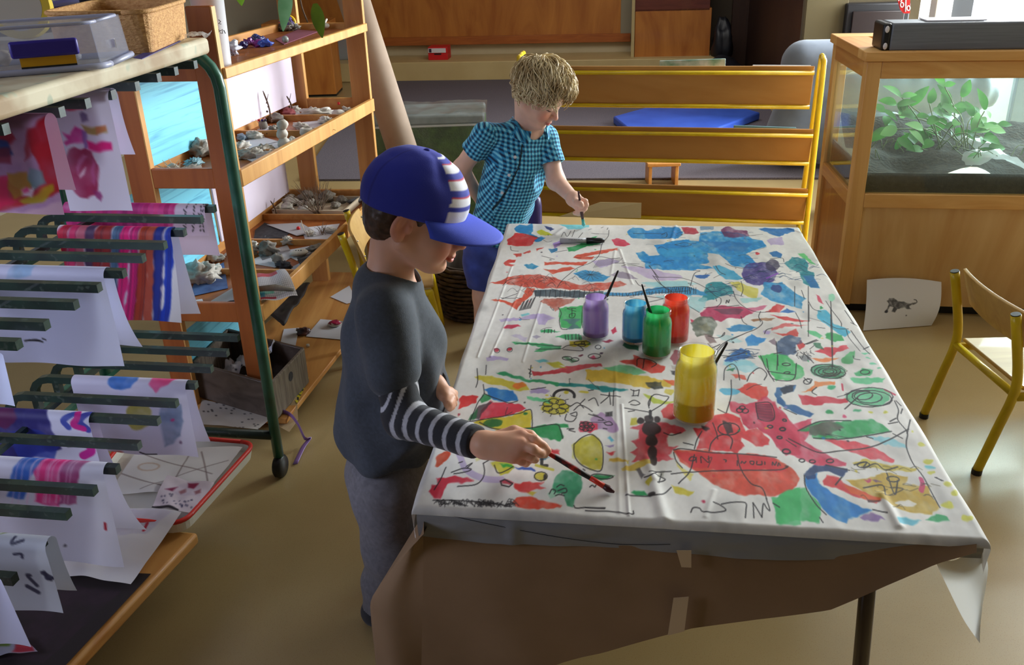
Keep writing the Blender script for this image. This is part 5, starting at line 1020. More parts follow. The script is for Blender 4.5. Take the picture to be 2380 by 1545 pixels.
# ================================================================== drying rack
RKV = nrm((.137, .99, 0)); RKU = nrm((.98, -.16, 0))
rkk = root('drying_rack', at(250, 1300, 0) * V(1, 1, 0) * 0 + V(-1.0, 1.8, 0), 'dark green metal drying rack with pegs, wooden top and paint-stained drawings', 'drying rack')
T1 = [(455, 150), (410, 165), (370, 180), (320, 200), (265, 220), (205, 240), (145, 260), (80, 280), (15, 300)]
T2 = [(500, 485), (470, 510), (430, 540), (385, 570), (335, 600), (290, 635), (232, 668), (178, 708), (110, 755), (45, 800)]
T3 = [(555, 785), (530, 820), (493, 857), (457, 895), (412, 937), (370, 978), (325, 1035), (275, 1090), (222, 1140), (160, 1195), (103, 1262), (35, 1345)]
PW, PLN = .0125, .46
ZTI = (1.215, .845, .475)
PEG = []
for T, h in zip((T1, T2, T3), ZTI):
    row = []
    for (x, y) in T:
        e = at(x, y, h); row.append(e); r_ = e - RKU * PLN
        pts = [e, e - RKU * (PLN - .06)] + [r_ + RKU * .06 - RKU * .05 * math.sin(a) - V(0, 0, .05 * (1 - math.cos(a))) for a in (.4, .8, 1.2, pi / 2)] + [r_ + RKU * .01 - V(0, 0, .09)]
        MB().tube(pts, PW, 4, a0=pi / 4).build('peg', GREEN, rkk)
    PEG.append(row)
    a, b = row[0] - RKU * (PLN - .01) - V(0, 0, .1), row[-1] - RKU * (PLN - .01) - V(0, 0, .1)
    a = a + RKV * .1; b = b - RKV * .4
    for dz in (0, -.06): MB().tube([a + V(0, 0, dz), b + V(0, 0, dz)], .01, 4, a0=pi / 4).build('rear_bar', GREENB, rkk)
    MB().tube([row[0] - RKU * (PLN - .12) - V(0, 0, .03) + RKV * .05, row[-1] - RKU * (PLN - .12) - V(0, 0, .03) - RKV * .3], .009, 4, a0=pi / 4).build('cross_bar', GREEN, rkk)
pb = at(655, 1105, .0); pb = V(pb[0], pb[1], 0); ptop = V(pb[0], pb[1], 1.12)
for off, pz in ((0, ''), (-1.55, '')):
    o_ = RKV * off; b0 = pb + o_; rr = -RKU * .5
    pts = [b0 + V(0, 0, .07), b0 + V(0, 0, .6), b0 + V(0, 0, 1.14)] + [b0 + V(0, 0, 1.14) - RKU * .09 * (1 - math.cos(a)) + V(0, 0, .09 * math.sin(a)) for a in (.3, .6, .9, 1.2, 1.5)] + [b0 + rr + RKU * .09 + V(0, 0, 1.23)] + [b0 + rr + V(0, 0, 1.14) + RKU * .09 * (1 - math.sin(a)) + V(0, 0, .09 * math.cos(a)) for a in (.3, .8, 1.3)] + [b0 + rr + V(0, 0, .07)]
    MB().tube(pts, .0155, 14).build('end_frame', GREENB, rkk, smooth=True)
    MB().tube([b0 + V(0, 0, .14), b0 + rr + V(0, 0, .14)], .014, 12).build('foot_bar', GREEN, rkk, smooth=True)
    for q in (b0, b0 + rr):
        cr = MB(); cr.lathe(q - RKU * .014 + V(0, 0, .035), [(0, 0), (.03, 0), (.035, .005), (.035, .023), (.03, .028), (0, .028)], 20, ax=RKU); cr.build('caster', BLACK, rkk, smooth=True)
# top board
TOPW = mat('worn top board', S(200, 192, 166), .7, col2=S(160, 138, 108), nscale=9, speck=S(166, 172, 150), spscale=30)
ta, tbp = at(485, 86, 1.285), at(0, 224, 1.285); td = nrm(tbp - ta); tn = RKU * -1
tb_near = tbp + td * .9
m = MB(); m.prism([V(p[0], p[1], 1.25) for p in (ta, tb_near, tb_near + tn * .56, ta + tn * .56)], (0, 0, .035)); m.build('top_board', TOPW, rkk, bevel=.009, seg=3)
# lower board
la, lb = at(460, 1236, .15), at(170, 1545, .15); ld = nrm(lb - la); la0 = la
m = MB(); m.prism([V(p[0], p[1], .118) for p in (la, lb + ld * .5, lb + ld * .5 - RKU * .56, la - RKU * .56)], (0, 0, .032)); m.build('lower_board', PINE, rkk, bevel=.008)
# ------------------------------------------------------------------ draped drawings
def drape(tier, idx, xl, xr, Lf, Lb, ff, fb, label, shapes=None, base=(228, 226, 236), sag=.0, res=.0026, skew=0.):
    e = PEG[tier][idx]; h = ZTI[tier] + PW
    def s_of(x):
        p = atpl(x, T_[idx][1], e, RKV); return (e - p).dot(RKU)
    T_ = (T1, T2, T3)[tier]
    s1, s0 = s_of(xl), s_of(xr); Wd = s1 - s0; tot = Lf + Lb
    nu, nv = max(8, int(Wd / res)), max(8, int(tot / res))
    cvs = Canvas(nu, nv, base, rough=2.)
    cvs.a *= (1 + .02 * fbm(np.stack(np.mgrid[0:nv, 0:nu][::-1], -1).astype(float), .02, idx * 3 + tier, 2))[..., None]
    pl = e - RKV * PW * 1.3
    def mp(p):
        q = atpl(p[0], p[1], pl, RKV); s_ = (e - q).dot(RKU) - s0; t_ = h - q[2]; return (s_ / res, (Lf - t_) / res)   # v grows from front hem up over the fold
    cvs.map = mp
    if shapes: shapes(cvs)
    u, v = np.meshgrid(np.linspace(0, Wd, nu), np.linspace(0, tot, nv)); t = v - Lf      # t<0 front side
    R_ = PW * 1.45; q = np.clip(t / R_, -pi / 2, pi / 2)
    off = R_ * np.sin(q); z = -R_ * (1 - np.cos(q)); ex = np.maximum(np.abs(t) - R_ * pi / 2, 0)
    fl = np.where(t < 0, ff, fb); a = np.minimum(ex * 3, 1) * fl
    off = off + np.sign(t) * (ex * np.sin(a) + .004 * np.sin(u * 30 + idx) * np.minimum(ex * 8, 1)); z = z - ex * np.cos(a)
    us = u + skew * ex * np.where(t < 0, 1, 0)
    P = e + (-(s0 + us))[..., None] * RKU + off[..., None] * RKV; P[..., 2] = h + z - .5 * sag * 0
    o = raw('drawing', P.reshape(-1, 3), gridfaces(nu, nv), PAPERC, smooth=True, cols=cvs.lin().reshape(-1, 3)); tag(o, label, 'drawing', 'drawings hung over the drying rack pegs'); return o
def A_sh(c):
    c.poly([(-40, 270), (150, 270), (160, 330), (160, 480), (-40, 530)], (150, 110, 170), .6, mottle=.6)
    c.poly([(95, 285), (118, 300), (130, 350), (146, 420), (150, 460), (60, 495), (-20, 512), (-20, 430), (20, 425), (60, 455), (110, 440), (100, 395), (80, 370), (70, 330)], (172, 22, 40), .95, mottle=.3)
    c.poly([(-20, 300), (30, 305), (45, 340), (20, 360), (-20, 350)], (160, 20, 50)); c.poly([(-20, 340), (25, 345), (40, 375), (0, 395), (-20, 390)], (30, 60, 140)); c.poly([(-20, 365), (30, 360), (30, 395), (-20, 400)], (130, 20, 50), .8)
    c.poly([(20, 420), (70, 412), (80, 440), (55, 470), (40, 480), (20, 455)], (168, 118, 20)); c.poly([(80, 400), (110, 410), (118, 440), (80, 460), (70, 430)], (104, 136, 150)); c.poly([(45, 480), (70, 465), (130, 445), (135, 462), (110, 480), (60, 487)], (170, 150, 20)); c.poly([(-20, 425), (18, 425), (22, 470), (50, 480), (-20, 510)], (206, 20, 84)); c.poly([(55, 458), (80, 450), (75, 472), (58, 470)], (225, 210, 235)); c.poly([(60, 455), (72, 448), (78, 456), (66, 461)], (230, 40, 130))
    c.poly([(70, 320), (90, 315), (95, 340), (80, 372), (68, 390), (70, 350)], (150, 20, 40), .8)
def B_sh(c):
    c.poly([(160, 258), (200, 253), (195, 264), (170, 270), (157, 268)], (206, 24, 70)); c.poly([(193, 285), (200, 279), (209, 284), (210, 300), (194, 302)], (104, 86, 140)); c.poly([(196, 300), (215, 303), (250, 308), (252, 320), (235, 325), (205, 318)], (166, 140, 74)); c.poly([(222, 306), (250, 308), (252, 322), (222, 322)], (200, 110, 80), .7)
    c.poly([(155, 322), (170, 324), (185, 309), (205, 318), (205, 343), (180, 345), (160, 353), (155, 345), (162, 335)], (208, 30, 140), .9, mottle=.5); c.poly([(195, 318), (207, 320), (207, 355), (200, 360), (196, 340)], (130, 90, 170), .9)
    c.poly([(206, 342), (225, 349), (261, 347), (261, 362), (240, 364), (210, 358)], (222, 20, 120)); c.poly([(172, 365), (182, 356), (195, 360), (205, 356), (222, 368), (228, 385), (236, 400), (232, 430), (230, 450), (225, 462), (205, 473), (190, 470), (172, 450), (166, 420), (166, 385)], (150, 34, 80), .95, mottle=.3)
    c.poly([(178, 400), (185, 380), (200, 368), (208, 372), (190, 395), (182, 420)], (190, 110, 160), .8); c.poly([(189, 415), (201, 400), (200, 415), (192, 420)], (232, 220, 240)); c.poly([(222, 455), (238, 458), (244, 466), (240, 478), (230, 470)], (140, 40, 110)); c.poly([(222, 385), (230, 400), (228, 450), (220, 440)], (180, 90, 150), .7)
    c.poly([(120, 275), (128, 300), (122, 320), (118, 330), (116, 280)], (200, 40, 100), .8); c.poly([(118, 345), (140, 350), (150, 360), (145, 366), (120, 356)], (200, 60, 120), .8)
    c.line([(199, 260), (201, 268)], 1.5, (80, 70, 120)); c.ell((300, 220), 60, 18, (160, 130, 190), al=.5)
def C_sh(c):
    c.poly([(120, 460), (405, 460), (400, 600), (120, 600)], (212, 44, 130), .95, mottle=.6)
    for x in range(170, 400, 24): c.line([(x, 465), (x + 3, 600)], 5, random.choice(((180, 30, 110), (230, 70, 140), (150, 30, 100), (240, 60, 120))), .7, rough=1)
    c.poly([(250, 468), (330, 468), (330, 600), (250, 600)], (150, 40, 120), .35)
    for x in (430, 450, 466, 472):
        for y in range(470, 550, 9): c.line([(x + random.uniform(-3, 3), y), (x + random.uniform(0, 5), y + random.uniform(2, 6))], 1.2, INK, smooth=False)
def D_sh(c):
    cols = [(200, 24, 60), (214, 40, 100), (190, 90, 110), (70, 40, 80), (150, 26, 30), (160, 40, 40), (66, 104, 140), (236, 20, 120), (236, 24, 126), (186, 60, 30), (196, 84, 60), (30, 50, 150), (26, 60, 190)]
    for k, cc in enumerate(cols):
        x0 = 138 + k * 20.5; c.poly([(x0, 505), (x0 + 21, 505), (x0 + 21, 900), (x0, 900)], cc, .97, mottle=.06, rough=2)
    for k in range(26): x = random.uniform(140, 405); c.line([(x, 520), (x + 3, 800)], 1.2, (60, 20, 50), .25)
def E_sh(c):
    c.poly([(20, 600), (70, 600), (80, 660), (20, 665)], (90, 160, 206), .45, mottle=.8)
    c.line([(60, 805), (85, 803), (100, 807)], 1.6, INK); c.line([(70, 803), (95, 806)], 1.4, INK); c.line([(100, 800), (108, 802)], 1.3, INK)
def F_sh(c):
    c.ell((284, 895), 34, 26, (60, 120, 210), mottle=.5, al=.9); c.poly([(342, 862), (415, 868), (395, 905), (365, 922), (345, 905)], (246, 76, 140)); c.ell((325, 975), 28, 30, (172, 162, 70), mottle=.4); c.poly([(372, 955), (420, 950), (428, 990), (418, 1020), (400, 1040), (385, 1050), (378, 1010)], (120, 140, 176), .85, mottle=.5)
    c.ell((403, 985), 4, 3, (230, 40, 120)); c.ell((420, 1035), 4, 3, (120, 90, 130)); c.line([(330, 1057), (345, 1062), (368, 1063)], 1.4, INK); c.line([(405, 1073), (430, 1079)], 1.4, INK)
    c.poly([(250, 1055), (292, 1062), (275, 1076), (262, 1070)], (200, 90, 70), .8)
def G_sh(c):
    c.poly([(-20, 935), (30, 945), (90, 952), (120, 990), (140, 1050), (60, 1080), (-20, 1080)], (38, 34, 110), .95, mottle=.3); c.poly([(25, 940), (90, 945), (80, 957), (30, 955)], (206, 40, 40)); c.poly([(130, 950), (150, 955), (140, 960)], (206, 40, 40)); c.poly([(-20, 960), (20, 960), (40, 990), (10, 1010), (-20, 1000)], (110, 30, 80), .8)
    c.line([(165, 975), (148, 990), (160, 1005)], 6, (64, 80, 180)); c.line([(205, 965), (185, 990), (205, 1010)], 7, (64, 70, 170)); c.line([(172, 972), (178, 985), (172, 1000), (195, 1008)], 6, (214, 30, 140)); c.line([(207, 1045), (212, 1060), (195, 1070)], 8, (206, 30, 150)); c.ell((163, 1045), 6, 4, (60, 60, 60)); c.ell((183, 1040), 6, 4, (60, 60, 60)); c.poly([(20, 1020), (80, 1010), (140, 1030), (130, 1075), (40, 1080)], (40, 60, 170), .8)
def H_sh(c):
    c.poly([(38, 1052), (102, 1056), (85, 1110), (60, 1170), (20, 1165), (30, 1110)], (46, 98, 196), .95, mottle=.35); c.poly([(98, 1058), (160, 1062), (145, 1110), (138, 1190), (85, 1175), (85, 1110)], (236, 50, 130), .95, mottle=.4); c.poly([(150, 1065), (196, 1068), (182, 1110), (180, 1180), (138, 1188), (142, 1120)], (160, 50, 110), .95, mottle=.4)
    for k in range(14): x = random.uniform(40, 180); c.line([(x, 1055), (x - 14, 1180)], 1.4, (240, 200, 230), .4)
    c.ell((335, 1240), 4, 4, (190, 40, 60)); c.line([(250, 1222), (252, 1235)], 2.5, (180, 40, 60)); c.ell((153, 1276), 3, 3, (60, 50, 60))
def I_sh(c):
    for k in range(12): x, y = random.uniform(20, 150), random.uniform(1215, 1380); c.line([(x, y), (x + random.uniform(-8, 20), y + random.uniform(-4, 14)), (x + random.uniform(0, 25), y + random.uniform(4, 24))], random.uniform(1.5, 4), (44, 44, 70), .85)
    c.poly([(-20, 1190), (20, 1190), (10, 1240), (-20, 1250)], (110, 120, 40), .9); c.poly([(105, 1215), (150, 1205), (140, 1228), (120, 1228)], (160, 70, 110), .8)
drape(0, 7, -90, 118, .18, .15, .04, .1, 'dark red and purple painting hanging at far left under the rack top', A_sh, base=(196, 160, 190))
drape(0, 4, 112, 262, .25, .15, .0, .5, 'white painting with a maroon oval under the rack top', B_sh, base=(216, 212, 236))
drape(1, 0, 150, 482, .09, .16, .05, .12, 'pink striped drawing on the middle row peg furthest back', C_sh, base=(226, 206, 226))
drape(1, 2, 138, 404, .24, .26, .18, .2, 'red, pink and blue striped painting on the middle peg row', D_sh, skew=-.0)
drape(1, 5, -60, 250, .235, .235, .02, .42, 'blank white sheet with a blue smudge on the middle peg row', E_sh, base=(212, 214, 240))
drape(2, 3, 172, 438, .22, .22, .02, .3, 'white drawing with blue and pink blots on the lowest peg row', F_sh, base=(220, 216, 238))
drape(2, 5, -60, 215, .2, .2, .02, .3, 'drawing with a navy blot and magenta strokes on the lowest row', G_sh, base=(222, 222, 242))
drape(2, 7, -50, 250, .26, .25, .04, .42, 'drawing with blue, pink and maroon bands on the lowest row', H_sh, base=(222, 220, 236))
drape(2, 10, -80, 118, .17, .16, .06, .3, 'grey inky drawing on a near peg above the rack bottom board', I_sh, base=(196, 200, 212))
# two sheets hanging at the left border
def hang(P, label, base, name='drawing'):
    m = MB(); m.grid(lambda s_, t_: lerp(lerp(P[0], P[1], s_), lerp(P[3], P[2], s_), t_) + RKV * .01 * math.sin(s_ * 3), 12, 12)
    tag(m.build(name, mat('sheet %d' % base[0], S(*base), .7, translucent=.2), smooth=True), label, 'drawing', 'drawings hung over the drying rack pegs')
pL = PEG[2][9] - RKV * .2
g = lambda x, y: atpl(x, y, PEG[2][11] - RKV * .06, RKV)
hang([g(-60, 1330), g(2, 1350), g(72, 1505), g(-60, 1505)], 'pale lilac sheet hanging at the bottom left corner', (212, 214, 244))
g2 = lambda x, y: atpl(x, y, PEG[1][9] + RKV * .02, RKV)
hang([g2(-60, 805), g2(6, 826), g2(34, 945), g2(-60, 945)], 'pale sheet just showing at the left border between peg rows', (206, 212, 244))
# ------------------------------------------------------------------ tray with papers on the lower board
TZ = .165
trc = [at(x, y, TZ + .03) for x, y in ((598, 1030), (425, 1222), (150, 1200), (300, 1005))]
ctr = sum(trc) / 4
ty = root('paint_tray', V(ctr[0], ctr[1], TZ), 'white plastic tray with a red rim under the rack pegs', 'tray')
def rrect(P, k, n=6):
    out = []
    for i in range(4):
        a, b, c = P[i - 1], P[i], P[(i + 1) % 4]; u1 = nrm(a - b); u2 = nrm(c - b)
        for j in range(n + 1): t = j / n; out.append(lerp(lerp(b + u1 * k, b, t), lerp(b, b + u2 * k, t), t))
    return out
rim = rrect(trc, .045)
n_ = len(rim); cen = ctr
def ring(k, z): return [V(*(cen + (p - cen) * k)[:2], z) for p in rim]
R1, R2, R3, R4 = ring(.965, TZ), ring(1., TZ + .03), ring(.97, TZ + .03), ring(.94, TZ + .006)
m = MB(); vs = R1 + R2 + R3 + R4; fs = []
for k in range(3): fs += [(k * n_ + i, k * n_ + (i + 1) % n_, (k + 1) * n_ + (i + 1) % n_, (k + 1) * n_ + i) for i in range(n_)]
fs += [tuple(range(n_))[::-1], tuple(range(3 * n_, 4 * n_))]
m.add(vs, fs); m.build('tray_body', mat('white plastic', S(222, 220, 210), .4), ty)
MB().tube(ring(.985, TZ + .033) + ring(.985, TZ + .033)[:1], .006, 8).build('red_rim', mat('red rim', S(206, 46, 36), .45), ty, smooth=True)
def psheet(pts, z, label, shapes=None, base=(226, 222, 222), res=.003, curl=.006, name='paper_sheet', group=None, cat='paper', zs=None, seed=0, rough=1.5, lat=False):
    # four frame spots lying on height z -> thin paper with drawing
    C = [at(x, y, (z if zs is None else zs[i])) for i, (x, y) in enumerate(pts)]
    w = max(np.linalg.norm(C[1] - C[0]), np.linalg.norm(C[2] - C[3])); hh = max(np.linalg.norm(C[3] - C[0]), np.linalg.norm(C[2] - C[1]))
    nu, nv = max(6, int(w / res)), max(6, int(hh / res)); c = Canvas(nu, nv, base, rough=rough)
    c.map = lambda p: (p[0] * nu, p[1] * nv)
    if shapes: shapes(c)
    u, v = np.meshgrid(np.linspace(0, 1, nu), np.linspace(0, 1, nv)); u = u[..., None]; v = v[..., None]
    P = (C[0] * (1 - u) + C[1] * u) * (1 - v) + (C[3] * (1 - u) + C[2] * u) * v
    P[..., 2] += curl * (.5 + .5 * fbm(np.concatenate([u, v], -1), 2.2, seed + 3, 2)) + .001
    o = raw(name, P.reshape(-1, 3), gridfaces(nu, nv), PAPERC, smooth=True, cols=c.lin().reshape(-1, 3)); return tag(o, label, cat, group)
def fold_sh(c):
    for q in (((.1, .2), (.9, .6)), ((.3, .9), (.95, .3)), ((.5, 0), (.6, 1)), ((0, .6), (.7, .95)), ((.62, .1), (.98, .9))): c.line(list(q), 1.3, (120, 100, 100), .7, smooth=False)
    c.loop((.22, .45), .1, .08, 2, (190, 150, 120), al=.5)
psheet([(330, 1040), (565, 1045), (480, 1150), (250, 1150)], TZ + .02, 'creased white sheet with fine lines lying in the red-rimmed tray', fold_sh, curl=.01)
def owl_sh(c):
    c.poly([(.3, .2), (.5, .02), (.75, .1), (.9, .45), (.6, .5), (.3, .45)], (206, 190, 206), .8); c.poly([(.44, .04), (.7, .06), (.66, .22), (.5, .2)], (140, 20, 60)); c.poly([(.12, .42), (.32, .26), (.3, .42)], (120, 16, 60)); c.poly([(.42, .38), (.5, .25), (.56, .36), (.48, .45)], (150, 90, 100)); c.poly([(.7, .33), (.77, .22), (.84, .33), (.77, .42)], (150, 90, 100))
    for k in range(24): c.ell((random.uniform(.05, .95), random.uniform(.5, .85)), .012, .018, (40, 36, 70), rough=0, mottle=0)
    c.line([(0, .97), (.3, .93), (.6, .97)], 4, (30, 24, 30))
psheet([(390, 1110), (500, 1130), (450, 1200), (352, 1180)], TZ + .028, 'cut paper with maroon shapes and ink dots at the tray corner', owl_sh, curl=.012, base=(220, 206, 214))
def blank_sh(c):
    c.poly([(.45, .0), (.9, .02), (.8, .35), (.5, .4)], (206, 200, 214), .8); c.ell((.7, .25), .012, .02, (190, 30, 60), rough=0); c.ell((.2, .45), .012, .016, (70, 50, 60), rough=0); c.ell((.55, .78), .03, .02, (150, 150, 160), al=.7); c.line([(.75, .2), (.76, .3)], 3, (190, 40, 60))
psheet([(180, 1165), (424, 1200), (306, 1366), (118, 1336)], TZ + .01, 'large blank white sheet sagging over the near edge of the tray', blank_sh, curl=.015, zs=(TZ + .03, TZ + .035, .155, .155))
# dark stained liner and scraps on the lower board
psheet([(20, 1325), (352, 1335), (132, 1570), (-140, 1570)], .152, 'dark paint-stained liner on the rack bottom board', lambda c: c.poly([(.1, .1), (.9, .2), (.8, .9), (.2, .8)], (60, 40, 56), .6, mottle=.9), base=(44, 36, 38), curl=.002)
psheet([(-30, 1470), (60, 1490), (90, 1520), (-30, 1530)], .16, 'green and red painted scrap at the bottom left of the board', lambda c: (c.poly([(0, 0), (.7, .1), (.5, .5), (0, .6)], (84, 110, 30)), c.poly([(.6, .5), (1, .4), (.9, .9), (.5, .9)], (170, 30, 50))), base=(150, 150, 170), curl=.01)
# ================================================================== clay work and bits on the display shelf
CLAYG = mat('grey clay', S(150, 144, 134), .85, col2=S(116, 110, 102), nscale=30)
CLAYW = mat('pale clay', S(218, 214, 204), .75, col2=S(190, 184, 172), nscale=26)
CLAYR = mat('reddish clay', S(176, 96, 96), .8, col2=S(150, 74, 80), nscale=30)
PALEW = mat('pale stick', S(206, 190, 164), .7)
DARKP = mat('dark card', S(56, 54, 58), .85, col2=S(40, 38, 42), nscale=60)
WHITEP = mat('sheet white', S(214, 214, 220), .75); GREYP = mat('sheet grey', S(170, 166, 168), .75)
_s = [100]
_SI = np.linalg.inv(np.array([SD[:2], SB[:2]]).T)
_at = at
def at(px, py, h=0.):                # spots on the shelf levels stay on their boards
    h0 = h
    for _ in range(4):
        p = _at(px, py, h); l, d = _SI @ (p - FL)[:2]; ok = -.3 < l < 2.2 and -.1 < d < .9
        if ok and abs(h0 - ZL) < .06: h = h0 + LT * min(max(l, 0), SL) / SL
    for zz in (ZM, ZL, ZT):
        if ok and abs(h0 - zz) < .03:
            dp = (LDP if zz == ZL else SDEP) - .045; p = sp(min(max(l, .03), SL - .04), min(max(d, .025), dp), h)
    return p
def sd_(): _s[0] += 1; return _s[0]
def lump(px, py, z, r, label, m=None, name='clay_lump', cat='clay', group='clay work on the display shelf', noise=.3, ns=2.):
    c = at(px, py, z); r = np.array(r if hasattr(r, '__len__') else (r, r, r * .7)) * (1.22 if group == 'clay work on the display shelf' else 1); c = c + V(0, 0, r[2] * .8)
    return tag(MB().ball(c, r, 26, 18, noise, sd_(), rotz(random.uniform(0, 3)), ns).build(name, m or CLAY, None, smooth=True), label, cat, group)
def flat(pts, z, label, m=None, name='paper_sheet', cat='paper', group='sheets under the clay work', lift=0.):
    mb = MB(); P = [at(x, y, z) + V(0, 0, lift * (i % 2)) for i, (x, y) in enumerate(pts)]; n = np.cross(P[1] - P[0], P[2] - P[1])
    if n[2] < 0: P = P[::-1]
    mb.prism(P, (0, 0, .0012)); return tag(mb.build(name, m or WHITEP), label, cat, group)
def sticks(px, py, z, n, L, label, m=None, r=.0016, up=.6, name='stick_bundle', cat='twigs', fan=True, seed=1, branch=False, lean=(0, 0, 0)):
    c = at(px, py, z); rg = random.Random(seed); rt = root(name, c, label, cat)
    for k in range(n):
        d = nrm((rg.uniform(-1, 1) + lean[0], rg.uniform(-1, 1) + lean[1], rg.uniform(.2, 1) * up + lean[2])); p = c + V(rg.uniform(-.012, .012), rg.uniform(-.012, .012), .003); l_ = L * rg.uniform(.6, 1)
        e = p + d * l_; e[2] = max(e[2], c[2] + .002); mb = MB(); mb.tube([p, lerp(p, e, .5) + V(rg.uniform(-.004, .004), 0, .003), e], [r, r * .85, r * .5], 5)
        if branch:
            q = lerp(p, e, .55)
            for _ in range(2): mb.tube([q, q + nrm(d + V(rg.uniform(-.8, .8), rg.uniform(-.8, .8), rg.uniform(0, .5))) * l_ * .4], [r * .6, r * .3], 4)
        mb.build('stick', m or PALEW, rt)
    return rt, c
# -- middle shelf
flat([(690, 247), (806, 250), (790, 270), (720, 268)], ZM, 'white sheet under the far beige clay mound on the middle shelf')
lump(655, 268, ZM, (.045, .025, .014), 'flat reddish clay piece at the back of the middle shelf', CLAYR)
lump(736, 272, ZM, (.05, .03, .016), 'wide beige clay mound on a sheet on the middle shelf', CLAYW, noise=.5, ns=5.)
lump(789, 275, ZM, .022, 'round white clay ball at the right end of the middle shelf', CLAYW, noise=.08)
o = lump(808, 262, ZM, .015, 'crumpled clay scrap with a red dot by the far corner of the middle shelf', CLAY, noise=.6)
tag(MB().ball(at(789, 258, ZM) + V(0, 0, .03), .006, 10, 8).build('bead', RED, smooth=True), 'red bead lying behind the round white clay ball', 'bead')
lump(642, 283, ZM, (.026, .02, .014), 'small beige clay lump left of centre on the middle shelf', CLAYG)
flat([(545, 322), (610, 318), (650, 330), (580, 345)], ZM, 'white sheet nearest the left post on the middle shelf')
flat([(622, 335), (700, 318), (710, 332), (640, 345)], ZM, 'white sheet under the clay snowman')
flat([(560, 365), (640, 345), (690, 352), (610, 384)], ZM, 'white sheet under the ridged clay mass at the shelf front')
lump(563, 325, ZM, (.026, .016, .009), 'blue grey clay scrap beside the left post on the middle shelf', mat('blue clay', S(130, 146, 160), .8))
tag(MB().tube([at(545, 309, ZM) + V(0, 0, .008), at(622, 317, ZM) + V(0, 0, .01)], .002, 6).build('thin_rod', BLACK), 'thin black rod lying across a sheet on the middle shelf', 'rod')
def snowman(px, py, z, k, label):
    c = at(px, py, z); rt = root('clay_snowman', c, label, 'clay figure')
    MB().ball(c + V(0, 0, .022 * k), (.024 * k, .022 * k, .024 * k), 18, 12, .12, 3).build('body', CLAYW, rt, smooth=True); MB().ball(c + V(-.004, .004, .058 * k), (.02 * k, .019 * k, .02 * k), 18, 12, .12, 5).build('torso', CLAYW, rt, smooth=True)
    MB().ball(c + V(.002, .002, .09 * k), (.02 * k, .018 * k, .018 * k), 18, 12, .12, 8).build('head', CLAYW, rt, smooth=True)
snowman(663, 350, ZM, .95, 'tall white clay snowman figure in the middle of the middle shelf')
c = at(713, 316, ZM); ct = root('clay_cup', c, 'round white clay cup with a hollow beside the snowman', 'clay pot')
MB().lathe(c, [(0, 0), (.018, 0), (.024, .012), (.021, .027), (.015, .03), (.012, .022), (.008, .014), (0, .012)], 20).build('cup_body', CLAYW, ct, smooth=True)
sticks(748, 302, ZM, 9, .06, 'loose pile of pale sticks right of the clay cup', up=.05, seed=3)
for q, l_ in (((585, 366), 'left'), ((612, 358), 'middle'), ((640, 372), 'right')): lump(q[0], q[1], ZM, (.03, .02, .013), 'ridged white clay mass, %s piece at the front of the middle shelf' % l_, CLAY, noise=.45, ns=5.)
rt, c = sticks(613, 300, ZM, 5, .05, 'clay figure stuck with upright pipe stems by the pink board', m=mat('pinkish stick', S(226, 170, 176), .6), seed=6, up=2., name='clay_figure', cat='clay figure')
MB().ball(c + V(0, 0, .014), (.017, .017, .018), 14, 10, .3, 4).build('clay_base', CLAYG, rt, smooth=True)
for k, cc in enumerate(((200, 40, 60), (60, 40, 120), (40, 40, 60))): MB().ball(c + V(-.012 + .012 * k, -.006, .034), .005, 8, 6).build('bead', mat('bead%d' % k, S(*cc), .4), rt, smooth=True)
flat([(352, 425), (430, 402), (492, 410), (470, 442), (360, 440)], ZM, 'white sheet under the spiky clay seen through the shelf end')
rt, c = sticks(405, 405, ZM, 18, .075, 'clay ball bristling with sticks seen through the shelf end', seed=9, up=.8, name='spiky_clay', cat='clay figure')
MB().ball(c + V(0, 0, .014), (.02, .02, .018), 14, 10, .3, 4).build('clay_base', CLAY, rt, smooth=True)
for k, (a, b) in enumerate((((405, 410), (470, 398)), ((415, 422), (478, 414)))): tag(MB().tube([at(*a, ZM) + V(0, 0, .006), at(*b, ZM) + V(0, 0, .006)], [.011, .013], 10, sy=.4).build('flat_stick', CLAYG, smooth=True), ('upper' if k == 0 else 'lower') + ' grey flat stick beside the spiky clay ball', 'stick')
lump(462, 362, ZM, (.035, .03, .026), 'knobbly white clay clump below the blue board on the middle shelf', CLAY, noise=.4, ns=4.)
lump(452, 385, ZM, (.03, .02, .01), 'tangle of pale blue wire on the middle shelf', mat('wire tangle', S(140, 180, 190), .5), name='wire_tangle', cat='wire', noise=.5, ns=6.)
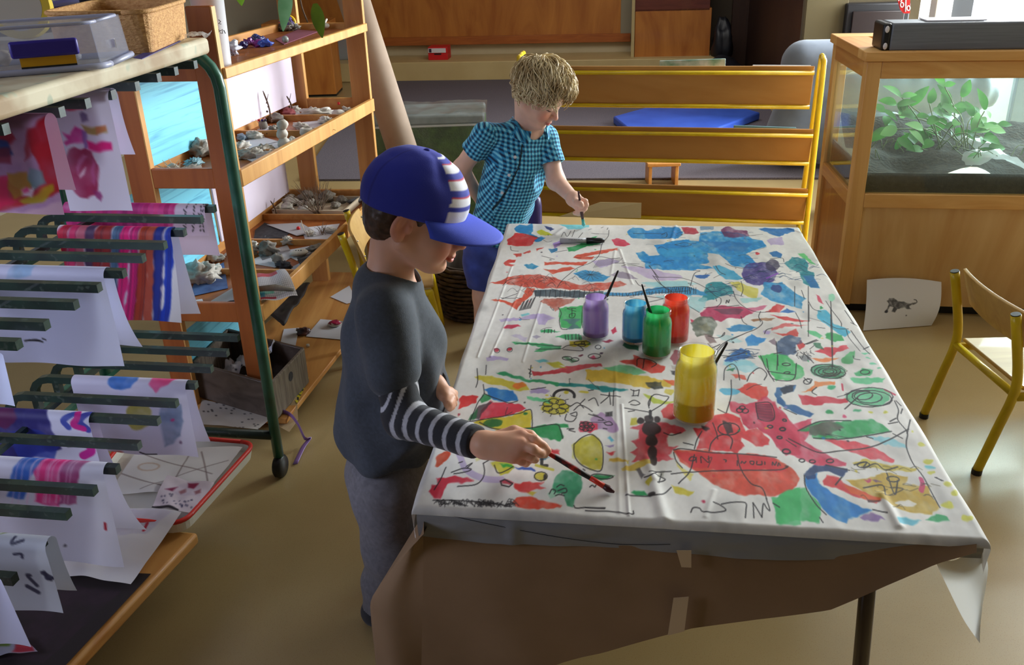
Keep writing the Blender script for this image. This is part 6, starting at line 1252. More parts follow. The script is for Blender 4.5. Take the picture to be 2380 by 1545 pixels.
for (x, y, z, r, m_, l_) in ((700, 300, ZM, (.03, .016, .01), CLAY, 'pale clay strip between the snowman and the stick pile'), (670, 262, ZM, (.024, .018, .012), CLAYW, 'white clay pat behind the small beige lump'),
    (760, 288, ZM, (.026, .018, .012), CLAYW, 'white clay coil beyond the stick pile'), (592, 322, ZM, (.022, .016, .012), CLAYW, 'white clay curl on the sheet by the left post'), (640, 312, ZM, (.02, .016, .014), CLAYG, 'grey clay pebble left of the snowman'),
    (682, 342, ZM, (.03, .02, .014), CLAYW, 'white clay tail piece at the snowman foot'), (560, 352, ZM, (.028, .018, .014), CLAYW, 'white clay twist at the left front of the middle shelf'), (440, 398, ZM, (.034, .014, .008), CLAYG, 'flat grey clay tongue seen through the shelf end'),
    (478, 344, ZM, (.024, .02, .018), CLAYW, 'white clay knob near the rear of the shelf end'), (604, 560, ZL, (.03, .016, .006), DARKP, 'dark slate piece near the black sheet'), (668, 566, ZL, (.022, .016, .012), CLAY, 'pale clay crumb behind the oval disc'),
    (735, 582, ZL, (.028, .014, .01), CLAYG, 'grey clay sliver right of the oval disc'), (660, 624, ZL, (.026, .016, .012), DARKP, 'dark clay scrap beside the netting card'), (772, 540, ZL, (.03, .014, .008), CLAY, 'pale twig-like clay at the right of the clay star'),
    (500, 640, ZL, (.026, .02, .016), CLAYW, 'white clay crumb right of the knobbly clump'), (455, 605, ZL, (.024, .016, .012), CLAY, 'pale clay bit by the blue lower board')):
    lump(x, y, z, r, l_, m_, noise=.45, ns=3.5)
for (pts, l_) in (([(700, 285), (765, 278), (772, 300), (712, 312)], 'white sheet beneath the stick pile'), ([(625, 262), (690, 250), (700, 268), (640, 282)], 'white sheet under the reddish clay piece'), ([(578, 300), (630, 292), (640, 310), (590, 318)], 'white sheet under the stem-stuck clay figure')): flat(pts, ZM, l_)
for (pts, l_, m_) in (([(600, 590), (668, 570), (676, 584), (610, 606)], 'grey sheet beside the white lumpy clay', GREYP), ([(690, 600), (750, 580), (742, 606), (700, 622)], 'dark sheet near the right front of the lower shelf', DARKP), ([(640, 640), (700, 610), (705, 640), (660, 660)], 'pale blue sheet beside the netting card', mat('pale blue sheet', S(170, 184, 206), .75))): flat(pts, ZL, l_, m_, group=None)
# twigs leaning on the pink boards
for px, py, top, l_ in ((562, 285, (535, 195), 'taller dark twig standing against the pink board'), (607, 262, (600, 212), 'shorter dark twig standing against the pink board'), (596, 500, (588, 452), 'dark twig standing against the pink board on the lower shelf')):
    b = at(px, py, ZL + .01 if py > 400 else ZM + .01) - SB * .022; e = b + V(-.014, -.004, (py - top[1]) / 760.); rt = root('twig', b, l_, 'twig')
    MB().tube(spline([b, lerp(b, e, .5) + V(.006, 0, 0), e], 5), [.003] * 10 + [.0012], 6).build('stem', TWIG, rt, smooth=True)
    m = MB(); q = lerp(b, e, .6); m.tube([q, q + V(.012, 0, .035)], [.0018, .0008], 5); m.build('side_shoot', TWIG, rt)
    m = MB()
    for t in (.15, .35, .5): m.ball(lerp(b, e, t) + V(.005 * (-1 if t == .35 else 1), 0, 0), .0042, 8, 6)
    m.build('buds', TWIG, rt, smooth=True)
# -- lower shelf
a, b, c_, d_ = at(622, 502, ZL), at(800, 505, ZL), at(850, 462, ZL), at(690, 452, ZL)
tr_ = root('shallow_tray', (a + c_) / 2, 'pale shallow tray of stones at the far end of the lower shelf', 'tray')
m = MB(); m.prism([a, b, c_, d_], (0, 0, .006)); m.build('base', PALEW, tr_)
for p, q in ((a, b), (b, c_), (c_, d_), (d_, a)): MB().beam(p + V(0, 0, .014), q + V(0, 0, .014), .006, .028).build('side', PALEW, tr_)
for k, (x, y, r, m_) in enumerate(((682, 462, .022, CLAY), (676, 476, .026, CLAY), (668, 490, .026, CLAY), (718, 464, .03, CLAYG), (765, 462, .034, STONE), (706, 492, .02, CLAY), (795, 470, .022, CLAYG), (722, 478, .022, CLAY), (744, 474, .018, CLAYG), (780, 482, .018, STONE), (700, 478, .018, CLAY))):
    lump(x, y, ZL + .008, (r * 1.15, r, r * .7), ('leftmost pale', 'rounded white', 'smooth oval white', 'grey pitted', 'large pointed grey', 'small white front', 'knobbly grey right', 'middle white', 'small grey middle', 'rough grey front', 'small white central')[k] + ' stone in the shallow tray', m_, 'stone', 'stone', 'stones in the shallow tray', .35)
m = lump(832, 470, ZL + .008, (.05, .018, .012), 'long dark grey stone at the right end of the shallow tray', mat('dark stone', S(86, 86, 88), .6), 'stone', 'stone', 'stones in the shallow tray', .1)
sticks(742, 500, ZL + .008, 26, .17, 'bundle of dry bare twigs poking up from the stone tray', TWIG, .0013, 1.0, seed=5, branch=True, lean=(-.35, .3, .3), name='twig_bundle')
flat([(577, 535), (612, 518), (680, 535), (660, 553), (590, 556)], ZL, 'black textured sheet on the lower shelf', DARKP, group=None)
flat([(620, 522), (700, 518), (735, 540), (690, 548)], ZL + .003, 'grey patterned sheet beside the black sheet on the lower shelf', GREYP, group=None)
flat([(700, 530), (790, 520), (770, 555), (710, 560)], ZL, 'white sheet under the spiky white clay on the lower shelf')
rt, c = sticks(721, 548, ZL, 20, .028, 'spiky white clay star on the lower shelf', m=CLAYW, r=.0035, up=.8, seed=12, name='clay_star', cat='clay figure')
MB().ball(c + V(0, 0, .01), .012, 12, 8, .3, 2).build('clay_base', CLAYW, rt, smooth=True)
MB().tube([c + V(-.02, 0, .02), c + V(-.03, .01, .06)], .0014, 5).build('toothpick', PALEW, rt)
rt, c = sticks(752, 545, ZL, 14, .05, 'grey feather tuft beside the clay star', TWIG, .001, .9, seed=15, lean=(-.2, .2, .6), name='feather', cat='feather')
tag(MB().ball(at(694, 535, ZL) + V(0, 0, .008), .008, 10, 8).build('bead', RED, smooth=True), 'red bead on the grey sheet on the lower shelf', 'bead')
flat([(570, 610), (640, 582), (690, 590), (640, 622)], ZL, 'white sheet under the grey clay animal on the lower shelf')
flat([(650, 585), (720, 572), (740, 590), (690, 606)], ZL, 'white sheet under the oval clay disc')
lump(583, 588, ZL, (.03, .02, .02), 'lumpy white clay piece by the left post on the lower shelf', CLAY, noise=.6, ns=4.)
lump(622, 590, ZL, (.03, .018, .02), 'grey clay animal with a raised head on the lower shelf', CLAYG, noise=.5, ns=3.)
lump(646, 612, ZL, (.024, .014, .016), 'grey clay tail piece behind the netting on the lower shelf', CLAYG, noise=.4)
c = at(696, 594, ZL); dt = root('clay_disc', c, 'oval white clay disc with finger holes on the lower shelf', 'clay')
MB().ball(c + V(0, 0, .012), (.034, .024, .012), 22, 12, .05, 3, rotz(.4)).build('disc', CLAYW, dt, smooth=True)
for k in range(3): MB().ball(c + V(-.008 + .009 * k, -.008, .023), (.003, .003, .0015), 8, 6).build('hole', DARKP, dt, smooth=True)
# folded red and white netting card over the front rail
cn = Canvas(110, 90, (214, 212, 214), rough=1.)
for i in range(0, 110, 5): cn.line([(i, 0), (i, 90)], 1.3, (150, 150, 156), .8, smooth=False)
for i in range(0, 90, 5): cn.line([(0, i), (110, i)], 1.3, (160, 160, 166), .8, smooth=False)
cn.poly([(0, 0), (80, 0), (78, 22), (30, 28), (0, 34)], (196, 54, 66), .85, mottle=.3); cn.poly([(0, 66), (50, 60), (55, 74), (0, 84)], (60, 160, 130), .7, mottle=.5); cn.poly([(0, 76), (30, 74), (30, 86), (0, 88)], (40, 140, 180), .7); cn.line([(0, 87), (55, 84)], 4, (160, 40, 60))
C4 = [at(585, 640, ZL + .02), at(662, 626, ZL + .045), at(692, 688, ZL + .055), at(590, 702, ZL + .05)]
u, v_ = np.meshgrid(np.linspace(0, 1, 110), np.linspace(0, 1, 90)); u = u[..., None]; v_ = v_[..., None]; P = (C4[0] * (1 - u) + C4[1] * u) * (1 - v_) + (C4[3] * (1 - u) + C4[2] * u) * v_
P[..., 2] += (.018 * np.sin(v_[..., 0] * pi) + .004 * np.sin(u[..., 0] * 9)) - .0
o = raw('netting_card', P.reshape(-1, 3), gridfaces(110, 90), PAPERC, smooth=True, cols=cn.lin().reshape(-1, 3)); tag(o, 'red, white and teal netting card hanging over the lower shelf rail', 'craft card')
tag(MB().tube([at(590, 672, ZL + .075), at(640, 668, ZL + .078), at(682, 674, ZL + .07)], [.009, .011, .005], 10).build('clay_roll', CLAYG, smooth=True), 'grey clay roll lying on the netting card', 'clay')
flat([(470, 575), (512, 560), (520, 600), (480, 612)], ZL, 'white sheet seen through the shelf end by the blue board')
flat([(445, 640), (520, 610), (530, 670), (440, 690)], ZL + .001, 'deep blue sheet under the white clay clump on the lower shelf', mat('blue sheet', S(90, 116, 166), .7, col2=S(66, 84, 130), nscale=20), group=None)
lump(470, 655, ZL, (.045, .03, .03), 'big knobbly white clay clump on the blue sheet', CLAY, noise=.45, ns=4.)
flat([(405, 705), (470, 695), (480, 718), (400, 722)], ZL, 'small white label card near the end rail of the lower shelf')
flat([(490, 700), (540, 670), (545, 715), (500, 720)], ZL, 'clear grey sheet near the left post on the lower shelf', GREYP)
lump(525, 712, ZL, (.03, .014, .006), 'dark flat clay strip near the left post on the lower shelf', DARKP)
# -- base board
flat([(711, 782), (745, 742), (812, 748), (800, 790)], ZB, 'white sheet under the pink painted disc on the base board', group=None)
c = at(778, 757, ZB + .001); pdc = root('painted_disc', c, 'round clay disc painted pink on the base board', 'clay')
MB().ball(c + V(0, 0, .009), (.027, .024, .009), 20, 10, .05, 2).build('disc', CLAYW, pdc, smooth=True); MB().ball(c + V(.002, 0, .0125), (.023, .02, .0075), 20, 10, .3, 6, ns=4.).build('pink_paint', mat('pink paint', S(206, 30, 90), .5, col2=S(130, 36, 60), nscale=60), pdc, smooth=True)
flat([(649, 808), (660, 765), (695, 762), (686, 808)], ZB, 'small white card with a dark mark on the base board', group=None)
lump(706, 776, ZB, (.024, .016, .012), 'dark glazed clay piece beside the white card on the base board', mat('dark glaze', S(50, 46, 56), .3, col2=S(120, 80, 76), nscale=30))
tag(MB().lathe(at(716, 805, ZB), [(0.002, 0), (.006, 0), (.006, .009), (.002, .009)], 12).build('bead', CLAYW, smooth=True), 'tiny cream bead near the base board edge', 'bead')
flat([(768, 690), (812, 664), (830, 700), (806, 706)], ZB, 'white card with a sketch on the base board behind the boy', group=None)
m = MB(); Q = [at(612, 740, ZB), at(640, 672, ZB), at(722, 676, ZB), at(700, 700, ZB), at(662, 770, ZB), at(618, 765, ZB)]
m.grid(lambda s_, t_: lerp(lerp(Q[0], Q[1], t_), lerp(Q[4], Q[2], t_), s_) + V(0, 0, .03 + .012 * fbm(np.array([s_ * 3, t_ * 4, 0.]), 1., 5)), 12, 18); tag(m.build('dark_tray', mat('dark bark tray', S(44, 34, 30), .6, col2=S(26, 20, 20), nscale=12), smooth=True, solid=.006), 'dark crumpled tray lying on the base board', 'tray')
# wooden crate by the left post
CR = mat('grey weathered wood', S(128, 116, 102), .8, col2=S(94, 82, 72), nscale=5, stretch=(30, 30, 2))
CRB = wood('crate long boards', S(96, 82, 72), S(70, 58, 50), axis=0)
k0, k1, k2, k3 = [at(x, y, .07) + V(.0, .07, 0) for x, y in ((452, 945), (630, 1000), (706, 910), (530, 860))]
crt = root('wooden_crate', (k0 + k2) / 2, 'grey weathered wooden crate with paper scraps by the shelf foot', 'crate'); HC = .13
def wall(a, b, nm, m_): MB().beam(a + V(0, 0, HC / 2), b + V(0, 0, HC / 2), .012, HC).build(nm, m_, crt, bevel=.003)
wall(k0, k1, 'side_board', CRB); wall(k3, k2, 'side_board', CRB); wall(k0, k3, 'end_board', CR); wall(k1, k2, 'end_board', CR)
m = MB(); m.prism([k0, k1, k2, k3], (0, 0, .008)); m.build('bottom_board', CRB, crt)
nn = nrm(np.cross(k2 - k1, V(0, 0, 1))); cc_ = (k1 + k2) / 2 + V(0, 0, HC * .68)
if nn[0] < 0: nn = -nn
m = MB(); m.lathe(cc_ + nn * .0062, [(0, 0), (.016, 0), (.016, .0008), (0, .0008)], 20, ax=nn); m.build('hand_hole', DARKP, crt)
for k, (x, y, dz, col) in enumerate(((520, 862, .09, (196, 194, 198)), (590, 850, .1, (206, 204, 210)), (570, 890, .08, (186, 184, 186)))):
    c = at(x, y, .07 + dz); mb = MB(); mb.grid(lambda s_, t_: c + V(.01, .09, -.02) + V((s_ - .5) * .075, (t_ - .5) * .08, .022 * fbm(np.array([s_ * 3, t_ * 3, k * 5.]), 1., 7) + (.05 * s_ if k else 0)), 12, 12)
    tag(mb.build('crumpled_paper', mat('scrap %d' % k, S(*col), .75, speck=S(60, 60, 70), spscale=50), smooth=True), ('left', 'right', 'front')[k] + ' crumpled inky paper scrap inside the wooden crate', 'paper')
psheet([(470, 930), (640, 965), (600, 1000), (455, 985)], .068, 'white speckled sheet sticking out under the crate', lambda c: [c.ell((random.random(), random.random()), .015, .025, (40, 36, 40), rough=0) for _ in range(26)], base=(196, 190, 184), curl=.004)
MB_ = MB(); P = [at(640, 935, .07), at(690, 922, .075), at(693, 975, .045), at(672, 1004, .03), at(645, 990, .04)]; MB_.prism(P[::-1], (0, 0, .0015)); tag(MB_.build('cream_paper', mat('cream paper', S(186, 160, 120), .8)), 'cream paper hanging off the base board below the crate', 'paper')
m = MB(); R_ = spline([at(640, 952, .075), at(672, 962, .07), at(692, 985, .055), at(708, 1018, .03), at(720, 1015, .02) + V(0, -.01, 0), at(704, 1040, .012), at(686, 1078, .004)], 6)
m.tube(R_, .0085, 8, sy=.22); tag(m.build('ribbon', mat('purple ribbon', S(142, 108, 168), .35), smooth=True), 'purple ribbon trailing from the crate to the floor', 'ribbon')
m = MB(); P = [at(697, 875, ZB + .003), at(718, 878, ZB + .003), at(706, 905, ZB + .003), at(690, 938, ZB + .003), at(682, 925, ZB + .003)]; m.prism(P[::-1], (0, 0, .002)); tag(m.build('tape_piece', mat('yellow black tape', S(204, 190, 40), .5, col2=S(30, 30, 26), nscale=60, lo=.5, hi=.54)), 'yellow and black striped tape at the base board edge', 'tape')
# -- top shelf
c = at(500, 146, ZT + .003); c = aty(500, 120, 2.73) * V(1, 1, 0) + V(0, 0, ZT)
jg_ = root('white_tub', c, 'tall white plastic tub standing at the left end of the top shelf', 'tub')
MB().lathe(c, [(0, 0), (.036, 0), (.04, .006), (.048, .24), (.05, .24), (.05, .252), (.045, .252), (.044, .24), (.036, .01), (0, .01)], 28).build('tub_body', mat('tub white', S(236, 238, 244), .35), jg_, smooth=True)
m = MB()
for k, s_ in enumerate((((508, 46), (513, 50), (508, 55), (514, 56)), ((506, 66), (510, 72), (507, 77)), ((512, 72), (517, 68), (517, 78), (512, 76)), ((520, 70), (524, 78)))):
    m.tube([aty(x, y, c[1] - .047) for x, y in s_], .0012, 4)
m.build('handwriting', BLACK, jg_)
lump(536, 128, ZT, (.03, .026, .02), 'crumpled white tissue beside the white tub', mat('tissue', S(206, 204, 216), .7), 'crumpled_tissue', 'tissue', None, .7, 3.)
for k, (x, y, cc) in enumerate(((566, 112, (50, 40, 110)), (580, 104, (120, 40, 130)), (598, 108, (150, 50, 150)), (618, 108, (60, 90, 190)), (592, 96, (70, 80, 150)), (604, 98, (40, 44, 110)))):
    lump(x, y, ZT, (.02, .016, .012), ('dark violet', 'purple', 'magenta', 'bright blue', 'steel blue', 'navy')[k] + ' glossy painted clay piece behind the front rail of the top shelf', mat('glossy %d' % k, S(*cc), .25, coat=.6), 'painted_clay', 'clay', 'glossy painted clay on the top shelf', .5)
tag(MB().ball(at(664, 100, ZT + .004) + V(0, 0, .012), .012, 16, 12).build('marble', mat('speckled marble', S(170, 178, 170), .3, col2=S(130, 140, 136), nscale=90), smooth=True), 'speckled grey marble ball at the top shelf edge', 'marble')
lump(716, 58, ZT, (.03, .024, .024), 'purple clay lump beside the green leaf on the top shelf', mat('violet clay', S(92, 70, 150), .6), group=None, noise=.6, ns=4.)
c = at(698, 58, ZT); m = MB(); m.tube([c + V(.028 * math.cos(a), .01, .028 + .024 * math.sin(a)) for a in np.linspace(-1., 3.6, 14)], .006, 8); tag(m.build('yellow_ring', mat('yellow plastic', S(240, 200, 30), .4), smooth=True), 'yellow curved plastic band on the top shelf', 'ring')
tag(MB().ball(c + V(-.02, -.01, .03), .01, 10, 8).build('orange_bead', mat('orange bead', S(230, 90, 40), .4), smooth=True), 'orange bead beside the yellow plastic band', 'bead')
for k, (x, y) in enumerate(((700, 28), (725, 34), (748, 30), (772, 34), (738, 44))): lump(x, y, ZT, (.03, .018, .014), ('leftmost', 'second', 'middle', 'right end', 'nearest')[k] + ' pale shell-like clay scrap at the back of the top shelf', CLAY if k % 2 else CLAYG, noise=.6, ns=4.)
c = at(772, 62, ZT + .002); spn = root('white_spoon', c, 'white clay spoon shape at the right of the top shelf', 'spoon'); MB().ball(c + V(0, 0, .012), (.022, .022, .011), 16, 10).build('bowl', CLAYW, spn, smooth=True); MB().tube([c + V(0, .01, .018), c + V(.002, .06, .03)], .004, 8).build('handle', CLAYW, spn, smooth=True)
tag(MB().prism([at(640, 92, ZT), at(720, 62, ZT), at(740, 74, ZT), at(660, 104, ZT)][::-1], (0, 0, .002)).build('pink_card', mat('maroon card', S(150, 84, 104), .7)), 'maroon card lying at the front of the top shelf', 'card')
# big leaves hanging in front of the top shelf
hp_ = root('hanging_plant', aty(690, -60, 3.0), 'hanging plant with broad green leaves over the top shelf', 'plant')
for (x0, y0, x1, y1, w_, m_) in ((668, -40, 656, 72, .026, mat('sage leaf', S(124, 172, 130), .45, col2=S(90, 146, 98), nscale=12, translucent=.25)), (732, 8, 748, 86, .024, mat('olive leaf', S(92, 116, 30), .45, col2=S(70, 92, 24), nscale=12, translucent=.25)), (556, -30, 560, 10, .02, mat('lime leaf', S(120, 170, 40), .45, translucent=.3))):
    a, b = aty(x0, y0, 2.95), aty(x1, y1, 2.93); m = MB(); leaf(m, a, b - a, V(.15, -1, .1), np.linalg.norm(b - a), w_, .15); o = m.build('leaf', m_, hp_, smooth=True)
MB().tube(spline([aty(690, -60, 3.0), aty(700, 10, 2.95), aty(715, 52, 2.93)], 5), .0025, 6).build('stem', TWIG, hp_, smooth=True)
at = _at
# ------------------------------------------------------------------ things on the rack top
ZK = 1.286
CLP = glassy('clear plastic', (.9, .92, .98, 1), .84, .12)
PURP = mat('purple clip', S(52, 40, 140), .4)
q0, q1, q2 = at(0, 178, ZK), at(238, 158, ZK), at(305, 128, ZK)
bu = nrm(q1 - q0); bv = nrm(q2 - q1); c0 = q1; LB_, WB_, HB = .34, np.linalg.norm(q2 - q1) * .95, .075
bx_ = root('storage_box', c0 - bu * LB_ / 2 + bv * WB_ / 2, 'clear plastic storage box with a purple clip and yellow label on the rack top', 'box')
def bp_(u, v, z, e=0.): return c0 - bu * u + bv * v + V(0, 0, z)
k_ = .012
for (a, b) in (((0, 0), (LB_, 0)), ((0, WB_), (LB_, WB_)), ((0, 0), (0, WB_)), ((LB_, 0), (LB_, WB_))):
    p, q = bp_(*a, 0), bp_(*b, 0); ci = bp_(LB_ / 2, WB_ / 2, 0); ti = lambda x: lerp(ci, x, .965) + V(0, 0, HB)
    m = MB(); m.add([p, q, ti(q), ti(p)], [(0, 1, 2, 3)]); m.build('wall', CLP, bx_, solid=.002)
m = MB(); ci = bp_(LB_ / 2, WB_ / 2, 0); cs_ = [lerp(ci, bp_(*x, 0), .965) + V(0, 0, HB) for x in ((0, 0), (LB_, 0), (LB_, WB_), (0, WB_))]; m.add(cs_, [(0, 1, 2, 3)]); m.build('base', CLP, bx_)
rimp = [bp_(x, y, .004) for x, y in ((-.008, -.008), (LB_ + .008, -.008), (LB_ + .008, WB_ + .008), (-.008, WB_ + .008))]; MB().tube(rrect(rimp, .03) + rrect(rimp, .03)[:1], .0055, 8).build('rim', mat('milky plastic', S(196, 200, 224), .3, trans=.3), bx_, smooth=True)
MB().tube(rrect(cs_, .025) + rrect(cs_, .025)[:1], .003, 8).build('edge', mat('milky plastic', S(196, 200, 224), .3), bx_, smooth=True)
Rb_ = np.array([bu, nrm(V(-bu[1], bu[0], 0)), V(0, 0, 1)]).T
bnv = nrm(V(-bu[1], bu[0], 0)); onb = lambda x, y: atpl(x, y, bp_(0, 0, 0) - bnv * .01, bnv)
cl_ = onb(103, 112); MB().box(cl_, (.105, .012, .027), Rb_ @ rotx(0.)).build('clip', PURP, bx_, bevel=.004)
cl2 = onb(112, 138); MB().box(cl2 + bnv * .004, (.086, .002, .02), Rb_).build('label', mat('yellow label', S(216, 160, 20), .5), bx_); MB().box(cl2 + bnv * .0035 - V(0, 0, .0125), (.086, .002, .005), Rb_).build('label_bar', BLACK, bx_)
MB().box(bp_(-.001, WB_ * .55, HB * .42), (.002, .02, .014), Rb_).build('white_sticker', WHITE, bx_); MB().box(bp_(.325, -.001, HB * .5), (.02, .002, .012), Rb_).build('white_sticker', WHITE, bx_)
for k, (u_, v_2, m_) in enumerate(((.07, .05, CLAYG), (.12, .09, RED), (.29, .06, DARKP), (.2, .12, PALEW))): tag(MB().ball(bp_(u_, v_2, .02), (.022, .012, .012), 12, 8, .4, k + 3).build('craft_bit', m_, smooth=True), ('grey', 'red', 'black', 'wooden')[k] + ' craft bit inside the clear plastic box', 'craft bit')
# woven basket
WEAV = mat('woven cane', S(206, 160, 100), .7, col2=S(168, 118, 64), nscale=90, stretch=(1, 1, 2.6), lo=.3, hi=.75, bump=.35, bscale=160, detail=2)
b1, b2, b3 = at(352, 124, ZK), at(447, 82, ZK), at(285, 112, ZK)
bk = root('woven_basket', (b1 + b2) / 2, 'square woven cane basket on the rack top', 'basket')
eu = nrm(b2 - b1); ev = -RKU; We = np.linalg.norm(b2 - b1) * .9; De = .2; HBk = .076
base_ = [b1, b1 + eu * We, b1 + eu * We + ev * De, b1 + ev * De]; cb_ = sum(base_) / 4; tp_ = [lerp(cb_, p, 1.1) + V(0, 0, HBk) for p in base_]
r0, r1 = rrect(base_, .02), rrect(tp_, .05); N_ = len(r0); m = MB(); inn = [lerp(cb_ + V(0, 0, HBk), p, .95) for p in r1]; inb = [lerp(cb_, p, .92) + V(0, 0, .01) for p in r0]
m.add(r0 + r1 + inn + inb, [(k * N_ + i, k * N_ + (i + 1) % N_, (k + 1) * N_ + (i + 1) % N_, (k + 1) * N_ + i) for k in range(3) for i in range(N_)] + [tuple(range(N_))[::-1], tuple(range(3 * N_, 4 * N_))]); m.build('basket_body', WEAV, bk, smooth=False)
MB().tube(r1 + r1[:1], .0045, 8).build('rim', WEAV, bk, smooth=True)
# dark pot, wicker plate, purple lid, wrapped things behind
c = aty(330, 30, 2.35); c = V(c[0] - .05, 2.33, ZK); pt = root('black_pot', c, 'black round pot standing behind the woven basket', 'pot'); MB().lathe(c, [(0, 0), (.075, 0), (.09, .19), (.095, .2), (.085, .2), (.07, .01), (0, .01)], 28).build('pot_body', mat('black pot', S(34, 34, 38), .35), pt, smooth=True)
pdl = [at(118, 64, ZK + .02), at(240, 44, ZK + .02), at(180, 36, ZK + .02), at(70, 52, ZK + .02)]; m = MB(); m.prism([p + V(0, 0, .03) for p in pdl], (0, 0, .012)); tag(m.build('purple_board', PURP, bevel=.003), 'flat purple plastic sheet behind the clear storage box', 'sheet')
c = at(40, 75, ZK + .0); wk = root('wicker_plate', c, 'dark wicker plate at the back left of the rack top', 'plate'); m = MB(); m.lathe(c, [(0, 0), (.1, 0), (.15, .03), (.15, .036), (.1, .01), (0, .01)], 30); m.build('plate_body', mat('wicker brown', S(120, 100, 74), .7, col2=S(44, 36, 30), nscale=22, stretch=(1, 9, 1), lo=.45, hi=.55), wk, smooth=True)
c = at(50, 40, ZK + .05); rl = root('yellow_roll', c, 'yellow and white tape roll standing on the wicker plate', 'roll'); m = MB(); m.lathe(c + V(0, .0, .02), [(.05, -.02), (.066, -.02), (.066, .02), (.05, .02)], 32, ax=(0.25, -1, .15), closed=True); m.build('yellow_band', mat('mustard', S(196, 170, 50), .5), rl, smooth=False); m = MB(); m.lathe(c + V(0, -.002, .02), [(.0, -.016), (.05, -.018), (.05, .018), (0, .018)], 32, ax=(0.25, -1, .15)); m.build('core', mat('pale core', S(170, 164, 150), .6), rl)
m = MB(); c = at(150, 26, ZK + .03); m.grid(lambda s_, t_: c + V((s_ - .5) * .26, (t_ - .5) * .14, .05 + .05 * fbm(np.array([s_ * 4, t_ * 3, 2.]), 1., 9)), 26, 16); tag(m.build('plastic_wrap', glassy('wrap film', (.86, .92, .92, 1), .55, .1), smooth=True), 'crumpled clear plastic bag at the back of the rack top', 'plastic bag')
lump(186, 18, ZK + .03, (.03, .03, .03), 'brown glossy gourd beside the plastic bag on the rack top', mat('brown gloss', S(96, 76, 68), .3), 'gourd', 'gourd', None, .1)
flat([(310, 135), (400, 92), (420, 96), (330, 138)], ZK - .0, 'dark violet card under the woven basket', mat('violet card', S(66, 56, 120), .6), 'card', 'card', None)
m = MB(); c = at(462, 92, ZK); m.grid(lambda s_, t_: c + V((s_ - .5) * .05, (t_ - .5) * .04, .008 + .008 * fbm(np.array([s_ * 4, t_ * 3, 5.]), 1., 4)), 14, 10); tag(m.build('film_scrap', glassy('scrap film', (.95, .95, .98, 1), .5, .2), smooth=True), 'clear film scrap at the right end of the rack top', 'film')
# ------------------------------------------------------------------ cardboard tube, wrapped green roll, basket, back furniture
t0 = aty(845, -90, 3.98); t1 = aty(975, 470, 3.86)
t1 = V(-.385, 3.86, .43); dtb = nrm(aty(962, 430, 3.9) - aty(797, -80, 4.0)); top = aty(803, -60, 4.0); bot = top + dtb * ((top[2] - .05) / -dtb[2])
tube_ = root('cardboard_tube', bot, 'long grey cardboard tube leaning beside the display shelf', 'tube'); rT = .066
ax2 = nrm(top - bot); m = MB(); m.lathe(bot, [(rT - .008, 0), (rT, 0), (rT, np.linalg.norm(top - bot)), (rT - .008, np.linalg.norm(top - bot))], 36, ax=ax2, closed=True); m.build('tube_wall', CARD, tube_, smooth=True)
g0, g1 = aty(925, 290, 4.3), aty(1133, 290, 4.3); zA, zB_ = aty(1040, 252, 4.3)[2], aty(1040, 292, 4.18)[2]
gr_ = root('green_tank', (g0 + g1) / 2 * V(1, 1, 0) + V(0, .12, 0), 'clear covered tank with green contents behind the leaning cardboard tube', 'tank')
MB().bbox((g0[0] - .1, 4.19, 0.0), (g1[0] - .01, 4.5, zB_)).build('green_contents', mat('moss green', S(84, 124, 46), .9, col2=S(44, 78, 30), nscale=14, bump=.6, bscale=120), gr_, bevel=.01)
MB().bbox((g0[0] - .1, 4.19, zB_ + .002), (g1[0] - .01, 4.5, zA - .01)).build('grey_band', mat('grey foam', S(150, 156, 158), .5, col2=S(112, 118, 120), nscale=12), gr_, bevel=.01)
MB().bbox((g0[0] - .1, 4.18, zB_ - .004), (g1[0] - .008, 4.188, zB_ + .004)).build('white_line', WHITE, gr_)
m = MB(); m.grid(lambda s_, t_: V(lerp(g0[0] - .11, g1[0], s_), 4.172 + max(0, t_ - .7) * 1.1, min(zA, .02 + t_ * zA / .68) + .004 * fbm(np.array([s_ * 12, t_ * 9, 1.]), 1., 6)), 40, 24); m.build('clear_cover', glassy('roll film', (.92, .96, .95, 1), .85, .12), gr_, smooth=True)
c = at(1055, 730, 0); wkb = root('wicker_basket', c, 'round dark wicker basket on the floor under the child chair', 'basket')
WK2 = mat('wicker dark', S(92, 74, 58), .7, col2=S(54, 42, 34), nscale=40)
c = V(-.16, 3.52, 0)
for k in range(13):
    z = .012 + .018 * k; r_ = .125 + .028 * math.sin(k / 12 * pi * .75); MB().tube([c + V((r_ + .004 * math.sin(a * 14 + k * pi)) * math.cos(a), (r_ + .004 * math.sin(a * 14 + k * pi)) * math.sin(a), z) for a in np.linspace(0, 2 * pi, 85)], .0085, 6).build('woven_ring', WK2, wkb, smooth=True)
MB().lathe(c, [(0, 0), (.12, 0), (.135, .12), (.13, .235), (.12, .235), (.12, .02), (0, .02)], 28).build('liner', mat('basket inside', S(60, 48, 38), .8), wkb, smooth=True)
# purple toy with yellow bits between boy and rack
c = at(1225, 500, .3); c = V(.10, 3.46, 0); bt_ = root('purple_bottle', c, 'dark purple bottle with yellow cap behind the blond boy', 'bottle')
MB().lathe(c, [(0, 0), (.032, 0), (.034, .01), (.034, .47), (.03, .5), (.02, .51), (.02, .515), (0, .515)], 24).build('bottle_body', mat('purple bottle', S(62, 50, 104), .35), bt_, smooth=True); MB().lathe(c, [(.0205, .512), (.0205, .55), (.018, .555), (0, .555)], 24).build('cap', mat('yellow trim', S(190, 180, 50), .5), bt_, smooth=True)
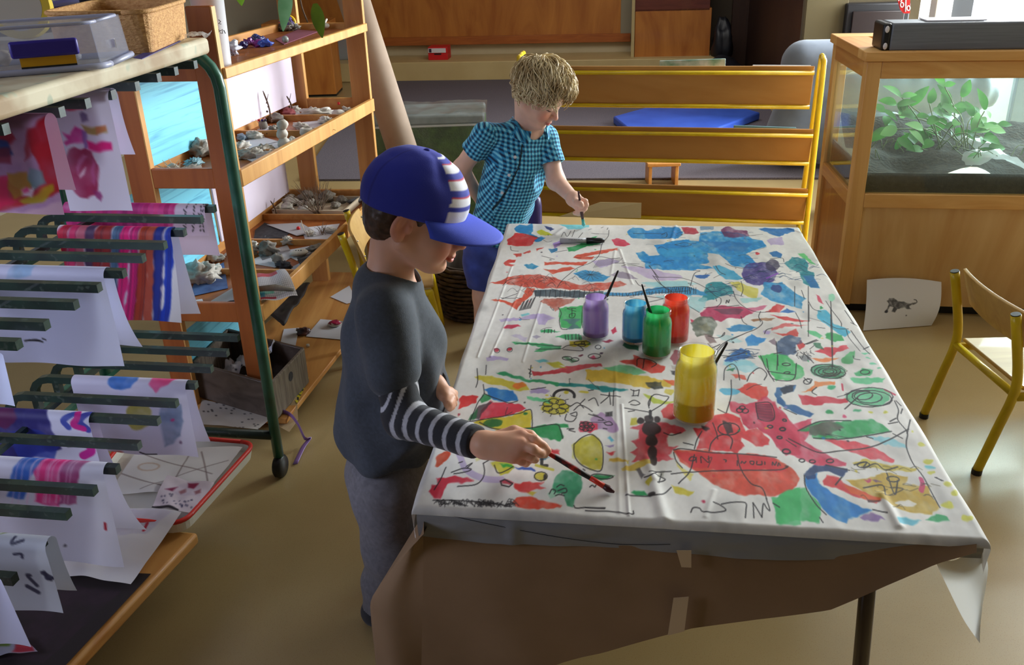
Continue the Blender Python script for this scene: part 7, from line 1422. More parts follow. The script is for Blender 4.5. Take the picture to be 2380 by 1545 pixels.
# plywood cupboard and clear crate far left behind the shelf
q0 = at(660, 190, 0); q1 = at(778, 188, 0); q0, q1 = q0 * 8.9 / q0[1], q1 * 8.9 / q1[1]
fc = root('ply_cupboard', (q0 + q1) / 2, 'plywood cupboard behind the display shelf', 'cupboard'); zt = aty(660, 70, q0[1])[2]
MB().beam((q0 + q1) / 2 - (q1 - q0) * .8 + V(0, .2, .35), (q0 + q1) / 2 + (q1 - q0) * .5 + V(0, .2, .35), .4, .66).build('cupboard_body', PANEL, fc, bevel=.004); MB().beam((q0 + q1) / 2 - (q1 - q0) * .8 + V(0, .2, .01), (q0 + q1) / 2 + (q1 - q0) * .5 + V(0, .2, .01), .36, .02).build('kick', BLACK, fc)
q = at(795, 140, .19); cc2 = root('clear_tub', V(q[0], q[1], .19), 'clear plastic tub with blue lid on the step behind the shelf', 'tub')
MB().box(V(q[0], q[1] + .1, .36), (.2, .2, .34)).build('tub_body', glassy('tub plastic', (.85, .9, .95, 1), .6, .1), cc2, bevel=.01); MB().box(V(q[0], q[1] + .1, .5), (.16, .16, .1)).build('blue_contents', mat('blue stuff', S(70, 100, 180), .6), cc2, bevel=.01)
# ================================================================== the two boys
def frame(f, up=(0, 0, 1), roll=0.):
    f = nrm(f); u = nrm(np.array(up, float) - f * np.dot(up, f)); s = np.cross(u, f)      # s points to the person's left
    if roll: c_, k_ = math.cos(roll), math.sin(roll); s, u = s * c_ + u * k_, u * c_ - s * k_
    return np.array([f, s, u])            # rows
def head_sdf(sd, c, Fm, k=1., ears=True):
    L = lambda f, s, u: c + (Fm[0] * f + Fm[1] * s + Fm[2] * u) * k
    R = np.array([Fm[0], Fm[1], Fm[2]]).T
    E = lambda p, r, kk=.012, op='+': sd.ell(L(*p), np.array(r) * k, kk, op, R)
    E((-.012, 0, .03), (.09, .071, .083), .01)
    E((.028, 0, -.034), (.056, .054, .068), .03)
    for s_ in (1, -1):
        E((.05, s_ * .03, -.046), (.032, .027, .034), .02)
        sd.cone(L(-.005, s_ * .052, -.05), L(.05, s_ * .02, -.088), .017 * k, .016 * k, .02)
    E((.066, 0, -.09), (.02, .024, .017), .016)
    E((.066, 0, .012), (.022, .05, .02), .02)
    for s_ in (1, -1):
        E((.097, s_ * .031, -.010), (.017, .018, .012), .010, '-')
        E((.0745, s_ * .031, -.011), (.0125, .0155, .0125), .004)
        sd.cone(L(.0845, s_ * .016, .006), L(.076, s_ * .044, .006), .0052 * k, .004 * k, .012)
    sd.cone(L(.084, 0, -.004), L(.1, 0, -.034), .0075 * k, .0095 * k, .010)
    E((.101, 0, -.037), (.0095, .0095, .0085), .006)
    for s_ in (1, -1):
        E((.0925, s_ * .0095, -.041), (.0085, .0065, .006), .005)
        E((.099, s_ * .005, -.0465), (.004, .003, .003), .003, '-')
    E((.086, 0, -.054), (.009, .014, .012), .010)
    E((.0905, 0, -.0615), (.007, .017, .0042), .004)
    E((.0885, 0, -.0705), (.0075, .0155, .0052), .004)
    E((.0985, 0, -.066), (.008, .02, .0014), .002, '-')
    if ears:
        for s_ in (1, -1):
            q = L(-.014, s_ * .073, -.010)
            Re = R @ roty(.25) @ rotz(-s_ * .45)
            sd.ell(q, np.array((.019, .0085, .030)) * k, .006, '+', Re)
            sd.ell(L(-.009, s_ * .0825, -.005), np.array((.0115, .0085, .019)) * k, .003, '-', Re)
            sd.ell(L(-.0145, s_ * .0735, -.034), np.array((.009, .006, .010)) * k, .006, '+', Re)
            sd.ell(L(.002, s_ * .0715, -.015), np.array((.005, .005, .008)) * k, .004, '+', Re)
            sd.ell(L(-.013, s_ * .0745, .002), np.array((.004, .004, .014)) * k, .004, '+', Re)
    return L
def skin_cols(V_, c, Fm, k, base, hand_pts=()):
    q = (V_ - c) / k; f, s, u = q @ Fm[0], q @ Fm[1], q @ Fm[2]
    col = np.tile(np.array(base, float), (len(V_), 1))
    def spot(p, r, cc, a, sr=None):
        d = ((f - p[0]) / r[0]) ** 2 + ((np.abs(s) - p[1]) / r[1]) ** 2 + ((u - p[2]) / r[2]) ** 2; w = np.clip(1.4 - d, 0, 1)[:, None] * a; col[:] = col * (1 - w) + np.array(cc) * w
    spot((.07, .034, -.045), (.04, .024, .024), (224, 132, 112), .5)
    spot((.104, 0, -.036), (.016, .013, .013), (226, 140, 118), .45)
    spot((.094, 0, -.0665), (.016, .018, .0085), (196, 94, 92), .75)
    spot((-.014, .078, -.008), (.026, .02, .034), (216, 128, 106), .5)
    w = ((np.abs(u + .016) < .0022) & (np.abs(np.abs(s) - .031) < .0145) & (f > .07) & (f < .12)); col[w] = (84, 56, 44)         # lashes of lowered lids
    w = ((np.abs(u - .012 - .1 * (.03 - np.abs(np.abs(s) - .03))) < .0035) & (np.abs(np.abs(s) - .031) < .017) & (f > .06) & (f < .12)); col[w] = col[w] * .5 + np.array((150, 110, 76)) * .5
    for p, r, cc, a in hand_pts:
        d = np.linalg.norm(V_ - p, axis=1) / r; w = np.clip(1.3 - d, 0, 1)[:, None] * a; col[:] = col * (1 - w) + np.array(cc) * w
    n = fbm(V_, 45, 4, 2)[:, None]; col *= 1 + .03 * n
    return s2l(np.clip(col, 0, 255) / 255.)
def tint(V_, base, amp=.08, sc=60, seed=2):
    c = np.array(base, float) * (1 + amp * fbm(V_, sc, seed, 3)[:, None]); return s2l(np.clip(c, 0, 255) / 255.)
CLOTHV = mat('jersey', S(60, 64, 72), .85, vcol=True, sheen=.15, bump=.12, bscale=500)
HAIRM = mat('hair', S(120, 96, 66), .42, vcol=True, spec=.5)
def finger(sd, pts, r0, r1): n = len(pts); sd.chain(pts, [lerp(r0, r1, i / (n - 1)) for i in range(n)], .0045)
# ------------------------------------------------------------------ boy in the cap (at the left side of the table)
Y0 = 1.76
J = aty
hc = J(967, 492, Y0); FH = frame((.93, -.06, -.33))
K1 = 1.05
sk = Sdf()
LH = head_sdf(sk, hc, FH, K1)
nb = J(912, 655, Y0)                        # neck root
pel = J(900, 1085, Y0 + .005)
sk.cone(LH(-.034, 0, -.045), nb + V(-.012, 0, -.02), .043, .047, .025)
sk.cone(nb + V(-.01, 0, -.03), pel, .055, .075, .04)
shR, shL = J(893, 722, Y0 - .10), J(925, 700, Y0 + .11)
sk.chain([nb + V(0, 0, -.05), shR], [.045, .04], .03).chain([nb + V(0, 0, -.05), shL], [.045, .04], .03)
elR = J(938, 972, 1.585); wrR = at(1128, 1034, .612)
elL = J(985, 855, 1.95); wrL = at(1011, 893, .602)
sk.chain([shR, elR, wrR], [.036, .031, .021], .02).chain([shL, elL, wrL], [.036, .03, .021], .02)
# right hand holding the brush
A = lambda x, y, z: at(x, y, z)
kn = [A(1212, 1013, .632), A(1214, 1033, .628), A(1205, 1050, .616), A(1192, 1064, .604)]
for q, r in zip(kn, (.0125, .0128, .012, .0105)): sk.cone(wrR, q, .0205, r, .013)
sk.cone(A(1165, 1040, .612), A(1195, 1040, .61), .02, .018, .014)
finger(sk, [kn[0], A(1243, 1022, .634), A(1262, 1036, .622), A(1273, 1047, .611)], .0098, .0072)
finger(sk, [kn[1], A(1240, 1044, .628), A(1256, 1053, .614), A(1266, 1056, .604)], .0098, .0074)
finger(sk, [kn[2], A(1232, 1060, .606), A(1243, 1066, .592), A(1232, 1068, .58)], .0092, .0072)
finger(sk, [kn[3], A(1214, 1072, .592), A(1222, 1076, .578), A(1210, 1074, .57)], .0084, .0066)
finger(sk, [A(1158, 1016, .618), A(1195, 1003, .628), A(1232, 1012, .622), A(1264, 1037, .612)], .0135, .0084)
# left hand resting on the table edge
sk.cone(wrL, A(1033, 914, .590), .020, .018, .012)
for (x, y, x2, y2) in ((1050, 918, 1058, 926), (1049, 927, 1056, 938), (1046, 934, 1051, 945), (1042, 939, 1045, 949)): finger(sk, [A(1033, 918, .588), A(x, y, .584), A(x2, y2, .57)], .011, .0072)
finger(sk, [A(1034, 918, .592), A(1046, 911, .588), A(1056, 914, .576)], .012, .0085)
# legs
ftR, ftL = V(pel[0] - .02, Y0 - .085, 0), V(pel[0] + .03, Y0 + .085, 0)
for hp, ft in ((V(pel[0], Y0 - .055, pel[2]), ftR), (V(pel[0], Y0 + .06, pel[2]), ftL)):
    kn_ = (hp + ft) / 2 + V(.012, 0, .01); sk.chain([hp, kn_, ft + V(-.01, 0, .06)], [.06, .044, .03], .02); sk.cone(ft + V(-.015, 0, .03), ft + V(.08, 0, .02), .026, .02, .02)
sk.plane((0, 0, .001), (0, 0, -1))
v, f_ = sk.mesh((-.46, 1.36, -.01), (.10, 2.03, 1.18), .0026)
boy = root('person', V(pel[0], Y0, 0), 'boy in a blue cap and charcoal top painting at the near left of the table', 'person')
raw('body', v, f_, SKIN, boy, True, skin_cols(v, hc, FH, K1, (226, 172, 142), [(q, .016, (222, 140, 116), .45) for q in kn] + [(A(1272, 1047, .611), .012, (226, 150, 130), .5)]))
# shorn hair under the cap
hs = Sdf(); Rh = FH.T
hs.ell(LH(-.016, 0, .026), np.array((.0905, .0745, .084)) * K1, .01, '+', Rh); hs.ell(LH(-.052, 0, -.022), np.array((.045, .06, .055)) * K1, .02, '+', Rh)
hs.plane(LH(.022, 0, -.004), Fm_ := (FH[0] * .75 - FH[2] * .66), .006); hs.plane(LH(-.07, 0, -.075), -FH[2] * .9 + FH[0] * .35, .006)
for s_ in (1, -1): hs.ell(LH(-.010, s_ * .078, -.012), np.array((.023, .03, .031)) * K1, .008, '-', Rh)
hs.wrinkle(lambda P: .0012 * fbm(P, 160, 3, 2))
v, f_ = hs.mesh(hc - .14, hc + .14, .003)
raw('hair', v, f_, HAIRM, boy, True, tint(v, (78, 58, 44), .22, 130))
# top (short-sleeved body) and striped sleeves
sh_ = Sdf()
chest = J(922, 800, Y0); belly = J(925, 930, Y0); hem = J(898, 1105, Y0)
sh_.cone(nb + V(-.01, 0, -.025), chest, .075, .098, .03, flat=(0, 1, 0), fs=1.12).cone(chest, belly, .100, .104, .03, flat=(0, 1, 0), fs=1.1).cone(belly, hem + V(0, 0, -.05), .104, .092, .03, flat=(0, 1, 0), fs=1.12)
sh_.cone(J(880, 770, Y0), J(866, 1000, Y0), .072, .078, .04)
sh_.cone(nb + V(-.012, 0, -.012), shR + V(0, -.0, -.004), .05, .05, .03).cone(nb + V(-.012, 0, -.012), shL, .05, .05, .03)
se = lerp(shR, elR, .56); sh_.cone(shR, se, .053, .054, .02); sl_ = lerp(shL, elL, .5); sh_.cone(shL, sl_, .052, .052, .02)
sh_.cone(shR - V(.0, .0, .03), J(900, 880, Y0 - .06), .05, .05, .03)
sh_.cone(nb + V(.004, 0, -.02), nb + V(.012, 0, .09), .050, .062, .008, '-')       # neck opening
sh_.cone(LH(-.03, 0, -.02), nb + V(.0, 0, .0), .05, .05, .006, '-')
# hem and folds
sh_.plane(J(900, 1098, Y0 - .1), V(-.04, -.02, -1), .006)
def wr1(P):
    a = P[:, 2]; t = np.arctan2(P[:, 1] - Y0, P[:, 0] - chest[0]); w = np.clip((.80 - a) / .15, 0, 1)
    return w * (.0035 * np.sin(t * 7 + a * 16) + .003 * np.sin(t * 4 - a * 30 + 1)) + .0025 * fbm(P, 14, 9, 2) - .004 * np.exp(-((a - .47 + .05 * np.sin(t * 2)) / .02) ** 2)
sh_.wrinkle(wr1)
v, f_ = sh_.mesh((-.46, 1.50, .36), (.02, 2.0, .93), .0034)
cc = tint(v, (62, 68, 78), .1, 240)
raw('top', v, f_, CLOTHV, boy, True, cc)
# neckband
nbv = []
for nm, pts, rs, sgn in (('right', [lerp(shR, elR, .42), elR, lerp(elR, wrR, .92)], (.043, .039, .031), 1), ('left', [lerp(shL, elL, .4), elL, lerp(elL, wrL, .9)], (.042, .037, .03), -1)):
    ss = Sdf(); ss.chain(pts, rs, .02)
    d1 = nrm(pts[2] - pts[1]); ss.plane(lerp(pts[1], pts[2], .985), d1, .003)
    ax0, ax1 = pts[0], pts[1]
    def arc(P, pts=pts):
        la = np.linalg.norm(pts[1] - pts[0]); d0 = (pts[1] - pts[0]) / la; lb = np.linalg.norm(pts[2] - pts[1]); d_ = (pts[2] - pts[1]) / lb
        t0 = np.clip((P - pts[0]) @ d0, -.1, la); t1 = (P - pts[1]) @ d_
        bl = np.clip(t1 / .05 + .5, 0, 1); return t0 * (1 - bl) + (la + np.maximum(t1, -.02)) * bl
    ss.wrinkle(lambda P: .0022 * np.sin(arc(P) * 150) * np.exp(-(np.linalg.norm(P - pts[1], axis=1) / .06) ** 2) + .0014 * fbm(P, 24, 5, 2))
    b = np.array(pts); v, f_ = ss.mesh(b.min(0) - .06, b.max(0) + .06, .0028)
    a_ = arc(v); ph = (a_ + .006) % .0335; st = np.clip(np.minimum(ph - .0, .0115 - ph) / .0012, 0, 1)[:, None]
    col = np.array((40, 40, 46.)) * (1 - st) + np.array((186, 186, 194.)) * st; col *= 1 + .05 * fbm(v, 300, 2, 2)[:, None]
    raw('sleeve', v, f_, CLOTHV, boy, True, s2l(np.clip(col, 0, 255) / 255.))
# trousers
tr = Sdf(); tr.ell(pel + V(0, 0, .0), (.096, .112, .10), .03)
for hp, ft in ((V(pel[0], Y0 - .055, pel[2] - .02), ftR), (V(pel[0], Y0 + .06, pel[2] - .02), ftL)): tr.chain([hp, (hp + ft) / 2 + V(.012, 0, .01), ft + V(-.01, 0, .05)], [.076, .062, .048], .015)
tr.plane((0, 0, .045), (0, 0, -1)); tr.wrinkle(lambda P: .003 * np.sin(P[:, 2] * 60 + P[:, 0] * 40) + .003 * fbm(P, 16, 3, 2))
v, f_ = tr.mesh((pel[0] - .16, Y0 - .2, .02), (pel[0] + .18, Y0 + .22, pel[2] + .1), .005)
raw('trousers', v, f_, CLOTHV, boy, True, tint(v, (112, 110, 116), .1, 200))
for ft in (ftR, ftL):
    b_ = Sdf(); b_.cone(ft + V(-.025, 0, .03), ft + V(.085, 0, .022), .037, .03, .02); b_.plane((0, 0, .002), (0, 0, -1)); v, f_ = b_.mesh(ft + V(-.1, -.06, -.01), ft + V(.15, .06, .09), .005); raw('shoe', v, f_, CLOTHV, boy, True, tint(v, (50, 50, 56)))
# cap
def capP(az, el):       # dome of the cap in head space
    r = np.array((.1025, .08, .096)); p = np.array((math.cos(el) * math.cos(az), math.cos(el) * math.sin(az), math.sin(el))) * r
    sq = 1 + .025 * math.cos(az) * math.cos(el) + .012 * math.sin(el * 3); p[0] *= sq
    if el > 1.2: p[2] -= .006 * (el - 1.2)
    dent = .006 * math.exp(-((abs(az) - .95) / .25) ** 2) * math.exp(-((el - .75) / .35) ** 2); p *= 1 - dent / .1
    return p + np.array((-.012, 0, .026))
nA, nE = 120, 56; vs = []; cols = []
CB, CW = (44, 54, 170), (232, 232, 240)
for j in range(nE + 1):
    for i in range(nA):
        az = -pi + 2 * pi * i / nA; el0 = -.16 - .10 * math.cos(az * 1.) * 0 - .12 * max(0, -math.cos(az)); el = lerp(el0, pi / 2, j / nE)
        p = capP(az, el); wv = .0016 * fbm(p * 30, 1., 4, 2); p = p * (1 + wv / .1); vs.append(LH(*p))
        fr = abs(az) < .80 * (1 - .10 * (el / 1.5)) and el < 1.28; c = CB
        if fr:
            z_ = el; c = CW
            for lo, hi_ in ((.12, .24), (.42, .53), (.76, .88), (1.1, 1.2)):
                if lo < z_ < hi_: c = CB
                elif lo - .03 < z_ <= lo and lo > .2: c = (196, 40, 60)
        else:
            for sa in (1.6, 2.4, 3.14):
                if abs(abs(az) - sa) < .02: c = (36, 42, 140)
        cols.append(c)
fs = np.array([(j * nA + i, j * nA + (i + 1) % nA, (j + 1) * nA + (i + 1) % nA, (j + 1) * nA + i) for j in range(nE) for i in range(nA)])
CAPM = mat('cap twill', S(44, 54, 170), .8, vcol=True, sheen=.1, bump=.1, bscale=600)
o = raw('cap', vs, fs, CAPM, boy, True, s2l(np.array(cols, float) / 255.)); md = o.modifiers.new('solid', 'SOLIDIFY'); md.thickness = .0025; md.offset = 1
bt = MB(); bt.ball(LH(*(capP(0, pi / 2) + np.array((0, 0, .001)))), (.007, .007, .004), 12, 8); bt.build('cap_button', mat('cap blue', S(38, 46, 150), .8), o, smooth=True)
def brimP(a, t):
    b0 = capP(a, -.13); L_ = .078 * math.cos(a * 1.12) ** .8 + .004; d = np.array((math.cos(a * .55), math.sin(a * .55), 0))
    return LH(*(b0 + d * L_ * t + np.array((0, 0, -.006 * t - .013 * (math.sin(a) ** 2) * t - .008 * t * t + .002))))
bm = MB(); bm.grid(lambda s_, t_: brimP(lerp(-1.22, 1.22, s_), t_), 40, 14)
bm.build('cap_brim', mat('cap brim blue', S(58, 78, 204), .75, bump=.1, bscale=600), o, smooth=True, solid=.004)
sb_ = MB(); sb_.tube([LH(*(capP(a, -.12) * 1.008)) for a in np.linspace(-.8, .8, 20)], .0055, 8, sy=.5); sb_.build('cap_band', mat('cap white', S(228, 232, 240), .75), o, smooth=True)
brush(BRUSH1[0], BRUSH1[1], 'red and black brush held by the boy in the cap, tip on the cloth', cols=(mat('red streaked handle', S(34, 28, 30), .4, col2=S(210, 50, 36), nscale=22, lo=.5, hi=.58), mat('red wet ferrule', S(222, 56, 36), .35)), r=.0052, wet=BR('dark red', (70, 22, 26)))
# ------------------------------------------------------------------ blond boy at the far end
YB = 3.12
hcB = J(1251, 216, 3.06); FB = frame((.74, -.40, -.52), roll=-.08)
K2 = .93
fd = nrm((.62, -.78, 0)); rd = np.array([fd[1], -fd[0], 0.])         # rd: his right
nbB = J(1226, 298, 3.09); pelB = J(1148, 545, 3.17)
ax_ = nrm(nbB - pelB)
sB = Sdf(); LB = head_sdf(sB, hcB, FB, K2, False)
sB.cone(LB(-.03, 0, -.045), nbB + V(0, 0, -.02), .038, .043, .02); sB.cone(nbB - ax_ * .06, pelB, .046, .07, .04)
sRb, sLb = J(1128, 314, 3.05), J(1268, 322, 3.12)
sB.chain([nbB - ax_ * .04, sRb], [.045, .038], .03).chain([nbB - ax_ * .04, sLb], [.045, .038], .03)
eRb, wRb = J(1072, 392, 3.10), J(1120, 470, 3.22)
eLb, wLb = J(1292, 420, 3.06), at(1333, 462, .645)
sB.chain([sRb, eRb, wRb], [.034, .030, .02], .02).chain([sLb, eLb, wLb], [.034, .030, .0205], .02)
# right hand behind the hip
sB.cone(wRb, wRb + V(.03, .01, -.04), .02, .018, .012)
for k in range(4): finger(sB, [wRb + V(.03, .0 + .008 * k, -.04), wRb + V(.045, .0 + .009 * k, -.065), wRb + V(.045, .0 + .009 * k, -.085)], .009, .0065)
# left fist round the brush
B = lambda x, y, z: at(x, y, z)
tipB, endB = B(1357, 526, TH + .004), B(1344, 444, .70)
bl = lambda t: lerp(tipB, endB, t)
gx = bl(.52)
pal = [B(1348, 464, .655), B(1352, 470, .643), B(1350, 478, .632), B(1346, 486, .62)]
for q in pal: sB.cone(wLb, q, .0205, .012, .012)
fz = lambda x, y, z: B(x, y, z)
for q, (x, y), (x2, y2), (x3, y3), z in zip(pal, ((1360, 468), (1362, 476), (1359, 484), (1352, 491)), ((1358, 477), (1357, 485), (1352, 491), (1345, 496)), ((1349, 480), (1347, 487), (1343, 492), (1336, 495)), (.652, .64, .626, .612)):
    finger(sB, [q, fz(x, y, z), fz(x2, y2, z - .012), fz(x3, y3, z - .014)], .0098, .0076)
finger(sB, [wLb + V(.004, -.006, .006), B(1341, 470, .655), B(1349, 474, .652), B(1352, 478, .645)], .0125, .0085)
fRb, fLb = V(pelB[0] - .06, 3.14, 0), V(pelB[0] + .07, 3.24, 0)
for hp, ft in ((pelB + rd * .055, fRb), (pelB - rd * .055, fLb)):
    sB.chain([hp, (hp + ft) / 2 + fd * .015, ft + V(0, 0, .06)], [.06, .043, .029], .02); sB.cone(ft + V(0, 0, .03) - fd * .02, ft + V(0, 0, .02) + fd * .08, .026, .02, .02)
sB.plane((0, 0, .001), (0, 0, -1))
v, f_ = sB.mesh((-.32, 2.80, -.01), (.36, 3.42, 1.12), .0028)
boy2 = root('person', V(pelB[0], 3.18, 0), 'blond curly-haired boy in a blue checked shirt painting at the far end of the table', 'person')
raw('body', v, f_, SKIN, boy2, True, skin_cols(v, hcB, FB, K2, (238, 194, 172), [(gx, .03, (238, 176, 156), .3)]))
# shirt
ch = Sdf()
hemB = pelB + ax_ * .03; mid = lerp(nbB, hemB, .5)
ch.cone(nbB - ax_ * .03, lerp(nbB, hemB, .3), .062, .092, .03, flat=rd, fs=1.25).cone(lerp(nbB, hemB, .3), mid + fd * .008, .092, .092, .03, flat=rd, fs=1.18).cone(mid + fd * .008, hemB - ax_ * .08 + fd * .01, .092, .090, .03, flat=rd, fs=1.22)
for s_, e_, k_ in ((sRb, eRb, .64), (sLb, eLb, .74)):
    ch.cone(nbB - ax_ * .02, s_, .042, .039, .03); q = lerp(s_, e_, k_); ch.cone(s_, q + nrm(q - s_) * .05, .040, .053, .02); 
cutR, cutL = lerp(sRb, eRb, .66), lerp(sLb, eLb, .76)
for q, s_ in ((cutR, sRb), (cutL, sLb)): d_ = nrm(q - s_); ch.cone(q + d_ * .034, q + d_ * .2, .075, .08, .004, '-')
ch.cone(nbB - ax_ * .03 + fd * .01, nbB + ax_ * .07 + fd * .02, .045, .056, .006, '-')
ch.cone(nbB - ax_ * .055 + fd * .085, nbB + ax_ * .04 + fd * .05, .004, .03, .006, '-')    # open collar
hp0 = hemB - ax_ * .03
ch.plane(hp0 - fd * .0, -ax_ * .97 + fd * .02, .004)
def wr2(P):
    q = P - mid; a = q @ ax_; b = q @ rd; return .003 * np.sin(b * 60 + a * 20) * np.clip(.1 - a, 0, .2) * 5 + .0028 * fbm(P, 16, 5, 2) + .003 * np.sin(a * 55 + b * 20) * np.exp(-((a + .06) / .06) ** 2)
ch.wrinkle(wr2)
v, f_ = ch.mesh((-.32, 2.9, .40), (.34, 3.42, 1.0), .0027)
def gingham(v, dirs):
    a, b = v @ dirs[0], v @ dirs[1]; p = .0136
    sa = np.clip((np.abs((a / p) % 1 - .5) - .25) * 9 + .5, 0, 1); sb2 = np.clip((np.abs((b / p) % 1 - .5) - .25) * 9 + .5, 0, 1)
    lt, md_, dk = np.array((140, 226, 248.)), np.array((44, 146, 196.)), np.array((14, 48, 84.))
    w = sa[:, None]; y = sb2[:, None]; c = lt * (1 - w) * (1 - y) + md_ * (w * (1 - y) + (1 - w) * y) + dk * w * y
    return c
dirA = nrm(ax_ + rd * .05); dirB = nrm(rd - ax_ * rd.dot(ax_))
side = np.clip(np.abs((v - mid) @ rd) - .09, 0, 1)
cB = gingham(v, (dirA, dirB))
inR = np.linalg.norm(np.cross(v - sRb, nrm(eRb - sRb)), axis=1); m_ = ((v - sRb) @ rd > -.005)
cB[m_] = gingham(v[m_], (nrm(eRb - sRb), nrm(np.cross(nrm(eRb - sRb), V(.4, -.8, .3)))))
m_ = ((v - sLb) @ rd < .012) & ((v - sLb) @ ax_ < .05) & ((v @ V(1, 0, 0)) > sLb[0] - .01); cB[m_] = gingham(v[m_], (nrm(eLb - sLb), nrm(np.cross(nrm(eLb - sLb), V(.4, -.8, .3)))))
q = (v - nbB); 
bpt = []
for (x, y) in ((1212, 322), (1197, 365), (1183, 407), (1167, 448)):
    p = J(x, y, 3.0); d = nrm(p - CAM); dd = np.linalg.norm(np.cross(v - CAM, d), axis=1) < .006
    if dd.any(): t = ((v - CAM) @ d)[dd].min(); bpt.append((CAM + d * (t - .001), d))
ba = np.array([[(p - nbB) @ ax_, (p - nbB) @ rd] for p, d in bpt]); pf = np.polyfit(ba[:, 0], ba[:, 1], 1)
pl_ = (np.abs(q @ rd - np.polyval(pf, q @ ax_) + .013) < .0028) & ((v - mid) @ fd > .03) & (q @ ax_ < -.03); cB[pl_] = cB[pl_] * .3
CHK = mat('cotton check', S(80, 180, 220), .8, vcol=True, sheen=.1)
so_ = raw('shirt', v, f_, CHK, boy2, True, s2l(cB / 255.))
# collar wings
for sg in (1, -1):
    cm_ = MB()
    def cw(s_, t_, sg=sg):
        a = lerp(.5, 2.6, s_) ; p = nbB + (fd * math.cos(a) * .062 + rd * sg * math.sin(a) * .062) + ax_ * (.022 - .022 * math.cos(a)); out_ = nrm(fd * math.cos(a) + rd * sg * math.sin(a))
        return p + (out_ * .02 - ax_ * (.030 + (.012 if s_ < .3 else 0) * (1 - s_ / .3))) * t_ + out_ * .003
    cm_.grid(cw, 70, 26); P_ = np.array(cm_.v); o = raw('collar', P_, cm_.f, CHK, so_, True, s2l(gingham(P_, (nrm(ax_ + fd), rd)) / 255.)); md = o.modifiers.new('solid', 'SOLIDIFY'); md.thickness = .003
# buttons
for p, d in bpt: MB().lathe(p, [(0, 0), (.0055, 0), (.0055, .002), (.004, .003), (0, .0025)], 14, ax=-d).build('button', WHITE, so_, smooth=True)
# shorts
st_ = Sdf(); st_.ell(pelB - ax_ * .03, (.098, .1, .08), .03)
for hp, ft in ((pelB + rd * .055, fRb), (pelB - rd * .055, fLb)): st_.cone(hp - V(0, 0, .03), lerp(hp, ft, .5) + fd * .015, .075, .068, .02)
st_.plane(V(0, 0, .27), (0, 0, -1)); st_.wrinkle(lambda P: .004 * np.sin(P[:, 2] * 50 + P[:, 0] * 40) + .003 * fbm(P, 14, 3, 2))
v, f_ = st_.mesh((-.25, 2.95, .24), (.25, 3.45, .56), .005)
raw('shorts', v, f_, CLOTHV, boy2, True, tint(v, (64, 84, 172), .14, 30))
for ft in (fRb, fLb):
    b_ = Sdf(); b_.cone(ft + V(0, 0, .03) - fd * .02, ft + V(0, 0, .022) + fd * .085, .035, .029, .02); b_.plane((0, 0, .002), (0, 0, -1)); v, f_ = b_.mesh(ft + V(-.12, -.12, -.01), ft + V(.14, .12, .09), .005); raw('shoe', v, f_, CLOTHV, boy2, True, tint(v, (60, 66, 90)))
# curly hair
hb = Sdf(); Rb = FB.T
hb.ell(LB(-.004, 0, .036), np.array((.104, .086, .090)) * K2, .01, '+', Rb); hb.ell(LB(-.034, 0, -.02), np.array((.05, .066, .055)), .02, '+', Rb); hb.ell(LB(-.0, 0, -.012), np.array((.03, .073, .046)), .01, '+', Rb)
hb.plane(LB(.046, 0, .028), FB[0] * .8 - FB[2] * .6, .01); hb.plane(LB(-.06, 0, -.06), -FB[2] * .9 + FB[0] * .42, .01)
hb.wrinkle(lambda P: .004 * fbm(P, 50, 3, 2))
v, f_ = hb.mesh(hcB - .16, hcB + .16, .004)
def blond(p, k): t = .5 + .5 * vnoise(p, 30, 3); return lerp(np.array((160, 132, 88.)), np.array((250, 236, 196.)), np.clip(t * .7 + k, 0, 1)[..., None] if hasattr(t, '__len__') else min(1, max(0, t * .7 + k)))
hairo = raw('hair', v, f_, HAIRM, boy2, True, s2l(np.array([blond(p[None], -.1)[0] for p in v]) / 255.))
rg = random.Random(11); lm = MB(); lc = []
crown = np.array((-.05, .0, .12)); A3 = np.array((.106, .088, .092)); O3 = np.array((.004, 0, .033))
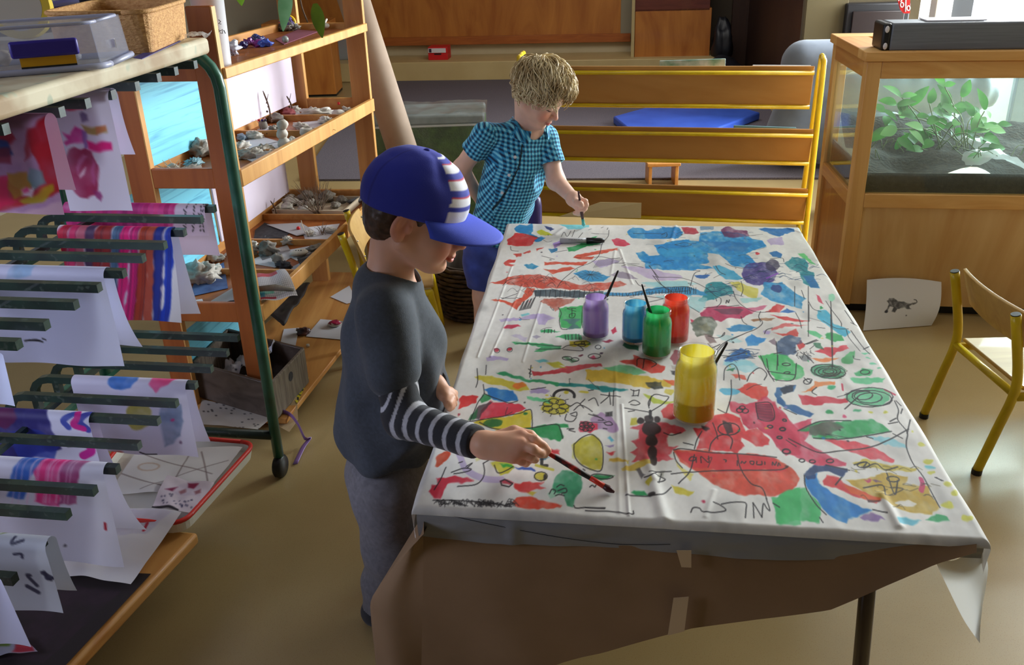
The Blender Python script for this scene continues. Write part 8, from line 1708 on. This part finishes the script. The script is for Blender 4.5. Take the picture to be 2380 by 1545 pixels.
for k in range(2400):
    az = rg.uniform(-pi, pi); rr = rg.uniform(.0, 1.) ** .75
    el = pi / 2 - rr * (1.9 + .75 * (abs(az) > 1.9))
    if abs(az) < .8: el = max(el, .78)
    elif abs(az) < 1.2: el = max(el, .05)
    dirn = np.array((math.cos(el) * math.cos(az), math.cos(el) * math.sin(az), math.sin(el)))
    q = dirn * A3 + O3; low = el < .15
    fl = np.array((.8, -.45 + .25 * math.copysign(1, math.sin(az)), -.3)) if not low else np.array((.25 - .5 * (abs(az) > 2), 0, -1.))
    fl = fl + .5 * nrm(q - crown)
    Ls = rg.uniform(.05, .095) * (.6 if low else .8 if abs(az) < .9 else 1); n = 9; ph = rg.uniform(0, 6.3); am = rg.uniform(.0006, .003) * (2.4 if low else 1); curl = rg.uniform(-1, 1) * (3.2 if low else 1.2); lift = rg.uniform(.002, .017) * (1 if not low else .7)
    nn = nrm((q - O3) / A3 ** 2); d_ = nrm(fl - nn * fl.dot(nn)); pts = []
    for i in range(n):
        t = i / (n - 1); nn = nrm((q - O3) / A3 ** 2); sd_k = np.cross(nn, d_)
        pts.append(LB(*(q + nn * (lift * (.25 + math.sin(t * pi * .75)) + am * math.cos(ph + t * 9)) + sd_k * am * math.sin(ph + t * 9))))
        a = curl / n * (.5 + 1.5 * t); d_ = nrm(d_ * math.cos(a) + sd_k * math.sin(a)); d_ = nrm(d_ - nn * d_.dot(nn) + np.array((0, 0, -.16)) * t); q = q + d_ * Ls / n
        e_ = (q - O3) / A3; m_2 = np.linalg.norm(e_)
        if m_2 < 1: q = O3 + e_ / m_2 * A3
    r0 = rg.uniform(.0009, .0022); b0 = len(lm.v)
    lm.tube(pts, [r0 * (.6 + .6 * math.sin(min(1, (i / (n - 1)) * 1.1) * pi * .75)) * (1 if i < n - 1 else .2) for i in range(n)], 5, sy=.7)
    kk = rg.uniform(-.2, .6); lc += [blond(np.array(pts[min(n - 1, (i // 5))])[None], kk)[0] for i in range(len(lm.v) - b0)]
raw('curls', np.array(lm.v), lm.f, HAIRM, hairo, True, s2l(np.array(lc) / 255.))
brush(tipB, endB, 'turquoise-tipped brush held by the blond boy over the cloth', cols=(mat('dark brush handle', S(70, 34, 36), .4), mat('wet turquoise', S(70, 190, 180), .35)), r=.0052, wet=BR('turquoise', (110, 206, 206)))
# ================================================================== camera, light, view
cam = bpy.data.cameras.new('camera'); co = bpy.data.objects.new('camera', cam); COL.objects.link(co)
cam.sensor_fit = 'HORIZONTAL'; cam.sensor_width = 36.; cam.lens = F * 36. / 2380.; cam.clip_start = .02
co.matrix_world = Matrix([list(RC[i]) + [CAM[i]] for i in range(3)] + [[0, 0, 0, 1]])
SC.camera = co
def area(name, loc, target, sx, sy, power, col):
    l = bpy.data.lights.new(name, 'AREA'); l.shape = 'RECTANGLE'; l.size = sx; l.size_y = sy; l.energy = power; l.color = col
    o = bpy.data.objects.new(name, l); COL.objects.link(o); o.location = Vector(loc)
    o.rotation_euler = (Vector(target) - Vector(loc)).to_track_quat('-Z', 'Y').to_euler(); return o
area('window_daylight', rm(3.1, 6.2, 1.6), rm(1.2, 2.4, .5), 2.0, 2.2, 365, (.88, .95, 1))
area('side_window_daylight', rm(4.1, 4.6, 1.7), rm(.4, 2.8, .4), 2.4, 1.7, 110, (.9, .96, 1))
area('ceiling_fill', rm(.4, 3.6, 2.65), rm(.4, 3.6, 0), 2.4, 2.4, 5, (1, .98, .96))  # added fill lamp below the closed ceiling, no fixture behind it
area('back_fill', rm(-.2, 7.6, 2.65), rm(-.2, 8.4, 0), 2.6, 2.2, 34, (1, .97, .93))  # extra fill added to brighten the back of the room
lw_ = area('left_window_daylight', rm(-3.0, .3, 1.7), rm(-1.0, 1.9, .7), 1.2, 1.2, 4.5, (.70, .76, 1)); lw_.data.spread = 1.1
area('tank_lamp', CC + TU * .6 + TV * .22 + V(0, 0, 1.0), CC + TU * .6 + TV * .3, 1.0, .1, 2., (1, 1, .95))
W = bpy.data.worlds.new('world'); SC.world = W; W.use_nodes = True
W.node_tree.nodes['Background'].inputs[0].default_value = (.9, .95, 1., 1); W.node_tree.nodes['Background'].inputs[1].default_value = 1.3
SC.view_settings.view_transform = 'Standard'; SC.view_settings.look = 'None'; SC.view_settings.exposure = .9; SC.view_settings.gamma = 1.
SC.view_settings.use_curve_mapping = False
SC.cycles.use_denoising = True; SC.cycles.max_bounces = 8; SC.cycles.transparent_max_bounces = 16
